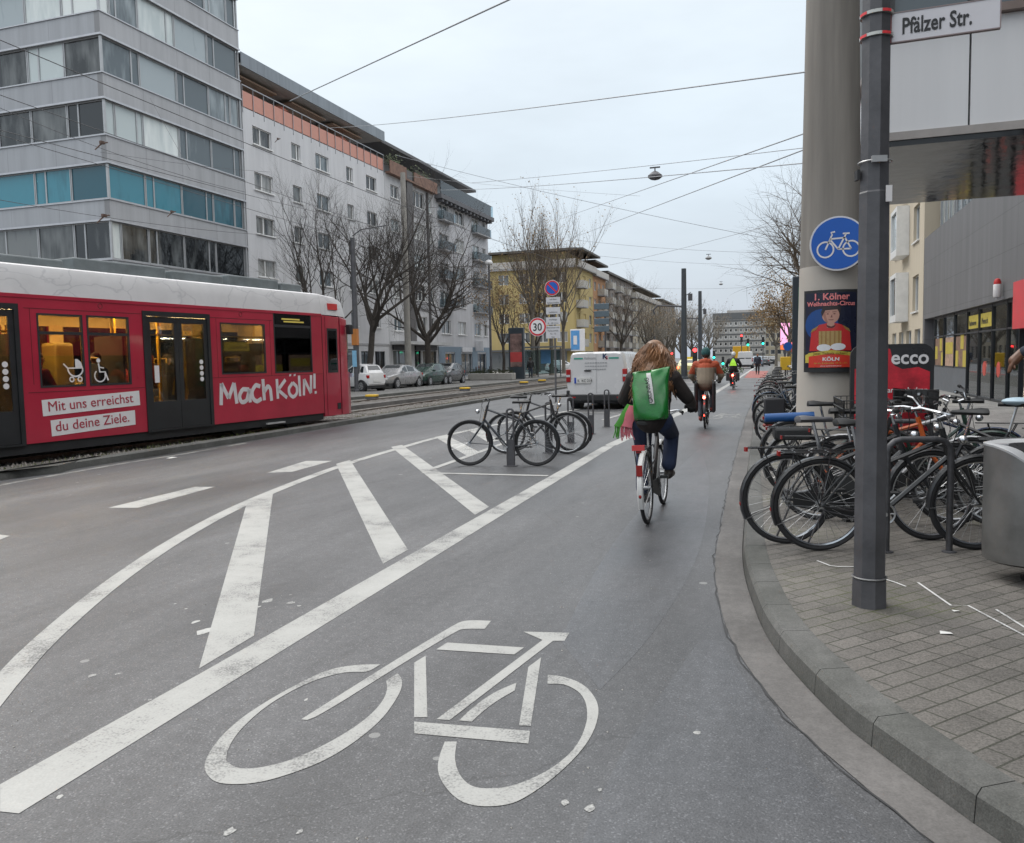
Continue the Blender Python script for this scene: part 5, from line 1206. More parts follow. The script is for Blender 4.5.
# litter bin, half oval with a sloping lid
bc = G(1042, 580, KH)
lb = thing('litter_bin', 'big grey metal litter bin with a pale sloping lid beside the bike racks', 'litter bin', (bc.x, bc.y, KH), rad(6))
BM = M('bin_metal', (.24, .24, .235), .36, .7, .22, 3, bump=.04)
bw, bd = .345, .27
def binring(z, sx=1., n=40): return [(bw * sx * math.cos(2 * PI * i / n) , bd * sx * math.sin(2 * PI * i / n), z(math.cos(2 * PI * i / n), math.sin(2 * PI * i / n)) if callable(z) else z) for i in range(n)]
top = lambda c, s: .86 - .30 * (1 - max(0., -c)) ** 1.5 * max(0., min(1., (.75 - s) / 1.2))
mb = MB(); mb.loft([binring(.12, .9), binring(.135, .98), binring(.19, 1.0), binring(top, 1.0)], cap=True); mb.build('body', BM, lb, True, 50)
mb = MB(); rings = [binring(lambda c, s: top(c, s) + .0, 1.008), binring(lambda c, s: top(c, s) + .014, 1.012), binring(lambda c, s: top(c, s) + .02, .95), binring(lambda c, s: (top(c, s) * .75 + .25 * .80) + .012, .62)]
mb.loft(rings, cap=False); mb.build('lid', M('lid_pale', (.48, .49, .50), .4, .3, .15, 4), lb, True, 60)
mb = MB(); mb.loft([binring(lambda c, s: (top(c, s) * .75 + .2) + .018, .65), binring(lambda c, s: (top(c, s) * .75 + .2) + .002, .56), binring(.60, .5)], cap=True); mb.build('opening', BLK, lb, True, 60)
mb = MB(); mb.box(-.33, -.22, -.03, .03, .862, .872); mb.build('lid_hinge', M('hinge', (.5, .5, .52), .35, .5), lb)
mb = MB(); mb.cyl((0, 0, .0), (0, 0, .14), .045); mb.cyl((0, 0, 0), (0, 0, .012), .12); mb.build('leg', BLK, lb)
mb = MB(); mb.ball((.08, -.02, .66), .1, 10, 8, (1, .8, .5)); mb.build('rubbish', M('paper_brown', (.4, .22, .1), .8), lb)
# loop stands for bicycles on the pavement
def loop_stand(label, a, b, h=.85, grp='tubular bicycle loops on the pavement'):
    mid = (a + b) / 2; d = b - a
    t = thing('bike_rack', label, 'bike rack', (mid.x, mid.y, KH), math.atan2(d.y, d.x), grp); w2 = d.length / 2; r_ = .1
    mb = MB(); mb.tube([(-w2, 0, 0), (-w2, 0, h - r_)] + [(-w2 + r_ - r_ * math.cos(rad(q)), 0, h - r_ + r_ * math.sin(rad(q))) for q in (30, 60, 90)] + [(w2 - r_ + r_ * math.sin(rad(q)), 0, h - r_ + r_ * math.cos(rad(q))) for q in (0, 30, 60)] + [(w2, 0, h - r_), (w2, 0, 0)], .0235, 10)
    mb.build('loop', M('rack_tube', (.07, .07, .075), .45, .4, .3, 15), t)
    for x in (-w2, w2): mb = MB(); mb.lathe([(.05, .0), (.05, .008), (.026, .012)], 14, (x, 0, 0)); mb.build('foot_plate', STEEL, t)
h0, h1 = G(886, 552, KH), G(949, 552, KH)
loop_stand('dark scuffed tubular bike loop between the two nearest black bicycles and the bin', h0, h1, .83)
# tall advert stand behind the bikes
ae = G(898, 470, KH); 
ad = thing('advert_stand', 'free standing red and black advertising board with a rounded top behind the bicycles', 'sign board', (ae.x - .30, 9.3, KH), rad(4))
AW, AH = .80, 1.55
def rr(w_, h0_, h1_, r_): return [(-w_ / 2, h0_), (w_ / 2, h0_), (w_ / 2, h1_ - r_)] + [(w_ / 2 - r_ + r_ * math.cos(rad(q)), h1_ - r_ + r_ * math.sin(rad(q))) for q in (20, 45, 70, 90)] + [(-w_ / 2 + r_ + r_ * math.cos(rad(q)), h1_ - r_ + r_ * math.sin(rad(q))) for q in (90, 110, 135, 160)] + [(-w_ / 2, h1_ - r_)]
mb = MB(); mb.prism(rr(AW, .35, AH, .12), lambda u, v: (u, -.03, v), lambda u, v: (u, .03, v)); mb.build('frame', BLK, ad, False)
mb = MB(); mb.prism(rr(AW - .08, .40, AH - .04, .09), lambda u, v: (u, -.032, v), lambda u, v: (u, -.0305, v)); mb.build('board_black', M('board_black', (.02, .02, .022), .3), ad, False)
mb = MB(); mb.prism([(-.36, .48), (.36, .48), (.36, 1.26), (.25, 1.31), (.1, 1.29), (.02, 1.33), (-.02, 1.50), (-.10, 1.52), (-.16, 1.33), (-.36, 1.30)], lambda u, v: (u, -.034, v), lambda u, v: (u, -.0325, v)); mb.build('board_red', M('board_red', (.50, .02, .035), .35, 0, .55, 4), ad, False)
text('lettering', 'ecco', .20, STICK, ad, (.35, -.036, 1.345), align='RIGHT', ext=.001, bold=.004, sx=.95); text('lettering', 'ganz nah dran', .075, STICK, ad, (.345, -.036, 1.05), align='RIGHT', ext=.001, bold=.001)
mb = MB()
for x in (-.33, .33): mb.box(x - .02, x + .02, -.02, .02, 0, .35); mb.box(x - .03, x + .03, -.22, .22, 0, .03)
mb.build('foot', BLK, ad)
# alarm beacon on the slate wall
al = thing('alarm_beacon', 'small white siren with red cap mounted on the slate wall', 'alarm', (XR - .02, atX(1003, 300, XR).y, 3.02))
mb = MB(); mb.lathe([(.09, 0), (.10, .03), (.10, .32), (.09, .34)], 14, (-.12, 0, .0)); mb.build('housing', STICK, al); mb = MB(); mb.lathe([(.09, .341), (.095, .40), (.06, .48), (.01, .5)], 14, (-.12, 0, 0)); mb.build('red_cap', M('beacon_red', (.55, .03, .03), .3), al)
mb = MB(); mb.box(-.14, .02, -.07, .07, -.06, -.002); mb.build('bracket', ALU, al)

# ---------------------------------------------------------------- bollard loops in the parking bay
def bollard_hoop(px, label):
    p = G(*px); t = thing('bike_hoop', label, 'bike stand', (p.x, p.y, 0), rad(4), 'narrow dark hoops in the cycle parking bay')
    mb = MB(); w2 = .05; h = .86
    mb.tube([(-w2, 0, 0), (-w2, 0, h - w2)] + [(-w2 * math.cos(rad(q)), 0, h - w2 + w2 * math.sin(rad(q))) for q in (30, 60, 90, 120, 150)] + [(w2, 0, h - w2), (w2, 0, 0)], .017, 8); mb.build('hoop', STEEL, t)
    mb = MB(); mb.box(-.045, .045, -.012, .012, .01, .40); mb.build('infill_plate', STEEL, t); mb = MB(); mb.box(-.1, .1, -.06, .06, 0.004, .012); mb.build('foot_plate', STEEL, t)
for px, l in (((511, 466), 'narrow dark hoop stand the nearest bay bicycle leans on'), ((549, 453), 'narrow dark hoop stand between the two far bay bicycles'), ((571, 443), 'narrow dark hoop stand beside the rear wheel of the far bay bicycle'), ((591, 434), 'free narrow hoop stand just left behind the empty end of the bay'), ((607, 427), 'free narrow hoop stand closest to the cyclist with the backpack')): bollard_hoop(px, l)

# ---------------------------------------------------------------- speed limit post by the tracks
sg = G(556, 402); SGY = sg.y
st = thing('traffic_sign_post', 'sign post beside the tracks with a red ringed 30 disc and no parking plates', 'traffic sign', (sg.x, sg.y, 0))
mb = MB(); mb.cyl((0, 0, 0), (0, 0, atY(553, 279, SGY).z), .038, n=12); mb.build('pole', M('sign_pole', (.12, .12, .125), .5, .3), st)
def loc_(px, py): v = atY(px, py, SGY); return (v.x - sg.x, v.z)
def disc_sign(name, c, r, ring, face):
    mb = MB(); mb.disc((c[0], -.05, c[1]), (0, -1, 0), r, .01, 32); o = mb.build(name, M('sign_edge_white', (.65, .65, .68), .35, 0, .04), st)
    mb = MB(); mb.disc((c[0], -.06, c[1]), (0, -1, 0), r * .95, .004, 32); mb.build('ring', ring, o)
    mb = MB(); mb.disc((c[0], -.064, c[1]), (0, -1, 0), r * .76, .004, 32); mb.build('face', face, o); return o
SRED = M('sign_red', (.56, .02, .03), .35, 0, .05); SBLUE = M('sign_blue', (.006, .10, .46), .35, 0, .05)
c = loc_(538, 327); o = disc_sign('speed_disc', c, .345, SRED, STICK); text('lettering', '30', .40, BLK, o, (c[0] - .005, -.070, c[1] - .14), align='CENTER', bold=.006, sx=.9)
mb = MB(); mb.box(c[0] + .1, .05, -.045, -.03, c[1] + .18, c[1] + .22); mb.box(c[0] + .1, .05, -.045, -.03, c[1] - .22, c[1] - .18); mb.build('bracket', STEEL, st)
c = loc_(552.5, 288); o = disc_sign('no_parking_disc', c, .285, SRED, SBLUE); mb = MB(); mb.T = Matrix.Translation((c[0], -.0695, c[1])) @ Matrix.Rotation(rad(45), 4, 'Y'); mb.box(-.23, .23, -.002, .002, -.03, .03); mb.build('slash', SRED, o)
q = MB(); q.disc((0, 0, atY(553, 279, SGY).z), (0, 0, 1), .06, .05, 12); q.build('cap', BLK, st)
for y0, y1, lines in ((297, 304.5, ('auf dem', 'Seitenstreifen')), (307, 314.5, ('Ladezone',)), (317, 325, ('werktags', '8 - 18 h frei')), (325.6, 338.5, ('Bewohner mit', 'Parkausweis', 'Nr. 13', 'frei'))):
    a, b = loc_(546.5, y1), loc_(560.5, y0); mb = MB(); mb.box(a[0], b[0], -.055, -.045, a[1], b[1]); o = mb.build('plate', M('plate_white', (.55, .55, .57), .4, 0, .05), st, False)
    for i, l in enumerate(lines): text('lettering', l, min(.085, (b[1] - a[1]) / len(lines) * .75), M('letter_grey', (.12, .12, .12), .6), o, ((a[0] + b[0]) / 2, -.058, b[1] - (i + .8) * (b[1] - a[1]) / len(lines)), align='CENTER')
# ---------------------------------------------------------------- poles, lamps and wires
def steel_mast(label, x, y, h, r=.11, m=None, name='catenary_mast', extra=None):
    t = thing(name, label, 'mast', (x, y, 0)); mb = MB(); mb.tube([(0, 0, 0), (0, 0, h * .5), (0, 0, h)], [r * 1.15, r, r * .85], 12); mb.build('shaft', m or STEEL, t)
    mb = MB(); mb.lathe([(r * 1.6, 0), (r * 1.6, .12), (r * 1.16, .16)], 12); mb.build('foot', m or STEEL, t)
    if extra: extra(t)
    return t
CONCM = M('spun_concrete', (.30, .285, .26), .8, 0, .15, 2)
steel_mast('pale concrete overhead line mast before the dark pilaster house', -24.5, 51.2, 14.4, .2, CONCM)
def sig(t):
    mb = MB(); mb.box(-.16, .16, -.2, .06, 2.6, 3.5); mb.mat(1).box(-.12, .12, -.26, -.2, 1.4, 2.3); mb.build('signal_box', [M('box_orange', (.45, .16, .03), .5), M('box_blue', (.2, .42, .6), .5)], t)
    mb = MB(); mb.tube([(0, 0, 8.6), (.6, -.1, 8.9), (2.2, -.2, 9.0)], .03); mb.build('arm', STEEL, t)
steel_mast('dark steel mast with an orange box just past the tram nose', -22.6, 40.6, 8.5, .15, STEEL, extra=sig)
def arms(t):
    mb = MB(); mb.tube([(0, 0, 5.2), (-1.9, 0, 5.35), (-2.2, 0, 5.0), (-2.1, 0, 4.7)], .07); mb.tube([(0, 0, 5.9), (.5, 0, 6.2)], .03); mb.box(.3, .6, -.1, .1, 5.6, 6.1); mb.build('bracket_arm', STEEL, t)
steel_mast('tall dark catenary mast in the middle of the street, the nearer of two', -6.78, 60, 7.9, .2, M('mast_bluegrey', (.055, .065, .075), .6), extra=arms)
steel_mast('tall dark catenary mast in the middle of the street, the farther of two', -7.53, 80, 7.8, .19, M('mast_bluegrey', (.055, .065, .075), .6), extra=arms)
def globe(t):
    mb = MB(); mb.lathe([(.07, 9.9), (.32, 10.0), (.36, 10.15), (.25, 10.35), (.03, 10.42)], 14); mb.build('lantern', M('lantern_white', (.6, .6, .6), .4), t)
steel_mast('dark lamp post with a pale lantern at the corner house', -24.5, 68.0, 9.95, .10, STEEL, 'street_lamp', globe)
steel_mast('slim grey post among the far trees left of the catenary masts', -9.2, 62, 3.2, .07, STEEL, 'post')
WIRE = M('wire_black', (.06, .06, .065), .6)
WIREG = M('wire_grey', (.30, .315, .335), .6)
def wire(label, a, b, r=.014, sag=.15, m=None, mid=None):
    a, b = Vector(a), Vector(b); pts = [a.lerp(b, i / 12) - Vector((0, 0, sag * 4 * (i / 12) * (1 - i / 12))) for i in range(13)]
    mb = MB(); mb.tube(pts, r * .62, 5); o = mb.build('overhead_wire', m or WIRE); tag(o, label, 'wire', 'overhead wires'); return o
W = wire
mast = lambda y: atY(806, y, 10.15)
W('thick overhead wire cutting the upper sky diagonally above the apartment roofs', atY(290, 101, 30), atY(530, -10, 14), .03, 0, WIREG)
W('overhead wire running from the salmon balcony roof corner to the concrete mast', atY(330, 128, 36), mast(72), .016, .1, WIREG)
W('overhead wire holding the nearest hanging lamp, the upper of the pair', atY(470, 183, 34), atY(803, 148, 19), .014, .05, WIREG)
W('overhead wire just below the hanging lamp, ending at the concrete mast', atY(440, 190, 34), mast(163), .011, .08, WIREG)
W('overhead wire falling from the corner house roof down to the right hand tree', atY(395, 155, 45), atY(775, 240, 45), .02, .2, WIREG)
W('steep overhead wire climbing to the concrete mast from above the yellow block, upper one', atY(560, 219, 60), mast(133), .014, 0, WIREG)
W('steep overhead wire climbing to the concrete mast from above the yellow block, lower one', atY(570, 239, 60), mast(149), .014, 0, WIREG)
W('long overhead wire descending across the white house facade towards the yellow block', atX(0, 40, -20), atY(560, 262, 58), .022, .3)
W('contact wire sweeping past the teal windows of the tower, topmost above the tram', atX(0, 95, -13), atY(600, 300, 80), .012, .2)
W('contact wire over the tram passing the second storey of the tower', atX(0, 130, -13), atY(420, 235, 40), .012, .1)
W('contact wire over the tram crossing the lower tower cladding', atX(0, 135, -12.3), atY(560, 297, 60), .010, .1)
W('contact wire crossing the fourth storey windows of the tower side', atX(0, 108, -15), atX(245, 192, -15), .010, .15)
W('thin wire from the tower corner down across the white facade windows', atX(150, 98, -24), atX(190, 170, -20), .010, .02)
W('span wire over the road from the pale concrete mast towards the lamp wire', atX(408, 176, -24.5), atY(640, 196, 40), .011, .1, WIREG)
W('thin span wire along the dark windows just above the tram roof', atX(0, 200, -16), atX(330, 237, -16), .010, .2)
W('thin stay wire between the tower corner and the white facade', atX(100, 152, -28), atX(270, 172, -29), .012, .1)
W('distant span wire above the far masts, the highest of three', atY(575, 240, 70), atY(775, 253, 70), .02, .2, WIREG)
W('distant span wire above the far masts, the middle of three', atY(600, 256, 80), atY(790, 265, 80), .02, .25, WIREG)
W('distant span wire above the far masts, the lowest of three', atY(620, 287, 95), atY(790, 285, 95), .02, .3, WIREG)
W('rising overhead wire from the grey balcony block to the right hand tree', atY(610, 265, 75), atY(800, 217, 40), .02, .1, WIREG)
for (px, y_, lab) in (((655, 176), 26, 'dark hanging street lamp high over the road, the nearest of three'), ((708.5, 258), 60, 'pale hanging street lamp over the road beyond the nearest one'), ((721, 284), 95, 'farthest small hanging street lamp over the crossing')):
    c = atY(*px, y_); t = thing('hanging_lamp', lab, 'street lamp', c, 0, 'lamps hung on span wires')
    mb = MB(); mb.lathe([(.02, .16), (.10, .12), (.22, 0.02), (.23, -.03), (.14, -.1), (.03, -.13)], 16); mb.build('lamp_housing', STEEL if y_ < 50 else M('lamp_grey', (.25, .26, .27), .5), t); mb = MB(); mb.tube([(0, 0, .15), (0, 0, .27)], .02); mb.box(-.16, .16, -.02, .02, .24, .28); mb.build('hanger', STEEL, t)
# suspension fittings over the tram
for i, (px, X_) in enumerate((((102, 143), -14), ((104, 216), -14), ((278, 139), -20), ((172, 212), -18))):
    c = atX(*px, X_); mb = MB(); mb.tube([c + Vector((-.08, -.12, -.16)), c, c + Vector((.06, .1, .03))], [.014, .022, .014], 6); mb.box(c.x - .03, c.x + .03, c.y - .05, c.y + .05, c.z - .02, c.z + .04)
    tag(mb.build('wire_insulator', M('insulator_brown', (.09, .05, .035), .5)), ['rusty insulator on the contact wire below the tower corner', 'rusty insulator low over the tram at the tower corner', 'dark insulator on the long wire before the white facade', 'rusty insulator on the lower tower cladding wire'][i], 'insulator', 'wire insulators')
# yellow track boxes
for i, px in enumerate(((372, 399), (465, 391), (524, 384.5), (542, 382.5))):
    p = G(*px); t = thing('track_box', ['yellow track box beside the tram nose, nearest of four', 'yellow track box between the rails behind the front bay bicycle', 'yellow track box left of the speed limit post, the nearer of two', 'yellow track box left of the speed limit post, the farther of two'][i], 'track box', (p.x, p.y, 0), 0, 'yellow boxes between the rails')
    mb = MB(); mb.box(-.24, .24, -.16, .16, 0, .1); mb.build('base', STEEL, t); mb = MB(); mb.box(-.26, .26, -.17, .17, .1, .2); mb.build('cover', M('signal_yellow', (.62, .38, .02), .5), t, bevel=.03)
# ---------------------------------------------------------------- trees
BARK = M('bark_dark', (.055, .047, .04), .9, 0, .35, 6, bump=.4, bs=25)
BARKG = M('bark_grey', (.13, .115, .095), .9, 0, .35, 5, bump=.3, bs=25)
TWIG = M('twig_dark', (.05, .042, .037), .9, 0, .2, 3)
TWIGB = M('twig_brown', (.115, .09, .068), .9, 0, .3, 2)
LEAFB = M('leaf_brown', (.20, .125, .05), .8, 0, .45, 3)
def tree_meshes(seed, h, trunk_h, r0, spread, levels=4, kids=(5, 5, 5, 4), up=.25, lean=(0, 0), leaf=0, tw=TWIG, bark=BARK, seg=5, droop=0.):
    rg = random.Random(seed); tb = MB(); cb = MB(); lb_ = MB(); ends = []
    def branch(p, d, L, r, lv):
        pts = [p.copy()]; rs = [r]; n = seg if lv < 2 else 3; q = p.copy(); dd = d.normalized()
        for i in range(n):
            dd = (dd + Vector((rg.gauss(0, .17), rg.gauss(0, .17), rg.gauss(0, .12) + (up if lv else 0.1) * .35 - droop * lv * .08))).normalized()
            q = q + dd * L / n; pts.append(q.copy()); rs.append(r * (1 - .72 * (i + 1) / n))
        (tb if lv < 2 else cb).tube(pts, rs, 8 if lv == 0 else (6 if lv == 1 else (4 if lv == 2 else 3)), caps=False)
        if lv >= levels:
            ends.append(q); return
        k = kids[lv]
        for j in range(k):
            t = (.32 if lv else .45) + (.68 if lv else .55) * (j + rg.random() * .7) / k; t = min(t, .99); ii = int(t * n); f = t * n - ii
            bp = pts[ii].lerp(pts[ii + 1], f); bd = (pts[ii + 1] - pts[ii]).normalized()
            az = rg.uniform(0, 2 * PI); side = bd.orthogonal().normalized(); side = (Matrix.Rotation(az, 3, bd) @ side)
            nd = bd * rg.uniform(.45, .9) + side * spread * rg.uniform(.7, 1.15); nd.z += up * .5
            branch(bp, nd, L * rg.uniform(.5, .74) * (1.1 - .35 * t), rs[ii] * rg.uniform(.5, .7), lv + 1)
        branch(pts[-1], dd, L * .55, rs[-1], lv + 1)
    base = Vector((0, 0, -.05)); tp = Vector((lean[0] * .4, lean[1] * .4, trunk_h)); 
    tb.tube([base, Vector((0, 0, .15)), tp * .5 + Vector((rg.gauss(0, .05), 0, 0)), tp], [r0 * 1.45, r0 * 1.08, r0 * .92, r0 * .82], 10, caps=False)
    nl = kids[0]
    for j in range(nl):
        az = 2 * PI * (j + rg.random() * .6) / nl; d = Vector((math.cos(az) * spread, math.sin(az) * spread, rg.uniform(.75, 1.25))) + Vector((lean[0], lean[1], 0)) * .15
        branch(tp - Vector((0, 0, rg.uniform(0, trunk_h * .22))), d, (h - trunk_h) * rg.uniform(.5, .68), r0 * rg.uniform(.42, .6), 1)
    branch(tp, Vector((lean[0] * .1, lean[1] * .1, 1)), (h - trunk_h) * .66, r0 * .62, 1)
    for e in ends:
        for _ in range(leaf if leaf >= 1 else (1 if rg.random() < leaf else 0)):
            c = e + Vector((rg.gauss(0, .22), rg.gauss(0, .22), rg.gauss(0, .2) - .1)); s = rg.uniform(.05, .11); u = Vector((rg.gauss(0, 1), rg.gauss(0, 1), rg.gauss(0, 1))).normalized(); v = u.orthogonal().normalized()
            lb_.quad(c - u * s, c + v * s * .7, c + u * s, c - v * s * .7)
    tm = tb.mesh('trunk', bark); cm_ = cb.mesh('crown', tw); lm = lb_.mesh('leaves', LEAFB, False) if lb_.v else None
    return tm, cm_, lm
def tree(label, x, y, ms, rz=0., sc=1., z=.1, name='bare_tree', grp=None):
    t = thing(name, label, 'tree', (x, y, z), rz, grp); t.scale = (sc, sc, sc)
    inst('trunk', ms[0], t); inst('crown', ms[1], t)
    if ms[2]: inst('leaves', ms[2], t)
    return t
lt_ = 'bare trees on the left hand pavement'
tree('slender leafless tree before the white facade, directly behind the tram nose', -24.8, 41.2, tree_meshes(3, 11.5, 3.6, .15, .7, 4, (5, 5, 6, 5), .45), grp=lt_)
tree('leaning leafless tree with long spreading limbs past the tram nose', -25, 46.2, tree_meshes(21, 13.6, 4.2, .21, 1.0, 4, (7, 6, 6, 5), .25, (1.2, 0)), 0.4, grp=lt_)
tree('wide dark leafless tree behind the parked green and grey cars', -25, 55.6, tree_meshes(8, 12.6, 3.4, .25, 1.0, 4, (7, 6, 6, 5), .27), 1.0, grp=lt_)
brn = tree_meshes(14, 9.5, 3.0, .15, .75, 4, (5, 5, 5, 4), .3, leaf=1, tw=TWIGB)
tree('small tree with clinging brown leaves at the corner house lamp post', -24.2, 70.5, brn, .3, grp=lt_)
tree('second small brown leaved tree standing before the yellow block', -23.5, 78.5, brn, 2.0, 1.02, grp='brown leaved trees before the yellow block')
pln = tree_meshes(31, 17.5, 6.5, .24, .5, 4, (5, 6, 5, 3), .6, leaf=.35, tw=TWIGB, bark=BARKG)
pt_ = 'tall plane trees in front of the yellow block'
tree('tallest slim plane tree rising above the yellow block roof', -22.3, 73.5, pln, 0, .95, grp=pt_)
tree('tall plane tree right of the tallest one, behind the no parking disc', -21.6, 77.5, tree_meshes(32, 16.5, 5.5, .22, .55, 4, (5, 5, 5, 3), .5, leaf=.6, tw=TWIGB, bark=BARKG), 1.2, grp=pt_)
tree('plane tree with hanging brown leaves beside the sign plates', -22.6, 86, pln, 3.3, .82, grp=pt_)
tree('pale thin tree above the corner house roof edge', -27.5, 93, pln, 4.1, .95, grp=pt_)
gt = tree_meshes(44, 13.5, 4.0, .24, .75, 4, (6, 5, 5, 4), .35, tw=TWIGB, bark=BARK)
tree('dark leafless tree in front of the balcony block behind the white van', -22.3, 118, gt, 0, 1.0)
tree('leafless tree before the cream apartment block', -22.0, 140, gt, 2.2, .95)
far = tree_meshes(52, 12, 3.0, .25, .8, 3, (7, 6, 6), .35, tw=M('twig_hazed', (.19, .175, .15), .9, 0, .25, 1), bark=BARKG, leaf=1)  # distance haze painted in as a paler, greyer twig colour
far2 = tree_meshes(53, 11, 2.6, .22, .85, 3, (7, 7, 6), .3, tw=M('twig_hazed', (.19, .175, .15), .9, 0, .25, 1), bark=BARKG, leaf=1)
fl = ['far tree right behind the cyclist with the backpack', 'far tree between the backpack cyclist and the nearer mast', 'far tree directly behind the nearer catenary mast', 'far tree between the two catenary masts', 'far tree directly behind the farther catenary mast', 'far tree left of the slab office block', 'small far tree before the slab office block', 'far tree deep in the row left of the nearer mast']
for i, (px, Y, s) in enumerate(((652, 128, .9), (666, 140, 1.0), (681, 135, .95), (692, 150, 1.05), (702, 165, 1.0), (709, 185, 1.1), (655, 170, 1.25), (673, 185, 1.25))):
    q = atY(px, 362, Y); tree(fl[i], q.x, Y, far if i % 2 else far2, i * 1.3, s, grp='trees at the far end of the tracks')
rt = tree_meshes(61, 14, 4.5, .22, .8, 4, (6, 6, 6, 6), .2, tw=TWIGB, bark=BARKG, droop=.25)
q = atY(806, 380, 56); tree('big bare tree behind the concrete mast, twigs reaching over the street', q.x + .9, 56, rt, .8, 1.0, .12)
rb = tree_meshes(63, 9.5, 3.2, .2, .9, 4, (6, 5, 5, 4), .2, leaf=3, tw=TWIGB, bark=BARKG)
tree('golden brown leaved tree above the pink advertising screen', atY(785, 365, 82).x + .4, 82, rb, 0, .98, .12)
tree('second golden leaved tree farther down the right hand pavement', atY(781, 365, 112).x - .6, 112, rb, 2.1, .92, .12)
# ---------------------------------------------------------------- bicycles
TYRE = M('tyre_rubber', (.022, .022, .024), .75, 0, .25, 20)
ALLOY = M('alloy', (.45, .46, .47), .3, .8, .15, 8)
CHROME = M('chrome', (.55, .56, .58), .15, .95, .05)
BLKP = M('black_paint', (.015, .016, .018), .3, 0, .15, 6, coat=.3)
PLAST = M('black_plastic', (.02, .021, .022), .55, 0, .2)
REDL = M('red_reflector', (.26, .012, .01), .25, 0, .1)
ORREF = M('orange_reflector', (.6, .18, .02), .3)
LEDR = EM('rear_light_red', (1, .05, .03), 5)
def wheel_meshes(R, tw, rimm, spokes=28):
    mb = MB(); mb.ring((0, 0, 0), (0, 1, 0), R - tw, tw, 44, 8); ty = mb.mesh('tyre', TYRE)
    mb = MB(); mb.ring((0, 0, 0), (0, 1, 0), R - 2 * tw - .006, .010, 44, 5, 1.1); mb.mat(1)
    for k in range(spokes):
        a = 2 * PI * k / spokes; s = 1 if k % 2 else -1; a2 = a + (.5 if (k // 2) % 2 else -.5)
        mb.tube([(.022 * math.cos(a2), s * .028, .022 * math.sin(a2)), ((R - 2 * tw - .012) * math.cos(a), 0, (R - 2 * tw - .012) * math.sin(a))], .0013, 3, False)
    mb.cyl((0, -.045, 0), (0, .045, 0), .018, n=10); mb.cyl((0, -.03, 0), (0, -.026, 0), .028, n=12); mb.cyl((0, .026, 0), (0, .03, 0), .028, n=12)
    return mb.mesh('wheel', [rimm, ALLOY]), ty
WH = {}
def wheel(t, x, R, tw, rim, steer=0.):
    k = (R, tw, rim.name)
    if k not in WH: WH[k] = wheel_meshes(R, tw, rim)
    w_ = inst('wheel', WH[k][0], t, (x, 0, R), (0, random.uniform(0, 6), steer)); inst('tyre', WH[k][1], w_); return w_
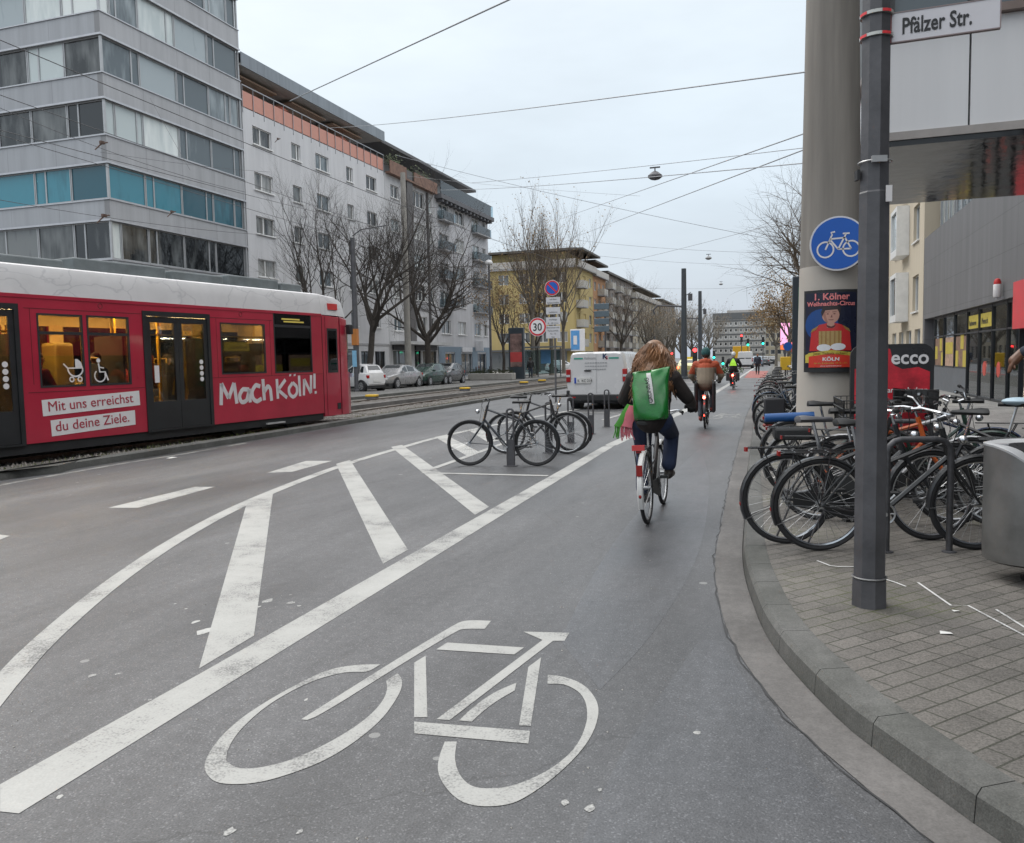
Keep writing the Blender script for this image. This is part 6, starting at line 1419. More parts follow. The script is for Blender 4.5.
def bicycle(label, loc, rotz, grp=None, kind='city', col=(.015, .016, .018), rim=None, fender=True, fcol=None, rack=True, lean=0., wb=1.1, R=.345, tw=.019, basket=None, guard=True, bars='city', steer=0., light=None, saddlecol=None, stand=True, extra=None):
    t = thing('bicycle', label, 'bicycle', loc, rotz, grp); t.rotation_euler = (lean, 0, rotz)
    rim = rim or ALLOY
    fm = M('bike_paint_%d_%d_%d' % tuple(int(c * 999) for c in col), col, .32, 0, .12, 5, coat=.3)
    hub0 = Vector((0, 0, R)); hub1 = Vector((wb, 0, R)); bb = Vector((.45, 0, .285)); st = Vector((.27, 0, .70)); sd = Vector((.215, 0, .94))
    ht = Vector((wb - .27, 0, .88)); hb = Vector((wb - .225, 0, .70))
    mb = MB(); r = .017
    mb.tube([bb, st], r); mb.tube([bb, hb], r * 1.15); mb.tube([ht + Vector((-.01, 0, .03)), hb - Vector((-.01, 0, .03))], .021)
    if kind == 'diamond': mb.tube([st - Vector((0, 0, .02)), ht - Vector((0, 0, .03))], r)
    elif kind == 'step': mb.tube([Vector((.36, 0, .52)), Vector((.6, 0, .54)), hb + Vector((-.0, 0, .08))], r)
    else: mb.tube([Vector((.325, 0, .60)), ht - Vector((.0, 0, .06))], r)
    for s in (-1, 1):
        mb.tube([bb + Vector((0, s * .03, 0)), Vector((.2, s * .05, .31)), hub0 + Vector((0, s * .055, 0))], .009); mb.tube([st + Vector((0, s * .012, -.03)), Vector((.13, s * .045, .52)), hub0 + Vector((0, s * .055, 0))], .008)
    mb.build('frame', fm, t)
    f = thing_part('fork_and_bars', t, hb); f.rotation_euler = (0, 0, steer)
    d1 = hub1 - hb
    mb = MB()
    for s in (-1, 1): mb.tube([(0.01, s * .03, -.05), (d1.x * .55, s * .052, d1.z * .6), (d1.x, s * .052, d1.z)], [.013, .012, .008])
    mb.box(-.005, .03, -.045, .045, -.06, -.03); mb.build('fork', fm, f)
    dh = ht - hb; up = dh * 1.0 + Vector((-.035, 0, .10))
    mb = MB()
    mb.tube([dh, up, up + Vector((.05, 0, .02))], .013)
    if bars == 'city': p = [up + Vector((-.13, -.30, .03)), up + Vector((-.02, -.24, .05)), up + Vector((.06, -.10, .03)), up + Vector((.06, .10, .03)), up + Vector((-.02, .24, .05)), up + Vector((-.13, .30, .03))]
    elif bars == 'flat': p = [up + Vector((.02, -.30, .02)), up + Vector((.05, 0, .02)), up + Vector((.02, .30, .02))]
    else: p = [up + Vector((-.02, -.28, .12)), up + Vector((.03, -.2, .10)), up + Vector((.06, -.06, .02)), up + Vector((.06, .06, .02)), up + Vector((.03, .2, .10)), up + Vector((-.02, .28, .12))]
    mb.tube(p, .011); mb.build('handlebar', CHROME if bars != 'flat' else BLKP, f)
    for e, e2 in ((p[0], p[1]), (p[-1], p[-2])):
        q = e.lerp(e2, .45 if bars == 'city' else .3); mb = MB(); mb.tube([e, q], .0165, 8); g = mb.build('grip', PLAST, f)
        mb = MB(); mb.tube([q + Vector((.03, 0, -.01)), q.lerp(e, .8) + Vector((.05, 0, -.03))], .006, 5); mb.build('brake_lever', BLKP, f)
    mb = MB(); mb.tube([p[1] + Vector((.03, 0, 0)), up + Vector((.12, -.05, -.06)), (d1.x * .2, .02, .1), (d1.x * .4, .05, d1.z * .4)], .003, 4); mb.tube([p[-2] + Vector((.03, 0, 0)), up + Vector((.12, .05, -.05)), (-.02, .02, .06)], .003, 4); mb.build('cable', PLAST, f)
    wheel(f, 0, R, tw, rim); [c for c in f.children][-1].location = (d1.x, 0, d1.z)
    wheel(t, 0, R, tw, rim)
    mb = MB(); mb.tube([st, sd], .013); mb.build('seat_post', CHROME, t)
    mb = MB()
    secs = []
    for u, wy, zz in ((-.13, .02, .01), (-.12, .075, .03), (-.07, .085, .035), (0, .05, .025), (.07, .028, .02), (.14, .02, .018), (.155, .008, .008)):
        secs.append([(sd.x + u, wy * math.cos(a), sd.z + .02 + (zz if math.sin(a) > 0 else .025) * math.sin(a)) for a in [2 * PI * k / 10 for k in range(10)]])
    mb.loft(secs); mb.build('saddle', saddlecol or PLAST, t)
    mb = MB(); mb.ring(bb + Vector((0, -.045, 0)), (0, 1, 0), .075, .008, 24, 5); mb.cyl(bb + Vector((0, -.07, 0)), bb + Vector((0, .07, 0)), .016)
    for k in range(5): a = 2 * PI * k / 5; mb.tube([bb + Vector((0, -.045, 0)), bb + Vector((.075 * math.cos(a), -.045, .075 * math.sin(a)))], .006, 4)
    ca = random.uniform(0, 6); c1 = Vector((.165 * math.cos(ca), 0, .165 * math.sin(ca)))
    mb.tube([bb + Vector((0, -.07, 0)), bb + c1 + Vector((0, -.08, 0))], .009, 6); mb.tube([bb + Vector((0, .07, 0)), bb - c1 + Vector((0, .08, 0))], .009, 6)
    mb.build('crankset', ALLOY, t)
    for s in (-1, 1):
        q = bb + c1 * (-s) * -1 * (1 if s < 0 else 1) * (1 if s < 0 else -1) if False else bb + (c1 if s < 0 else -c1) + Vector((0, s * .13, 0)); mb = MB(); mb.box(q.x - .045, q.x + .045, q.y - .04, q.y + .04, q.z - .012, q.z + .012); mb.build('pedal', PLAST, t)
    mb = MB()
    if guard: mb.loft([[(.03, -.055, R + .055), (.03, -.062, R + .055), (.03, -.062, R - .05), (.03, -.055, R - .05)], [(.45, -.052, .285 + .10), (.45, -.062, .285 + .10), (.45, -.062, .285 - .095), (.45, -.052, .285 - .095)], [(.54, -.052, .285 + .05), (.54, -.062, .285 + .05), (.54, -.062, .285 - .05), (.54, -.052, .285 - .05)]]); mb.build('chain_guard', PLAST, t)
    else: mb.tube([(0, -.045, R + .03), (.45, -.045, .36)], .004, 4); mb.tube([(0, -.045, R - .03), (.45, -.045, .21)], .004, 4); mb.build('chain', STEEL, t)
    if fender:
        fmat = fcol or fm
        for xc, par, a0, a1 in ((0, t, 15, 205), (d1.x, f, 25, 190)):
            mb = MB(); zc_ = R if par is t else d1.z; L_ = []
            for k in range(17):
                a = rad(a0 + (a1 - a0) * k / 16) if par is t else rad(180 - a1 + (a1 - a0) * k / 16 - 10)
                if par is f: a = rad(20 + (185 - 20) * k / 16)
                rr_ = R + .014; c, s = math.cos(a), math.sin(a)
                L_.append([(xc + (rr_ - .012) * c, -.028, zc_ + (rr_ - .012) * s), (xc + rr_ * c, -.016, zc_ + rr_ * s), (xc + rr_ * c, .016, zc_ + rr_ * s), (xc + (rr_ - .012) * c, .028, zc_ + (rr_ - .012) * s), (xc + (rr_ - .004) * c, 0.014, zc_ + (rr_ - .004) * s), (xc + (rr_ - .004) * c, -.014, zc_ + (rr_ - .004) * s)])
            mb.loft(L_)
            e = L_[-1][2] if par is t else L_[-1][2]
            for s in (-1, 1): mb.tube([(xc, s * .05, zc_), (e[0], s * .022, e[2])], .003, 4)
            mb.build('mudguard', fmat, par)
    if rack:
        mb = MB(); z = 2 * R + .05
        mb.tube([(.16, -.06, z), (-.28, -.06, z), (-.30, 0, z), (-.28, .06, z), (.16, .06, z)], .006); mb.tube([(.16, 0, z), (-.29, 0, z)], .005)
        for x in (-.2, -.08, .04): mb.tube([(x, -.06, z), (x, .06, z)], .004, 4)
        for s in (-1, 1): mb.tube([(-.02, s * .06, R), (-.2, s * .06, z)], .005, 4); mb.tube([(-.02, s * .06, R), (.05, s * .06, z)], .005, 4)
        mb.build('luggage_rack', BLKP, t)
        mb = MB(); mb.box(-.318, -.302, -.025, .025, z - .028, z + .006); mb.build('rear_reflector', light or REDL, t)
    if fender: mb = MB(); a = rad(200); mb.ball(((R + .03) * math.cos(a) * 1.0, 0, R + (R + .03) * math.sin(a) + .1), .017, 8, 6, (.6, 1, 1.2)); mb.build('rear_lamp', light or REDL, t)
    mb = MB(); mb.ball((d1.x * .0 + .10, 0, .12), .035, 10, 7); mb.build('headlamp', CHROME, f)
    if stand: mb = MB(); mb.tube([(.05, .05, .3), (-.03, .17, .01)], .008, 5); mb.build('kickstand', STEEL, t)
    if basket:
        mb = MB(); z0 = .16; 
        mb.box(.06, .36, -.19, .19, z0, z0 + .012)
        for k in range(9):
            y = -.19 + .38 * k / 8; mb.tube([(.06, y, z0), (.05, y * 1.05, z0 + .22)], .004, 4); mb.tube([(.36, y, z0), (.37, y * 1.05, z0 + .22)], .004, 4)
        for k in range(7):
            x = .06 + .3 * k / 6; mb.tube([(x, -.19, z0), (x, -.2, z0 + .22)], .004, 4); mb.tube([(x, .19, z0), (x, .2, z0 + .22)], .004, 4)
        for zz in (z0 + .08, z0 + .15, z0 + .22): mb.tube([(.05, -.2, zz), (.37, -.2, zz), (.37, .2, zz), (.05, .2, zz)], .005, 4, closed=True)
        if basket == 'crate': mb.box(.37, .378, -.2, .2, z0 + .1, z0 + .24); mb.box(.05, .37, -.205, -.2, z0 + .1, z0 + .24)
        mb.build('basket', PLAST, f)
    if extra: extra(t, f)
    return t
def thing_part(name, parent, loc):     # the steering part turns as one: the head tube bearing carries fork, bars and front wheel
    mb = MB(); mb.cyl((-.0, 0, -.02), (-.004, 0, .0), .024, n=10); return mb.build(name, BLKP, parent, loc=loc)
def two(px0, px1, z): return G(*px0, z), G(*px1, z)
def place(px0, px1, z):
    a, b = two(px0, px1, z); d = b - a; return a, math.atan2(d.y, d.x), d.length
PB = 'bicycles parked on the right hand pavement'
a, ang, wbl = place((819, 550.5), (977, 549.5), KH)
def rodrack(t, f): pass
bicycle('nearest black city bike with bright rims, its rear half left of the octagonal post', a, ang, PB, 'city', wb=1.13, rim=CHROME, R=.35, tw=.019, lean=rad(3), guard=False)
a, ang, wbl = place((787, 543.5), (938, 540), KH)
bicycle('second black city bike, its rear wheel nearest to the kerb', a, ang, PB, 'city', (.02, .021, .024), wb=1.13, R=.35, tw=.018, rim=CHROME, lean=rad(-3), saddlecol=M('saddle_grey', (.10, .10, .11), .5))
def bluebag(t, f):
    mb = MB(); mb.cyl((-.33, -.04, .82), (.15, -.04, .84), .045, n=12); mb.build('blue_roll', M('blue_sleeve', (.01, .08, .26), .5), t)
    mb = MB(); mb.box(-.24, .12, -.12, .12, .60, .72); mb.build('rack_bag', PLAST, t, bevel=.02)
bicycle('grey bike with a bright blue roll strapped on its rack', G(797, 496, KH), rad(6), PB, 'diamond', (.16, .165, .17), wb=1.08, R=.335, lean=rad(3), extra=bluebag)
def redbag(t, f):
    mb = MB(); mb.box(-.22, .10, -.24, -.07, .38, .78); mb.build('pannier', M('pannier_black', (.018, .018, .022), .7), t, bevel=.03); mb = MB(); mb.ball((-.1, -.14, .36), .1, 10, 6, (1.4, .8, .5)); mb.build('red_cover', M('cover_rust', (.25, .03, .02), .6), t)
bicycle('white framed bike with white rims and a black pannier', G(778, 448, KH), rad(3), PB, 'diamond', (.55, .55, .55), wb=1.08, R=.345, lean=rad(-4), extra=redbag, rim=M('rim_white', (.6, .6, .6), .4), fcol=BLKP)
more_ = [((790, 478), 12, 'step', (.02, .02, .022), 'black step through bike between the blue roll bike and the white framed one', {}),
        ((772, 434), -4, 'city', (.03, .03, .035), 'black city bike just behind the white framed bike', dict(basket='wire')),
        ((769, 424), 5, 'diamond', (.02, .05, .10), 'dark blue bike in the row behind the white framed bike', {}),
        ((768, 415), -8, 'city', (.3, .3, .31), 'silver city bike midway down the kerbside row', {}),
        ((768.5, 409), 3, 'step', (.02, .02, .02), 'black step through bike midway down the kerbside row', dict(basket='wire')),
        ((769, 404), 9, 'diamond', (.10, .015, .015), 'dark red bike towards the far end of the kerbside row', {}),
        ((770, 399), -3, 'city', (.02, .02, .02), 'black city bike towards the far end of the kerbside row', {}),
        ((771.5, 395), 6, 'city', (.25, .26, .27), 'grey city bike second from the far end of the kerbside row', {}),
        ((772.5, 391), 0, 'diamond', (.02, .02, .03), 'black bike at the far end of the kerbside row', {})]
for px, dg, kd, colr, lab, kw in more_:
    bicycle(lab, G(*px, KH), rad(dg), PB, kd, colr, wb=1.07, R=.34, lean=rad(random.uniform(-4, 4)), steer=random.uniform(-.5, .5), **kw)
# those pushed in from the other side, beyond the loop stand
R2 = 'bicycles parked behind the tubular bike loop'
def blucover(t, f):
    mb = MB(); mb.ball((.2, 0, .985), .1, 14, 8, (1.45, .95, .42)); mb.build('saddle_cover', M('cover_lightblue', (.45, .58, .66), .5), t)
bicycle('black bike with a pale blue saddle cover and a crate on the handlebar', Vector((2.25, 8.55, KH)), rad(158), R2, 'city', wb=1.1, lean=rad(4), basket='crate', extra=blucover)
bicycle('dark blue bike deepest behind the bike loop, next to the crate bike', Vector((2.0, 9.2, KH)), rad(172), R2, 'diamond', (.02, .04, .10), wb=1.08, lean=rad(3), bars='flat', steer=.4)
bicycle('black bike with a wire basket behind the bike loop', Vector((1.70, 7.62, KH)), rad(176), R2, 'city', (.02, .02, .022), wb=1.1, lean=rad(-3), basket='wire', steer=.2)
bicycle('dark green bike between the advert stand and the concrete mast', Vector((.85, 8.9, KH)), rad(4), R2, 'step', (.02, .05, .035), wb=1.08, lean=rad(4), bars='high', steer=-.3)
bicycle('silver bike just before the painted foot of the mast', Vector((.55, 8.3, KH)), rad(-5), R2, 'diamond', (.48, .48, .49), wb=1.07, lean=rad(-3), bars='flat')
bicycle('orange framed bike half hidden by the octagonal post', Vector((.30, 7.6, KH)), rad(3), R2, 'diamond', (.55, .11, .02), wb=1.08, lean=rad(-4), fcol=BLKP, bars='high')
for i, (x, y) in enumerate(((.85, 8.6), (.95, 11.5), (.6, 14.5), (.45, 17.5))):
    loop_stand(['tubular bike loop hidden among the bikes before the mast', 'tubular bike loop just behind the mast', 'tubular bike loop midway along the kerbside row', 'tubular bike loop towards the far end of the kerbside row'][i], Vector((x, y, KH)), Vector((x + .5, y + .05, KH)), .8)
# bay bicycles on the left
BB = 'bicycles in the marked bay'
a, ang, wbl = place((537, 466), (473, 465.5), 0)
bicycle('nearest black sports bike in the marked bay, facing the tram', a, ang, BB, 'diamond', (.03, .036, .045), wb=1.03, R=.345, tw=.02, rim=BLKP, bars='flat', guard=False, rack=False, lean=rad(3), stand=False, steer=.15)
a, ang, wbl = place((563, 453.5), (501, 452), 0)
bicycle('dark bike with a teal lamp, second in the marked bay', a + Vector((.1, .25, 0)), ang, BB, 'diamond', (.02, .022, .03), wb=1.05, R=.345, rim=BLKP, bars='flat', guard=False, rack=False, lean=rad(3), stand=False)
a, ang, wbl = place((509, 452.5), (570, 453), 0)
bicycle('black bike with a silver stem in the marked bay, facing away from the tram', a + Vector((0, -.15, 0)), ang, BB, 'diamond', (.018, .018, .02), wb=1.05, R=.345, bars='city', guard=False, rack=False, lean=rad(-3), stand=False)

# ---------------------------------------------------------------- cars
CGLASS = M('car_glass', (.02, .024, .027), .04, 0, .2, 2, spec=.8)
HEADL = M('headlight_clear', (.5, .52, .55), .1, 0, .1); TAILL = M('tail_light_red', (.34, .012, .012), .2, 0, .1)
PLATE = M('number_plate', (.6, .6, .58), .4)
CARP = {}
def carpaint(n, c, metal=.0): return M('car_' + n, c, .28, metal, .05, 1, coat=.6)
# side profiles, x forward from the rear bumper: (x, belt-or-body top z, roof z or None, half width)
PROF = {'sedan': dict(L=4.65, W=1.82, body=[(0, .35, .72), (.06, .28, .92), (.5, .25, 1.0), (1.0, .24, 1.0), (1.9, .24, .98), (3.1, .24, .95), (3.4, .24, .93), (4.2, .25, .80), (4.55, .28, .68), (4.65, .36, .55)], roof=[(.55, 1.0), (1.25, 1.36), (1.8, 1.44), (2.5, 1.43), (3.35, .95)], ax=(.85, 3.68), R=.32),
        'hatch': dict(L=3.95, W=1.74, body=[(0, .38, .75), (.05, .3, .95), (.5, .26, 1.0), (1.2, .25, 1.0), (2.0, .25, .98), (2.7, .25, .96), (2.95, .25, .94), (3.55, .26, .82), (3.88, .3, .68), (3.95, .38, .55)], roof=[(.08, .98), (.45, 1.36), (1.0, 1.47), (1.9, 1.46), (2.9, .96)], ax=(.68, 3.15), R=.31),
        'mini': dict(L=2.7, W=1.62, body=[(0, .4, .8), (.05, .32, 1.0), (.4, .28, 1.02), (.9, .28, 1.0), (1.4, .28, .99), (1.9, .28, .97), (2.1, .28, .95), (2.45, .3, .82), (2.65, .34, .68), (2.7, .4, .58)], roof=[(.06, 1.02), (.35, 1.45), (.8, 1.53), (1.4, 1.5), (2.15, .98)], ax=(.45, 2.25), R=.3)}
def car(label, cat, kind, loc, rotz, paint, grp=None, lit=False, name='parked_car', roofsign=None):
    P = PROF[kind]; t = thing(name, label, cat, loc, rotz, grp); L_, W_ = P['L'], P['W'] / 2
    def wv(x): u = abs(x / L_ - .48) * 2; return W_ * (1 - .14 * max(0, u - .45) ** 1.5 / .55 ** 1.5 * 1.6)
    mb = MB(); secs = []
    for x, z0, z1 in P['body']:
        w_ = wv(x); h = z1 - z0
        secs.append([(x, -w_ * .9, z0), (x, -w_ * .99, z0 + h * .3), (x, -w_, z0 + h * .62), (x, -w_ * .965, z0 + h * .93), (x, -w_ * .88, z1), (x, 0, z1 + .02), (x, w_ * .88, z1), (x, w_ * .965, z0 + h * .93), (x, w_, z0 + h * .62), (x, w_ * .99, z0 + h * .3), (x, w_ * .9, z0)])
    mb.loft(secs)
    rf = P['roof']; belt = lambda x: max(z for z in [b[2] + (c[2] - b[2]) * (x - b[0]) / (c[0] - b[0]) for b, c in zip(P['body'], P['body'][1:]) if b[0] <= x <= c[0]] + [.9])
    def gs(x, z):
        bw_ = wv(x) * .9; zb_ = belt(x) - .03; k = (z - zb_) / .5; rw = bw_ - .17 * min(1, max(0, k)) * (1)
        return [(x, -bw_, zb_), (x, -rw, z - .05), (x, -rw * .8, z), (x, rw * .8, z), (x, rw, z - .05), (x, bw_, zb_)]
    mb.loft([gs(x, max(z, belt(x) + .0)) for x, z in rf]); body = mb.build('body', paint, t, True, 32)
    # glazing, a few millimetres proud of the pillars
    def side_pt(x, v, s):
        z = None
        for (x0, z0), (x1, z1) in zip(rf, rf[1:]):
            if x0 <= x <= x1: z = z0 + (z1 - z0) * (x - x0) / (x1 - x0)
        q = gs(x, z); a, b = Vector(q[0]), Vector(q[1]); p = a.lerp(b, v); return Vector((p.x, s * (abs(p.y) + .006), p.z + .0))
    xs_ = [rf[1][0] + .02, (rf[2][0] + rf[3][0]) / 2 + .05, rf[3][0] + (rf[4][0] - rf[3][0]) * .55]
    for s in (-1, 1):
        for a_, b_ in ((xs_[0], xs_[1] - .05), (xs_[1] + .05, xs_[2])):
            mb = MB(); mb.quad(side_pt(a_, .14, s), side_pt(b_, .14, s), side_pt(min(b_, rf[3][0] + .25 if b_ == xs_[2] else b_), .92, s), side_pt(a_ + .06, .92, s)); mb.build('side_window', CGLASS, t, False)
    def endglass(a, b, off, nm):
        qa, qb = gs(*a), gs(*b); mb = MB(); A = [Vector(p) for p in (qa[0], qa[5])]; B = [Vector(qb[2]), Vector(qb[3])]
        la = A[0].lerp(B[0], .12), A[1].lerp(B[1], .12); lb2 = A[0].lerp(B[0], .93), A[1].lerp(B[1], .93)
        def inn(p, q): return p.lerp(q, .06), q.lerp(p, .06)
        p0, p1 = inn(*la); p2, p3 = inn(*lb2); o = Vector((off, 0, .012)); mb.quad(p0 + o, p1 + o, p3 + o, p2 + o); mb.build(nm, CGLASS, t, False)
    endglass((rf[4][0], belt(rf[4][0])), rf[3], .012, 'windscreen'); endglass((rf[0][0], belt(rf[0][0])), rf[1], -.012, 'rear_window')
    for x in P['ax']:
        for s in (-1, 1):
            w_ = wv(x); mb = MB(); mb.cyl((x, s * (w_ - .2), P['R']), (x, s * (w_ + .004), P['R']), P['R'] + .05, n=22); mb.build('wheel_arch', BLK, t)
            mb = MB(); mb.cyl((x, s * (w_ - .18), P['R']), (x, s * (w_ + .012), P['R']), P['R'], n=22); wo = mb.build('wheel', TYRE, t); mb = MB(); mb.cyl((x, s * (w_ + .008), P['R']), (x, s * (w_ + .018), P['R']), P['R'] * .66, n=16); mb.mat(1)
            for k in range(5): a = 2 * PI * k / 5; mb.box(x - .03 + .12 * math.cos(a), x + .03 + .12 * math.cos(a), s * (w_ + .0185) - .001, s * (w_ + .0185) + .001, P['R'] - .03 + .12 * math.sin(a), P['R'] + .03 + .12 * math.sin(a))
            mb.build('rim', [ALLOY, BLK], wo)
    tl = EM('brake_light', (1, .12, .05), 4) if lit else TAILL
    for s in (-1, 1):
        w_ = wv(.1); mb = MB(); mb.box(-.012, .16, s * (w_ * .78), s * (w_ * .99), .72, .90); mb.build('tail_light', tl, t, bevel=.02)
        w_ = wv(L_ - .2); mb = MB(); mb.box(L_ - .42, L_ - .10, s * (w_ * .62), s * (w_ * .97), .60, .74); mb.build('headlight', HEADL, t, bevel=.02)
        mb = MB(); mb.box(rf[4][0] - .25, rf[4][0] - .1, s * (W_ * .93), s * (W_ + .14), .93, 1.06); mb.build('wing_mirror', paint, t, bevel=.02)
        mb = MB(); mb.box(xs_[1] - .35, xs_[1] - .2, s * (W_ * .97), s * (W_ + .012), .80, .83); mb.build('door_handle', paint, t)
    mb = MB(); mb.box(-.022, .01, -.26, .26, .50, .61); mb.box(L_ - .01, L_ + .022, -.26, .26, .36, .47); mb.build('number_plate', PLATE, t)
    mb = MB(); mb.box(L_ - .04, L_ + .008, -.5, .5, .48, .6); mb.build('grille', BLK, t); mb = MB(); mb.box(.06, L_ - .06, -W_ * .84, W_ * .84, .16, .32); mb.build('underbody', BLK, t)
    if roofsign: mb = MB(); mb.box(2.0, 2.15, -.2, .2, 1.45, 1.58); mb.build('roof_sign', roofsign, t)
    return t
PC = 'cars parked along the left hand kerb'
def carat(px, X): p = atX(px, 385, X); return p.y
def parked(label, kind, px, X, rz, paint): 
    Y = carat(px, X); car(label, 'car', kind, (X, Y, .02), rz, paint, PC)
parked('tiny white car with dark roof pillar right beside the tram nose', 'mini', 377, -21.6, rad(160), carpaint('white', (.62, .62, .62)))
parked('silver grey saloon between the tiny white car and the green hatchback', 'sedan', 413, -22.9, rad(-92), carpaint('silver', (.34, .34, .345), .35))
parked('dark green hatchback parked under the wide leafless tree', 'hatch', 439, -22.9, rad(-91), carpaint('green', (.015, .05, .04), .2))
parked('dark grey hatchback last of the near parked row', 'hatch', 456.5, -22.9, rad(-90), carpaint('grey', (.10, .105, .11), .3))
for i, (x, y, rz, nm, c) in enumerate(((-26.2, 92, 35, 'white', (.62, .62, .62)), (-24.2, 94.5, 20, 'white', (.62, .62, .62)), (-23.0, 97, 80, 'grey', (.10, .105, .11)))):
    car(['white parked car by the corner house lamp post, the left one', 'white parked car by the corner house lamp post, the right one', 'grey parked car before the yellow block shop front'][i], 'car', 'hatch', (x, y, .05), rad(rz), carpaint(nm, c), 'cars parked at the yellow block')
q = G(687, 378.5); car('pale yellow taxi with glowing tail lights ahead of the cyclists', 'taxi', 'sedan', (q.x, q.y, 0), PI / 2, carpaint('cream', (.60, .55, .24)), lit=True, name='taxi', roofsign=M('taxi_sign_yellow', (.8, .6, .05), .4))
for i, (px, py, knd, nm, c, lab) in enumerate(((757, 366.5, 'hatch', 'blue', (.25, .33, .42), 'pale blue car far down the road beside the white box van'), (764, 366, 'hatch', 'grey', (.10, .105, .11), 'dark car far down the road right of the pale blue one'), (664, 371.5, 'hatch', 'red', (.3, .02, .02), 'dark red car far ahead, its brake lights lit, left of the taxi'), (771, 365, 'sedan', 'black', (.02, .02, .022), 'black car farthest along the right hand kerb'))):
    q = G(px, py); car(lab, 'car', knd, (q.x, q.y, 0), PI / 2, carpaint(nm, c), 'cars far down the road', lit=(i == 2), name='car')
def van(label, loc, rotz, L_=4.75, W_=1.92, H_=1.80, paint=None, detail=True, name='van'):
    t = thing(name, label, 'van', loc, rotz); w = W_ / 2; paint = paint or carpaint('white', (.62, .62, .62))
    def sec_(x, z0, z1, k=1., top=.8): return [(x, -w * .93 * k, z0), (x, -w * .99 * k, z0 + .25), (x, -w * k, .85), (x, -w * .965 * k, 1.1), (x, -w * (top + .06) * k, z1 - .10), (x, -w * top * k, z1 - .025), (x, -w * top * .8 * k, z1), (x, w * top * .8 * k, z1), (x, w * top * k, z1 - .025), (x, w * (top + .06) * k, z1 - .10), (x, w * .965 * k, 1.1), (x, w * k, .85), (x, w * .99 * k, z0 + .25), (x, w * .93 * k, z0)]
    mb = MB(); mb.loft([sec_(0.05, .42, H_ - .06, .975, .80), sec_(.12, .38, H_ - .01), sec_(.5, .32, H_), sec_(2.9, .30, H_), sec_(3.35, .30, H_ - .12), [(p[0], p[1], min(p[2], 1.16)) for p in sec_(4.0, .30, 1.3)], [(p[0], p[1] * .9, min(p[2], .92)) for p in sec_(4.6, .32, 1.1)], [(p[0], p[1] * .8, min(p[2], .75)) for p in sec_(L_, .4, .9)]])
    mb.build('body', paint, t, True, 30)
    mb = MB(); mb.box(-.03, .3, -w * .94, w * .94, .26, .47); mb.mat(1).box(.04, 4.5, -w * .9, w * .9, .2, .31); mb.build('rear_bumper', [PLAST, BLK], t, bevel=.03)
    for s in (-1, 1):
        mb = MB(); mb.box(-.0, .34, s * w * .90, s * w * 1.0, .46, .60); mb.build('bumper_corner', PLAST, t, bevel=.02)
        mb = MB(); mb.box(.012, .14, s * w * .855, s * w * 1.004, .86, 1.26); o = mb.build('tail_light', TAILL, t, bevel=.02); mb = MB(); mb.box(.006, .12, s * w * .87, s * w * 1.0, 1.02, 1.09); mb.build('reversing_light', HEADL, o)
        for x in (.85, 3.75):
            mb = MB(); mb.cyl((x, s * (w - .24), .33), (x, s * (w + .004), .33), .33, n=22); wo = mb.build('wheel', TYRE, t); mb = MB(); mb.cyl((x, s * (w + .002), .33), (x, s * (w + .014), .33), .2, n=16); mb.build('rim', ALLOY, wo)
            mb = MB(); mb.cyl((x, s * (w - .3), .33), (x, s * (w - .0), .33), .39, n=22); mb.build('wheel_arch', BLK, t)
        mb = MB(); mb.box(3.55, 3.75, s * w, s * (w + .22), 1.05, 1.3); mb.build('wing_mirror', PLAST, t, bevel=.03)
        mb = MB(); y = s * (w * .9 + .02); mb.quad((2.55, s * (w * .955 + .012), 1.14), (3.72, s * (w * .945 + .012), 1.14), (3.38, s * (w * .86 + .03), 1.6), (2.6, s * (w * .865 + .03), 1.66)); mb.build('side_window', CGLASS, t, False)
    if detail:
        GRN = M('livery_green', (.02, .26, .19), .5); GL = M('livery_grey', (.3, .31, .32), .5)
        yz = lambda y0, y1, z0, z1, e=.036: None
        mb = MB(); mb.quad((.040, w * .74, 1.57), (.040, w * .44, 1.57), (.046, w * .44, 1.62), (.046, w * .74, 1.62)); mb.quad((.040, -w * .42, 1.57), (.040, -w * .74, 1.57), (.046, -w * .74, 1.62), (.046, -w * .42, 1.62)); mb.build('livery_stripe', GRN, t, False)
        def vt(body, size, m, y, z, x=.040, sx=1., bold=0.): text('livery_text', body, size, m, t, (x, y, z), (PI / 2, 0, -PI / 2), ext=.001, sx=sx, bold=bold)
        vt('Rollmann', .12, GL, .38, 1.565, sx=.8); vt('K', .22, M('livery_navy', (.03, .05, .12), .5), -.20, 1.58, bold=.008); vt('c', .16, M('livery_red', (.55, .03, .06), .5), -.29, 1.57, bold=.008)
        for k, (a, b) in enumerate(((.36, -.36), (.36, -.36), (.34, -.32))):
            mb = MB(); n = 9
            for j in range(n): y0 = a + (b - a) * j / n; mb.box(.034, .037, y0 - .06, y0, 1.44 - .10 * k, 1.465 - .10 * k)
            mb.build('livery_smallprint', GL, t, False)
        mb = MB(); mb.box(.018, .05, .18, .70, .82, 1.0); pl_ = mb.build('number_plate', PLATE, t); mb = MB(); mb.box(.014, .019, .64, .70, .82, 1.0); mb.build('plate_band', M('plate_blue', (.01, .06, .4), .4), pl_); text('lettering', 'K  KC 214', .12, BLK, pl_, (.015, .60, .86), (PI / 2, 0, -PI / 2), sx=.9)
        mb = MB(); mb.box(.015, .045, .17, .38, 1.19, 1.23); mb.build('door_handle', BLK, t); mb = MB(); mb.box(.034, .040, -.003, .003, .5, 1.72); mb.build('door_joint', GL, t); mb = MB(); mb.box(.03, .07, .1, .34, 1.795, 1.815); mb.build('high_brake_light', BLK, t)
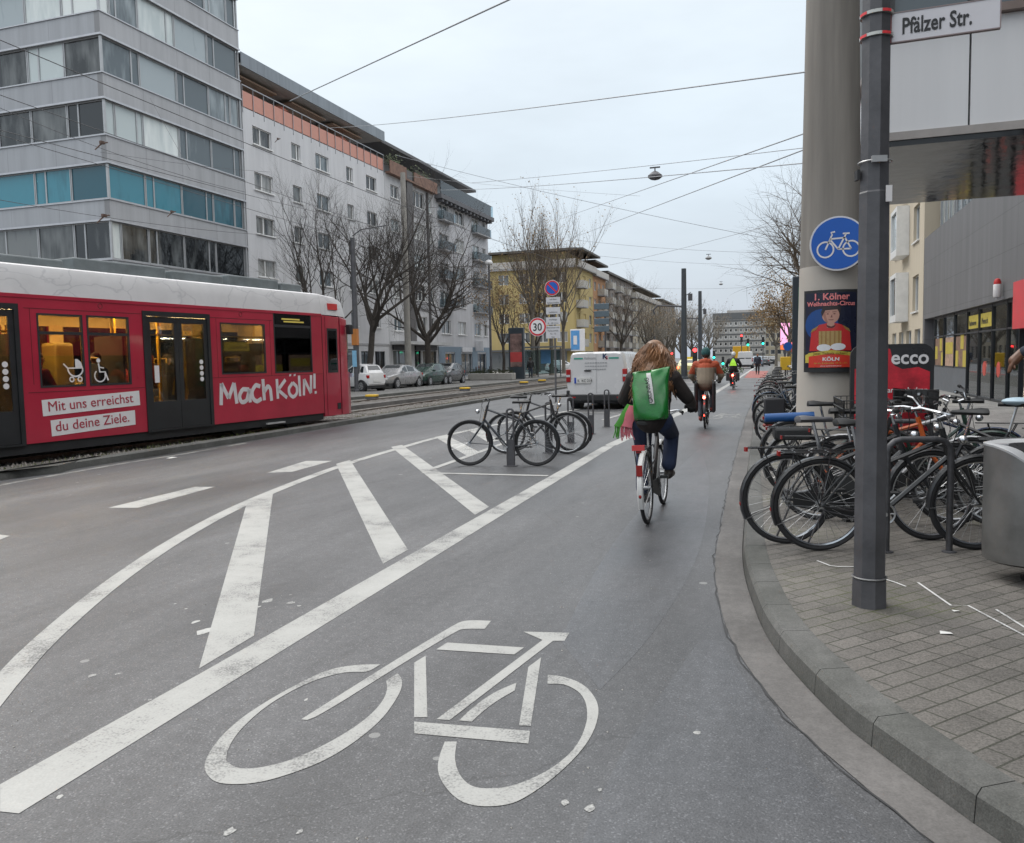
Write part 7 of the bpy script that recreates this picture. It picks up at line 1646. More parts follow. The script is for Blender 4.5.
        mb = MB(); mb.box(.028, .033, -.45, -.30, .50, .52); mb.build('badge', GL, t); mb = MB(); mb.cyl((.2, .55, .24), (-.03, .5, .30), .03); mb.build('exhaust', BLK, t)
        mb = MB(); mb.box(-.034, -.028, -w * .8, -w * .68, .36, .40); mb.box(-.034, -.028, w * .68, w * .8, .36, .40); mb.build('bumper_reflector', TAILL, t)
        q = MB(); q.quad((1.3, -w * .97 - .02, 1.2), (2.2, -w * .97 - .02, 1.2), (2.2, -w * .95 - .02, 1.24), (1.3, -w * .95 - .02, 1.24)); q.build('side_livery', GL, t, False)
    else:
        for s in (-1, 1): mb = MB(); mb.quad((.046, s * .05, 1.2), (.046, s * .75, 1.2), (.06, s * .68, 1.65), (.06, s * .05, 1.65)); mb.build('rear_window', CGLASS, t, False)
    return t
q = G(598, 409.5); van('white panel van with green stripes on its rear doors beyond the bay hoops', (q.x - .05, q.y, 0), rad(90))
q = G(745, 368.5); van('small white van far down the road near the red cycle path', (q.x, q.y, 0), rad(90), detail=False, H_=2.1)
# yellow lorry far down the road
q = G(743, 367); t = thing('lorry', 'yellow box lorry far down the road behind the dark cyclist', 'lorry', (q.x - .6, q.y + 6, 0), rad(90)); YL = M('lorry_yellow', (.62, .34, .02), .5)
mb = MB(); mb.box(0, 5, -1.15, 1.15, .8, 3.0); mb.build('cargo_box', YL, t, bevel=.05); mb = MB(); mb.box(5.1, 6.6, -1.05, 1.05, .5, 2.5); mb.build('cab', STICK, t, bevel=.1)
for s in (-1, 1):
    for x in (1.0, 5.7): mb = MB(); mb.cyl((x, s * .8, .45), (x, s * 1.1, .45), .45, n=16); mb.build('wheel', TYRE, t)
    mb = MB(); mb.box(-.03, .0, s * .8, s * 1.1, .85, 1.0); mb.build('tail_light', EM('brake_light', (1, .12, .05), 4), t)
mb = MB(); mb.box(0, 6.4, -.5, .5, .5, .79); mb.build('chassis', BLK, t)
# ---------------------------------------------------------------- people
SKIN = M('skin', (.42, .23, .16), .5, 0, .06)
SHOE = M('shoe_dark', (.025, .02, .018), .5)
def cloth(n, c, var=.16, bs=60): return M('cloth_' + n, c, .82, 0, var, 5, bump=.12, bs=bs)
def person(label, loc, rotz, J, top, legs, hair=None, shoes=None, vox=.012, gloves=None, sleeve=None, grp=None, coat=1.0, name='person', flare=1.0, hat=None, scale=1.0, vest=None):
    """J: joints in metres, x right, y forward, z up. One continuous body; clothes and hair are its children."""
    t = thing(name, label, 'person', loc, rotz, grp); t.scale = (scale,) * 3
    V_ = {k: Vector(v) for k, v in J.items()}
    hd, nk, ch, pv = V_['head'], V_['neck'], V_['chest'], V_['pelvis']
    fwd = V_.get('look', Vector((0, 1, 0))).normalized(); rt_ = fwd.cross(Vector((0, 0, 1))).normalized()
    caps = [(hd + Vector((0, 0, .03)), hd - Vector((0, 0, .035)) + fwd * .015, .088, .066, 14), (hd - Vector((0, 0, .05)) + fwd * .03, hd - Vector((0, 0, .085)) + fwd * .05, .045, .032), (hd - Vector((0, 0, .06)), nk, .052, .055),
            (hd + fwd * .085 + Vector((0, 0, .012)), hd + fwd * .108 - Vector((0, 0, .022)), .011, .016)]
    for s in (-1, 1): caps.append((hd + rt_ * s * .088 + Vector((0, 0, .02)), hd + rt_ * s * .088 - Vector((0, 0, .025)), .016, .012))
    caps += [(nk, ch, .06, .125), (ch, pv, .125, .125)]
    jk = [(nk - Vector((0, 0, .02)), ch, .075 * coat, .15 * coat, 14), (ch, pv + Vector((0, 0, .02)), .155 * coat, .15 * coat, 14), (V_['shL'], V_['shR'], .075 * coat, .075 * coat)]
    tr_ = [(pv, pv - Vector((0, 0, .02)), .14, .13)]; sh_ = []; gl_ = []
    for s in 'LR':
        S, E_, Hn = V_['sh' + s], V_['el' + s], V_['ha' + s]
        caps += [(ch.lerp(S, .7), S, .06, .055), (S, E_, .05, .04), (E_, Hn, .04, .027)]
        jk += [(ch.lerp(S, .5), S, .10 * coat, .078 * coat), (S, E_, .072 * coat, .058 * coat), (E_, Hn.lerp(E_, .08), .056 * coat, .042 * coat)]
        d = (Hn - E_).normalized(); hv = V_.get('hd' + s, d).normalized(); side = hv.cross(Vector((0, 0, 1))); side = (side if side.length > .1 else Vector((1, 0, 0))).normalized(); pl = Hn + hv * .075
        hand = [(Hn, pl, .026, .034)]
        dn = side.cross(hv).normalized()
        for k, (o, l) in enumerate(((-.030, .062), (-.010, .072), (.010, .068), (.030, .052))):
            a = pl + side * o; m1 = a + hv * l * .5 - dn * .010; m2 = m1 + hv * l * .28 - dn * l * .45
            hand += [(a, m1, .0115, .0105, 8), (m1, m2, .0105, .009, 8)]
        sg_ = -1 if s == 'R' else 1
        b_ = Hn + hv * .03 + side * sg_ * .03; hand += [(b_, b_ + side * sg_ * .03 + hv * .03, .014, .012, 8), (b_ + side * sg_ * .03 + hv * .03, b_ + side * sg_ * .034 + hv * .06 - dn * .01, .012, .010, 8)]
        caps += hand
        if gloves: gl_ += [(a, b, r0 + .006, r1 + .006, 8) for a, b, r0, r1 in [q[:4] for q in hand]]
        H_, K_, A_, T_ = V_['hip' + s], V_['kn' + s], V_['an' + s], V_['toe' + s]
        caps += [(pv, H_, .10, .09), (H_, K_, .085, .056), (K_, A_, .055, .038), (A_, A_ - Vector((0, 0, .03)), .04, .04), (A_ - Vector((0, 0, .04)), T_, .036, .03)]
        tr_ += [(pv, H_, .13, .115), (H_, K_, .112, .077), (K_, A_ + Vector((0, 0, .05 + .05 * (flare - 1))), .076, .056 * flare)]
        sh_ += [(A_, A_ - Vector((0, 0, .035)), .048, .046), (A_ - Vector((0, 0, .045)) - (T_ - A_) * .18, T_, .045, .040)]
    body = fused('body', caps, vox, SKIN, t, 2)
    if top: fused('jacket', jk, vox, top, t, 3)
    if legs: fused('trousers', tr_, vox, legs, t, 3)
    fused('shoes', sh_, vox, shoes or SHOE, t, 2)
    if gloves: fused('gloves', gl_, max(vox * .7, .007), gloves, t, 1)
    for s in (-1, 1):
        mb = MB(); mb.ball(hd + fwd * .082 + rt_ * s * .033 + Vector((0, 0, .018)), .0115, 8, 6); mb.build('eye', M('eye', (.03, .02, .015), .1), t)
    if hair == 'short': fused('hair', [(hd + Vector((0, 0, .045)) - fwd * .012, hd - fwd * .025 - Vector((0, 0, .01)), .094, .085, 14)], vox, M('hair_dark', (.03, .022, .016), .7, 0, .3, 30), t, 2)
    if hat:
        o = fused('headwear', [(hd + Vector((0, 0, .06)) - fwd * .005, hd + Vector((0, 0, .03)) - fwd * .012, .10, .104, 16)], vox, hat, t, 2)
    if vest: fused('vest', [(nk - Vector((0, 0, .05)), ch, .09 * coat, .163 * coat, 14), (ch, ch.lerp(pv, .45), .163 * coat, .165 * coat, 14)], vox, vest, t, 2)
    return t
def curls(name, t, root_c, n, length, spread, m, seed=1, r=.010):
    rg = random.Random(seed); mb = MB()
    for k in range(n):
        az = rg.uniform(PI * .02, PI * 2); el = rg.uniform(-.2, 1.56); p = Vector(root_c) + Vector((math.cos(az) * math.cos(el) * .098, math.sin(az) * math.cos(el) * .105, math.sin(el) * .118))
        if p.y > root_c[1] + .05 and p.z < root_c[2] + .05: continue
        pts = [p]; out = Vector((math.cos(az), math.sin(az) * .8, 0)); L_ = length * rg.uniform(.55, 1.08); ns = 12; ph_ = az * 5 + el * 3 + rg.gauss(0, .35); amp = rg.uniform(.010, .018); fq = 1.75 + rg.gauss(0, .08)
        drop = rg.uniform(.8, 1.2)
        for i in range(1, ns + 1):
            u = i / ns; base = p + out * spread * (.35 * math.sin(min(1, u * 2) * PI / 2) + .65 * u) * rg.uniform(.97, 1.03) + Vector((0, -.06 * u, .05 * math.sin(u * PI * .6) - L_ * u ** 1.15))
            base += Vector((math.sin(ph_ + u * 6.28 * fq), math.cos(ph_ + u * 6.28 * fq), 0)) * amp * (0.3 + u)
            pts.append(base)
        mb.tube(pts, [r * (1.05 - .6 * (i / ns)) for i in range(ns + 1)], 4, caps=False)
    return mb.build(name, m, t)
# --- cyclist with the green backpack
w0 = G(648, 523.5); w1 = G(664, 503.5); dv = w1 - w0; WA = math.atan2(dv.y, dv.x)
WH_ = M('bike_white', (.58, .58, .57), .35, 0, .08, coat=.3)
wt = bicycle('black city bike with white mudguard ridden by the woman with the green backpack', (w0.x, w0.y, 0), WA, None, 'step', (.02, .02, .022), wb=1.08, R=.345, rim=ALLOY, fcol=WH_, stand=False, rack=True, bars='city')
wt.rotation_euler = (rad(-2.5), 0, WA)
mb = MB(); mb.box(-.335, -.322, -.028, .028, .50, .60); mb.build('lamp_box', REDL, wt); mb = MB(); mb.box(-.332, -.305, -.058, .058, .735, .785); mb.build('wide_reflector', M('reflector_pink', (.55, .06, .06), .3), wt)
DEN = cloth('denim_navy', (.018, .03, .07), .25, 80); BRN = cloth('jacket_brown', (.020, .015, .014), .35, 30)
wp = person('woman cyclist seen from behind with long wavy reddish hair and dark jacket', (w0.x, w0.y, 0), WA - PI / 2, dict(head=(.0, .50, 1.61), neck=(0, .42, 1.46), chest=(0, .36, 1.28), pelvis=(0, .25, 1.0),
     shL=(-.185, .40, 1.37), shR=(.185, .40, 1.37), elL=(-.31, .50, 1.17), elR=(.32, .48, 1.18), haL=(-.30, .74, 1.09), haR=(.345, .72, 1.10), hdL=(.25, .85, -.25), hdR=(-.15, .9, -.3),
     hipL=(-.10, .28, .96), hipR=(.10, .28, .96), knL=(-.13, .56, .60), knR=(.14, .70, .80), anL=(-.11, .42, .21), anR=(.13, .54, .44), toeL=(-.11, .60, .13), toeR=(.13, .74, .39)), BRN, DEN, vox=.009, gloves=cloth('glove_black', (.02, .02, .02)), coat=1.2, flare=1.35)
HAIR = M('hair_auburn', (.20, .098, .045), .45, 0, .5, 9)
fused('hair', [((0, .485, 1.655), (0, .455, 1.60), .105, .112, 14), ((0, .45, 1.60), (0, .35, 1.40), .115, .15, 14), ((-.07, .40, 1.48), (-.13, .33, 1.30), .085, .075), ((.07, .40, 1.48), (.13, .33, 1.30), .085, .075), ((0, .38, 1.45), (0, .29, 1.27), .13, .12)], .012, HAIR, wp, 3)
cv = curls('hair_curls', wp, (0, .475, 1.62), 760, .47, .125, HAIR, 4, .0088)
cv2 = curls('loose_strands', wp, (0, .47, 1.615), 150, .5, .15, HAIR, 9, .003)
# backpack: roll-top bag resting on her back
GREEN = M('backpack_green', (.006, .165, .022), .28, 0, .3, 4, coat=.35, bump=.12, bs=7)
bpk = thing('backpack', 'shiny bright green roll top backpack on the woman cyclist', 'backpack', (w0.x, w0.y, 0), WA - PI / 2)
mb = MB(); rg = random.Random(2); secs = []
prof_ = [(.985, .15, .05, .06), (1.0, .168, .075, .075), (1.06, .175, .092, .09), (1.16, .172, .09, .09), (1.26, .170, .075, .075), (1.33, .168, .055, .055), (1.40, .172, .034, .03), (1.445, .178, .018, .012), (1.455, .178, .012, .008)]
for k, (z, hw, dp0, dp1) in enumerate(prof_):
    q = []; n = 36
    for i in range(n):
        a = 2 * PI * i / n; c, s = math.cos(a), math.sin(a); ex = .55
        x = hw * math.copysign(abs(c) ** ex, c); y = (dp0) * math.copysign(abs(s) ** ex, s)
        wr = .017 * math.sin(3.1 * a + z * 31) * math.sin(z * 22 + a) + .011 * math.sin(7 * a - z * 40)
        notch = 0
        if k >= 6: notch = -.035 * math.exp(-((x + .02) / .06) ** 2) * (k - 5) / 3 + .03 * (x / .17 if x > 0 else 0)
        q.append((x + wr * c * .6 + (.018 if k > 5 else 0), .125 - (z - 1.0) * -.14 + y + wr * s, z + notch + .004 * math.sin(5 * a)))
    secs.append(q)
mb.loft(secs); bo = mb.build('bag', GREEN, bpk, True, 60)
bpk.rotation_euler = (0, rad(-3.5), WA - PI / 2); bpk.location = bpk.location + Vector((math.cos(WA - PI / 2), math.sin(WA - PI / 2), 0)) * .085
sub = bo.modifiers.new('s', 'SUBSURF'); sub.levels = 1; sub.render_levels = 1
# fold creases near the roll top
mb = MB(); mb.loft([[(x - .005, .125 + (z - 1) * .14 - d - .004, z), (x + .037, .125 + (z - 1) * .14 - d - .004, z + .001), (x + .037, .125 + (z - 1) * .14 - d + .004, z + .001), (x - .005, .125 + (z - 1) * .14 - d + .004, z)] for z, x, d in ((1.145, .010, .098), (1.22, .004, .090), (1.30, -.004, .070), (1.36, -.012, .052), (1.412, -.022, .034), (1.435, -.024, .02))])
stp = mb.build('label_strap', M('strap_white', (.55, .55, .54), .6, 0, .08), bpk, True, 60)
txt = text('strap_lettering', 'GRÜNBAG', .052, BLK, bpk, (.036, .0385, 1.155), (PI / 2, rad(-90), 0), ext=.0008, sx=.98, bold=.001)
txt.rotation_euler = (rad(90), rad(-97), 0)
for x in (-.12, .12): mb = MB(); mb.tube([(x, .22, 1.38), (x * 1.1, .40, 1.46), (x * 1.25, .50, 1.34), (x * 1.2, .42, 1.14), (x, .22, 1.05)], .016, 6); mb.build('shoulder_strap', BLK, bpk)
# scarf hanging at her left side
sc = thing('scarf', 'green and pink fringed scarf trailing at the left side of the woman cyclist', 'scarf', (w0.x, w0.y, 0), WA - PI / 2)
def strip(nm, pts, w_, m, par, th=.008):
    mb = MB(); L_ = []
    for i, p in enumerate(pts):
        p = Vector(p); ww = w_ * (1 + .12 * math.sin(i * 2.2)); L_.append([(p.x - ww, p.y - th, p.z), (p.x + ww * .2, p.y - th * 2.5, p.z - .01), (p.x + ww, p.y - th, p.z - .02), (p.x + ww, p.y + th, p.z - .02), (p.x - ww, p.y + th, p.z)])
    mb.loft(L_); o = mb.build(nm, m, par, True, 60); return o
strip('green_band', [(-.20, .25, 1.13), (-.24, .22, 1.06), (-.285, .20, .98), (-.32, .19, .92)], .035, cloth('scarf_green', (.06, .26, .03)), sc)
strip('pink_band', [(-.16, .22, 1.12), (-.19, .19, 1.04), (-.215, .18, .96), (-.225, .17, .92)], .048, cloth('scarf_pink', (.50, .13, .16)), sc)
mb = MB(); rg = random.Random(6)
for k in range(26): x = -.345 + k * .0068; zt = .925 - .0 * k; mb.mat(0 if k < 8 else 1).tube([(x, .185, .93), (x + rg.gauss(0, .006), .18, .87), (x + rg.gauss(.004, .012), .175, .80 + rg.uniform(-.03, .03))], .0045, 4)
mb.build('fringe', [cloth('scarf_green', (.06, .26, .03)), cloth('scarf_pink', (.50, .13, .16))], sc)
# --- second cyclist
c0 = G(705, 428.5)
b2k = bicycle('dark bike with glowing red rear light under the orange jacket cyclist', (c0.x, c0.y, 0), rad(92), None, 'city', (.02, .02, .022), wb=1.08, R=.345, light=LEDR, stand=False)
mb = MB(); mb.ball((-.33, 0, .70), .032, 10, 8); mb.build('bright_rear_light', EM('rear_light_strong', (1, .08, .05), 14), b2k)
seatpose = lambda sw=0., kn=0.: dict(head=(.0, .42, 1.63), neck=(0, .36, 1.47), chest=(0, .31, 1.28), pelvis=(0, .23, .99), shL=(-.20, .34, 1.39), shR=(.20, .34, 1.39), elL=(-.33, .42, 1.16), elR=(.33, .42, 1.16), haL=(-.29, .70, 1.06), haR=(.29, .70, 1.06),
     hipL=(-.10, .26, .96), hipR=(.10, .26, .96), knL=(-.14, .56, .60 + .2 * kn), knR=(.14, .66, .76 - .2 * kn), anL=(-.12, .42, .22 + .2 * kn), anR=(.12, .52, .42 - .2 * kn), toeL=(-.12, .60, .15 + .2 * kn), toeR=(.12, .72, .37 - .2 * kn))
ORG = cloth('jacket_orange', (.36, .065, .025)); BEI = cloth('jacket_beige', (.26, .21, .155))
p2 = person('cyclist in an orange and beige hooded jacket and teal cap riding ahead', (c0.x, c0.y, 0), rad(2), seatpose(), ORG, cloth('jeans_grey', (.09, .10, .12)), 'short', M('shoe_red', (.25, .04, .03), .6), .012, cloth('glove_black', (.02, .02, .02)), coat=1.3, hat=cloth('cap_teal', (.02, .085, .085)))
jk_ = [o for o in bpy.data.objects if o.parent == p2 and o.name.startswith('jacket')][0]; jk_.data.materials.append(BEI)
for pl_ in jk_.data.polygons:
    c_ = pl_.center
    if (abs(c_.x) < .235 and c_.z < 1.335) or (abs(c_.x) >= .235 and c_.z < 1.19): pl_.material_index = 1
fused('hood', [((-.07, .29, 1.46), (.07, .29, 1.46), .075, .075), ((0, .28, 1.47), (0, .27, 1.40), .08, .08)], .012, ORG, p2, 2)
for s in (-1, 1):
    pn = thing('pannier_bag', ['long black pannier bag on the left of the orange jacket rider', '', 'long black pannier bag on the right of the orange jacket rider'][s + 1], 'bag', (c0.x, c0.y, 0), rad(2), 'pannier bags of the orange jacket rider')
    mb = MB(); mb.loft([[(s * .10 + x * .5, .0 + y, z) for x, y in ((-.06 + .18 * s, -.20), (.06 + .18 * s, -.20), (.07 + .18 * s, .22), (-.07 + .18 * s, .22))] for z in (.36, .42, .7, .98, 1.02)]); mb.build('bag_body', cloth('bag_black', (.016, .016, .018)), pn, bevel=.03); mb = MB(); mb.tube([(s * .19, -.05, 1.01), (s * .16, 0, 1.06), (s * .19, .08, 1.01)], .012); mb.build('strap', BLK, pn)
# --- third cyclist
c0 = G(733, 389.5)
b3k = bicycle('dark bike with a bright red rear light under the neon vest cyclist', (c0.x, c0.y, 0), rad(90), None, 'city', (.02, .02, .022), wb=1.08, R=.345, light=LEDR, stand=False)
mb = MB(); mb.ball((-.33, 0, .68), .05, 10, 8); mb.build('bright_rear_light', EM('rear_light_strong', (1, .08, .05), 14), b3k); mb = MB(); mb.box(-.3, .1, -.3, -.1, .42, .8); mb.box(-.3, .1, .1, .3, .42, .8); mb.build('pannier', BLK, b3k, bevel=.03)
p3 = person('distant cyclist in black with a neon yellow triangle vest and white helmet', (c0.x, c0.y, 0), 0, seatpose(), cloth('coat_black', (.018, .018, .02)), cloth('trousers_black', (.018, .018, .02)), None, None, .016, coat=1.2, hat=M('helmet_white', (.6, .6, .6), .35))
mb = MB(); mb.loft([[(-.17, .02, 1.12), (.17, .02, 1.12), (.17, .05, 1.12), (-.17, .05, 1.12)], [(-.12, .07, 1.28), (.12, .07, 1.28), (.12, .1, 1.28), (-.12, .1, 1.28)], [(-.03, .16, 1.46), (.03, .16, 1.46), (.03, .2, 1.46), (-.03, .2, 1.46)]]); mb.build('neon_vest', M('neon_yellow', (.42, .85, .03), .5), p3, False)
# --- others down the street
def walker(label, x, y, rotz, top, legs, st_=.18, z=0., hair='short', sc=1., vox=.02, grp=None, hat=None, arm=None):
    J = dict(head=(0, 0.02, 1.64), neck=(0, 0, 1.48), chest=(0, 0, 1.28), pelvis=(0, 0, .95), shL=(-.19, 0, 1.40), shR=(.19, 0, 1.40), elL=(-.26, -.06, 1.12), elR=(.26, .04, 1.12), haL=(-.25, .06, .88), haR=(.26, .18, .90), hipL=(-.09, 0, .92), hipR=(.09, 0, .92), knL=(-.10, st_ * .7, .50), knR=(.10, -st_ * .3, .50), anL=(-.10, st_ * .9, .10), anR=(.10, -st_ * 1.1, .12), toeL=(-.10, st_ * .9 + .16, .035), toeR=(.11, -st_ * 1.1 + .15, .04))
    if arm: J.update(arm)
    return person(label, (x, y, z), rotz, J, top, legs, hair, None, vox, coat=1.15, hat=hat, scale=sc, grp=grp)
BK = cloth('coat_black', (.018, .018, .02)); NV = cloth('coat_navy', (.03, .04, .06)); GRY = cloth('coat_grey', (.10, .10, .105))
q = G(757.5, 374.5); walker('dark dressed figure far down the cycle lane on the red strip', q.x, q.y, PI, NV, BK)
fp_ = 'people waiting by the advertising pillar'
q = G(511, 388); walker('dark figure standing by the advertising pillar before the yellow block', -20.4, 66.5, .5, BK, NV, .05, .05, grp=fp_)
walker('figure in a light coat at the shop front of the yellow block', -24.2, 103, 1.2, GRY, BK, .15, .1, grp=fp_)
walker('figure in navy at the shop front of the yellow block', -22.6, 101, -1.2, NV, BK, .2, .1, grp=fp_)
# --- passer-by entering at the right, only a raised gloved hand and cuff in view
hx = atY(1013, 354, 7.3)
walker('passer-by in a dark padded jacket at the right edge, raising a brown gloved hand', hx.x + .42, 7.4, PI * .5, cloth('padded_navy', (.025, .03, .045)), BK, .12, KH, vox=.01, arm=dict(elL=(-.28, .06, 1.55), haL=(-.10, .36, hx.z - KH + .01), hdL=(.05, .6, -.75), elR=(.27, -.08, 1.12), haR=(.27, .05, .88)))
bpy.context.view_layer.update()
pas = [o for o in bpy.data.objects if o.get('label', '').startswith('passer-by')][0]
for c in [c for c in bpy.data.objects if c.parent == pas and c.name.startswith('body')]: pass
V_ = Vector; h_ = V_((-.10, .36, hx.z - KH + .01)); hv_ = V_((.05, .6, -.75)).normalized(); sd_ = hv_.cross(V_((0, 0, 1))).normalized()
gl = [(h_, h_ + hv_ * .08, .036, .042)]
for o_, l_ in ((-.032, .06), (-.011, .07), (.011, .066), (.032, .05)): a_ = h_ + hv_ * .08 + sd_ * o_; gl += [(a_, a_ + hv_ * l_ * .6 - V_((0, 0, .012)), .015, .014, 8), (a_ + hv_ * l_ * .6 - V_((0, 0, .012)), a_ + hv_ * l_ * .8 - V_((0, 0, .045)), .014, .012, 8)]
gl.append((h_ + hv_ * .03 + sd_ * .03, h_ + hv_ * .09 + sd_ * .055, .017, .014, 8))
fused('leather_glove', gl, .008, M('leather_brown', (.14, .065, .035), .45, 0, .2, 20), pas, 1)
# --- tram passengers
sp_ = TP + TD * .55 - TN * .75
walker('standing passenger in a red scarf behind the double door of the tram', sp_.x, sp_.y, PI / 2 - TA - PI, RDC if 'RDC' in globals() else cloth('coat_red', (.35, .03, .03)), BK, .03, .40, sc=.98, grp='tram passengers')
sp_ = TP + TD * -3.0 - TN * .7
walker('standing passenger in black behind the first door of the tram', sp_.x, sp_.y, -TA, BK, BK, .03, .40, sc=1.0, grp='tram passengers')
def passenger(label, s, y, top, face=1, z=.54):
    p = TP + TD * s - TN * y; J = dict(head=(0, .02, 1.22), neck=(0, 0, 1.06), chest=(0, 0, .88), pelvis=(0, 0, .56), shL=(-.19, 0, .98), shR=(.19, 0, .98), elL=(-.24, .10, .74), elR=(.24, .10, .74), haL=(-.12, .34, .66), haR=(.12, .34, .66), hipL=(-.10, .05, .54), hipR=(.10, .05, .54), knL=(-.11, .44, .52), knR=(.11, .44, .52), anL=(-.11, .44, .12), anR=(.11, .44, .12), toeL=(-.11, .60, .05), toeR=(.11, .60, .05))
    person(label, (p.x, p.y, z), (PI / 2 - TA if face > 0 else -PI / 2 - TA) - PI / 2 + (0 if face > 0 else 0) - (PI / 2 if False else 0), J, top, BK, 'short', None, .022, coat=1.1, grp='tram passengers')
RDC = cloth('coat_red', (.35, .03, .03))
for i, (s, y, tp_, fc) in enumerate(((-1.95, .4, RDC, 1), (-.78, .4, BK, -1), (-1.45, 1.9, NV, 1), (2.1, .45, BK, 1), (2.95, .45, cloth('coat_brown', (.2, .09, .04)), -1), (3.95, .5, BK, 1), (.95, 2.0, RDC, 1), (-.95, 1.9, BK, -1), (2.2, 1.9, NV, 1), (3.0, 1.9, BK, -1), (4.4, 1.9, BK, -1))):
    passenger(['passenger in red seated behind the pram sticker', 'dark passenger seated behind the wheelchair sticker', 'passenger in navy on the far side behind the pram sticker', 'dark passenger at the left of the window above the slogan', 'passenger in a brown coat at the right of the window above the slogan', 'dark passenger in the dark window at the tram front', 'passenger in red on the far side behind the double door', 'dark passenger on the far side behind the wheelchair sticker', 'passenger in navy on the far side behind the window above the slogan', 'dark passenger on the far side at the right of the window above the slogan', 'dark passenger on the far side in the dark window at the tram front'][i], s, y, tp_, fc)
# ---------------------------------------------------------------- far street furniture
def signal(label, px, Y, col, pole_to=0., st_=3.2):
    c = atY(*px, Y); t = thing('traffic_light', label, 'traffic light', (c.x, Y, 0), 0, 'traffic lights at the far crossing')
    mb = MB(); mb.cyl((.0, .12, 0), (.0, .12, c.z + .3), .06); mb.build('pole', STEEL, t); mb = MB(); mb.box(-.16, .16, -.08, .1, c.z - .55, c.z + .55); mb.build('housing', BLK, t)
    for k, cc_ in enumerate(('red', 'amber', 'green')):
        on = cc_ == col; mb = MB(); mb.disc((0, -.085, c.z + .34 - .34 * k), (0, -1, 0), .12 if not on else .14, .02, 16)
        mb.build('lamp', EM('signal_' + cc_, {'red': (1, .04, .04), 'amber': (1, .5, .02), 'green': (.02, 1, .5)}[cc_], st_) if on else M('signal_off', (.03, .03, .03), .4), t)
signal('green traffic light over the cycle lane beside a red one', (748, 342.5), 120, 'green')
signal('red traffic light left of the green one over the far crossing', (741.5, 338), 121, 'red')
signal('green traffic light on the thin green pole right of the far van', (763, 341), 118, 'green')
signal('green traffic light just before the slab office block', (714, 355), 112, 'green')
signal('low green traffic light behind the neon vest cyclist', (723, 361), 108, 'green')
signal('large red signal left of the teal capped cyclist', (695, 355), 58, 'red', st_=6)
signal('faint red signal beside the auburn hair, left of the taxi', (672, 356), 110, 'red')
signal('faint red signal nearest the woman cyclist hair', (667, 357), 116, 'red')
c = atY(785, 337, 95); t = thing('advert_screen', 'glowing pink advertising screen beside the golden trees', 'advert screen', (c.x, 95, KH)); 
mb = MB(); mb.box(-.55, .55, 0, .2, c.z - 1.6, c.z + 1.5); mb.build('housing', STEEL, t); mb = MB(); mb.box(-.48, .48, -.012, -.002, c.z - 1.0, c.z + 1.42); mb.build('screen', EM('screen_pink', (.85, .38, .62), .75), t, False); mb = MB(); mb.box(-.48, .48, -.012, -.002, c.z - 1.5, c.z - 1.02); mb.build('screen_footer', EM('screen_orange', (.8, .18, .05), .6), t, False); mb = MB(); mb.cyl((0, .1, 0), (0, .1, c.z - 1.6), .12); mb.build('post', STEEL, t)
c = atY(796, 330, 24); t = thing('information_pillar', 'dark green edged pillar standing just left behind the concrete mast', 'pillar', (c.x + .55, 24, KH)); 
mb = MB(); mb.box(-.65, .65, -.12, .12, .05, 3.6); mb.build('casing', M('pillar_dark', (.03, .04, .05), .4), t, bevel=.02); mb = MB(); mb.box(-.5, .5, -.13, -.122, .7, 3.3); mb.build('panel', M('pillar_green', (.02, .12, .07), .35), t, False)
c = G(783, 384, KH); t = thing('round_sign', 'small round blue sign on a pole by the far parked bikes', 'traffic sign', (c.x + .3, 60, KH)); mb = MB(); mb.cyl((0, 0, 0), (0, 0, 2.3), .035); mb.build('pole', STEEL, t); mb = MB(); mb.disc((0, -.04, 2.05), (0, -1, 0), .3, .01, 24); mb.build('disc', SBLUE, t)
t = thing('parcel_box', 'yellow post box beside the far parked bikes', 'post box', (G(779, 390, KH).x + .3, 52, KH)); mb = MB(); mb.box(-.3, .3, -.25, .25, .55, 1.35); mb.build('box', M('signal_yellow', (.62, .38, .02), .5), t, bevel=.04); mb = MB(); mb.cyl((0, 0, 0), (0, 0, .55), .05); mb.build('leg', STEEL, t)
t = thing('awning_stall', 'red and white awning far along the right hand pavement', 'stall', (3.2, 92, KH)); mb = MB(); mb.loft([[(-2.6, -.6, 2.1), (2, -.6, 2.1), (2, 1.4, 2.8), (-2.6, 1.4, 2.8), (-2.6, 1.4, 2.72), (2, 1.4, 2.72)][k:k + 1][0] and [(x, -.6, 1.75), (x, -.6, 2.25), (x, 1.4, 2.85), (x, 1.4, 2.4)] for k, x in enumerate((-2.6, 2.0))]); mb.build('canopy', M('awning_red', (.5, .06, .07), .6), t, False)
for x in (-2.5, 1.9): mb = MB(); mb.cyl((x, -.5, 0), (x, -.5, 2), .04); mb.build('post', STEEL, t)
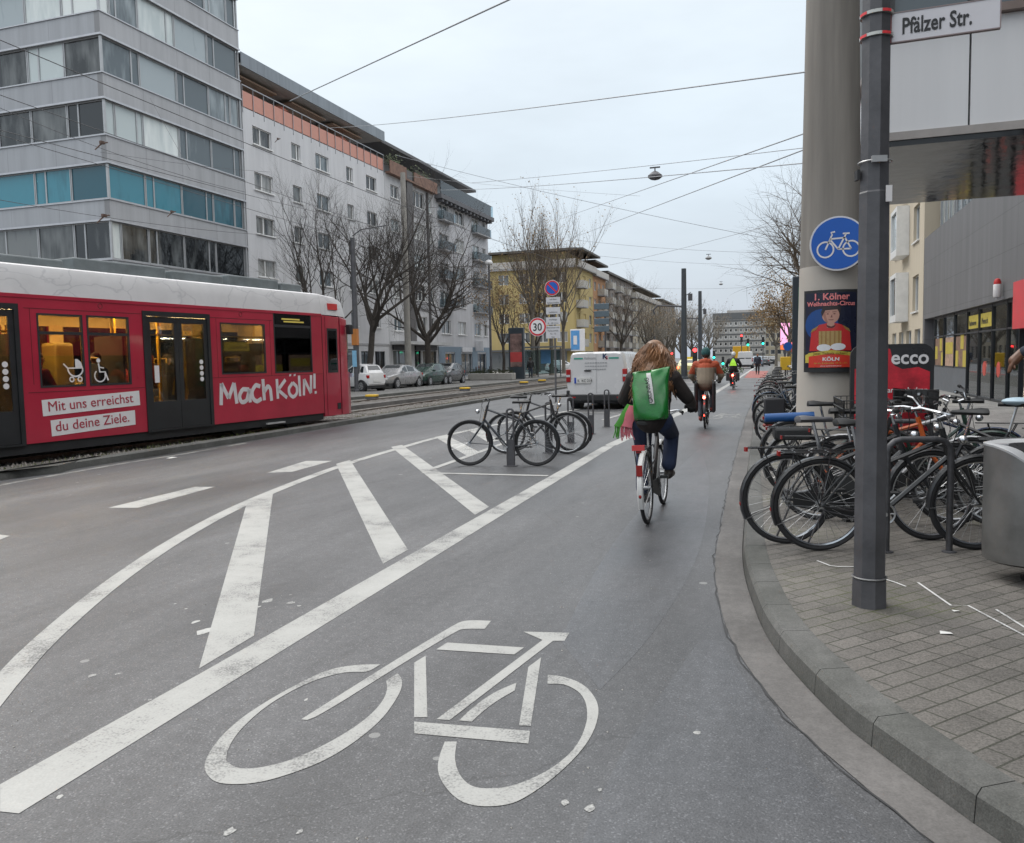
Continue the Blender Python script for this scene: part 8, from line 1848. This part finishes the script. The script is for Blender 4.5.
# direction board, advertising pillar, shelter and planter before the yellow block
c = atY(605, 330, 66); t = thing('direction_sign', 'stack of four grey direction boards on a post, seen from behind', 'sign board', (c.x, 66, 0))
mb = MB(); mb.cyl((0, .08, 0), (0, .08, 5.4), .07); mb.build('pole', STEEL, t)
for y in (306.5, 314, 321.5, 329): zz = atY(600, y, 66).z; mb = MB(); mb.box(-.9, .35, -.02, .03, zz - .24, zz + .24); mb.build('board', M('board_back', (.12, .16, .19), .5, .2), t, bevel=.03)
c = atY(517, 360, 64); t = thing('advertising_pillar', 'dark framed advertising pillar with a red poster before the yellow block', 'pillar', (c.x, 64, .05))
mb = MB(); mb.box(-.65, .65, -.2, .2, 0, 4.2); mb.build('casing', M('pillar_dark', (.03, .04, .05), .4), t, bevel=.03); mb = MB(); mb.box(-.5, .5, -.215, -.205, 1.0, 3.7); mb.build('poster', M('poster_mixed', (.16, .10, .09), .4, 0, .9, 1.5), t, False); mb = MB(); mb.box(-.5, .5, -.216, -.2155 + .0, 1.4, 2.2); mb.build('poster_red', M('poster_red_block', (.4, .05, .05), .4), t, False)
c = atY(540, 360, 70); t = thing('tram_shelter', 'glass tram stop shelter with a blue poster left of the sign post', 'shelter', (c.x - .4, 70, .05))
mb = MB(); mb.box(-2.2, 2.2, -.8, .8, 2.6, 2.72); mb.build('roof', M('shelter_roof', (.12, .13, .14), .5), t)
for x in (-2.1, 0, 2.1): mb = MB(); mb.cyl((x, .7, 0), (x, .7, 2.6), .05); mb.build('post', STEEL, t)
mb = MB(); mb.box(-2.05, 2.05, .69, .71, .3, 2.4); mb.build('glass_wall', GLASS('shelter_glass', (.6, .7, .72), 1.2), t, False); mb = MB(); mb.box(.3, 1.2, .62, .66, 1.2, 2.4); mb.build('blue_poster', M('poster_lightblue', (.12, .3, .55), .4), t, False); mb = MB(); mb.box(-1.8, -.2, .3, .6, .45, .5); mb.build('bench', STEEL, t)
t = thing('planter', 'low concrete planter with small plants beside the tram shelter', 'planter', (c.x - 1.2, 62.5, .02)); mb = MB(); mb.box(-2.6, 1.2, -.5, .5, 0, .55); mb.build('trough', M('trough_concrete', (.3, .29, .27), .8, 0, .15), t, bevel=.05)
mb = MB(); rg = random.Random(9)
for k in range(500): x, y, z = rg.uniform(-2.5, 1.1), rg.uniform(-.45, .45), .55 + abs(rg.gauss(0, .16)); r = rg.uniform(.03, .07); mb.add([(x - r, y, z), (x + r, y + r, z), (x, y - r, z + r)], [(0, 1, 2)])
mb.build('plants', M('planter_green', (.07, .085, .04), .8, 0, .5, 3), t, False)
c = atY(582, 340, 108.8); t = thing('wall_sign', 'pale blue illuminated sign box on the corner of the yellow block', 'sign', (c.x - .6, 108.9, c.z)); mb = MB(); mb.box(-1.0, 1.0, -.25, .0, -1.5, 1.5); mb.build('box', STICK, t, bevel=.05); mb = MB(); mb.box(-.9, .3, -.27, -.252, -1.3, 1.3); mb.build('blue_panel', M('panel_blue', (.10, .30, .60), .35), t, False); mb = MB(); mb.box(-.55, -.05, -.29, -.272, -.6, .6); mb.build('white_mark', STICK, t, False)
# small bushes and bollards on the far left pavement
for i, (x, y) in enumerate(((-25.3, 63.2), (-25.3, 66.4), (-25.2, 69.6))):
    t = thing('bollard', ['dark bollard right of the grey hatchback', 'dark bollard in the middle of three before the corner house', 'dark bollard closest to the lamp post of the corner house'][i], 'bollard', (x, y, .13), 0, 'bollards before the corner house'); mb = MB(); mb.lathe([(.07, 0), (.07, .85), (.085, .87), (.05, .98)], 10); mb.build('post', STEEL, t)
for i, (px, Y) in enumerate(((578, 60), (720, 66))):
    c = G(px, 390) ; p = atY(px, 372, Y); t = thing('bush', ['small green bush beside the white van', 'low clipped hedge beside the neon vest cyclist'][i], 'bush', (p.x, Y, 0)); mb = MB(); mb.tube([(0, 0, 0), (0, 0, .3)], .03); mb.build('stem', BARK, t); mb = MB(); rg = random.Random(20 + i)
    for k in range(900):
        v = Vector((rg.gauss(0, 1), rg.gauss(0, 1), rg.gauss(0, 1))).normalized() * rg.random() ** .4; q = Vector((v.x * (.8 if i == 0 else 1.9), v.y * .6, .45 + v.z * .42)); r = rg.uniform(.03, .07); u = Vector((rg.gauss(0, 1), rg.gauss(0, 1), rg.gauss(0, 1))).normalized(); w_ = u.orthogonal().normalized(); mb.quad(q - u * r, q + w_ * r, q + u * r, q - w_ * r)
    mb.build('foliage', M('bush_green', (.05, .085, .03), .8, 0, .4, 4), t, False)
c = G(724, 380); t = thing('guard_rail', 'grey pedestrian barrier beside the neon vest cyclist', 'barrier', (c.x, 46, 0)); mb = MB()
mb.tube([(0, -3, 0), (0, -3, 1), (0, 3, 1), (0, 3, 0)], .03); mb.tube([(0, -3, .5), (0, 3, .5)], .02); mb.build('frame', ALU, t)
mb = MB(); mb.box(-.012, .012, -2.95, 2.95, .12, .92); mb.build('panel', M('barrier_panel', (.25, .26, .27), .6), t, False)
# paper scraps on the ground
for i, (px, py) in enumerate(((946, 633), (991, 824), (858, 724), (956, 611), (172, 458))):
    z = KH if i in (0, 3) else .0; p = G(px, py, z + (.005 if i != 1 else .005)); mb = MB(); rg = random.Random(i); s = (.03, .026, .018, .02, .09)[i]
    mb.add([(-s, -s * .6, 0), (s, -s * .5, .004), (s * .8, s * .6, .001), (-s * .9, s * .5, .006), (0, 0, s * .25)], [(0, 1, 4), (1, 2, 4), (2, 3, 4), (3, 0, 4)]); o = mb.build('paper_scrap', [M('scrap_white', (.6, .6, .58), .7), M('scrap_brown', (.4, .3, .2), .7)][i == 1], None, False, loc=p, rot=(0, 0, i * 1.1))
    tag(o, ['white paper scrap on the paving right of the octagonal post', 'crumpled beige wrapper in the gutter at the bottom right', 'tiny white scrap on the gutter below the octagonal post', 'tiny orange white scrap by the spray marks', 'white litter ball beside the tram track kerb'][i], 'litter', 'scraps of litter')
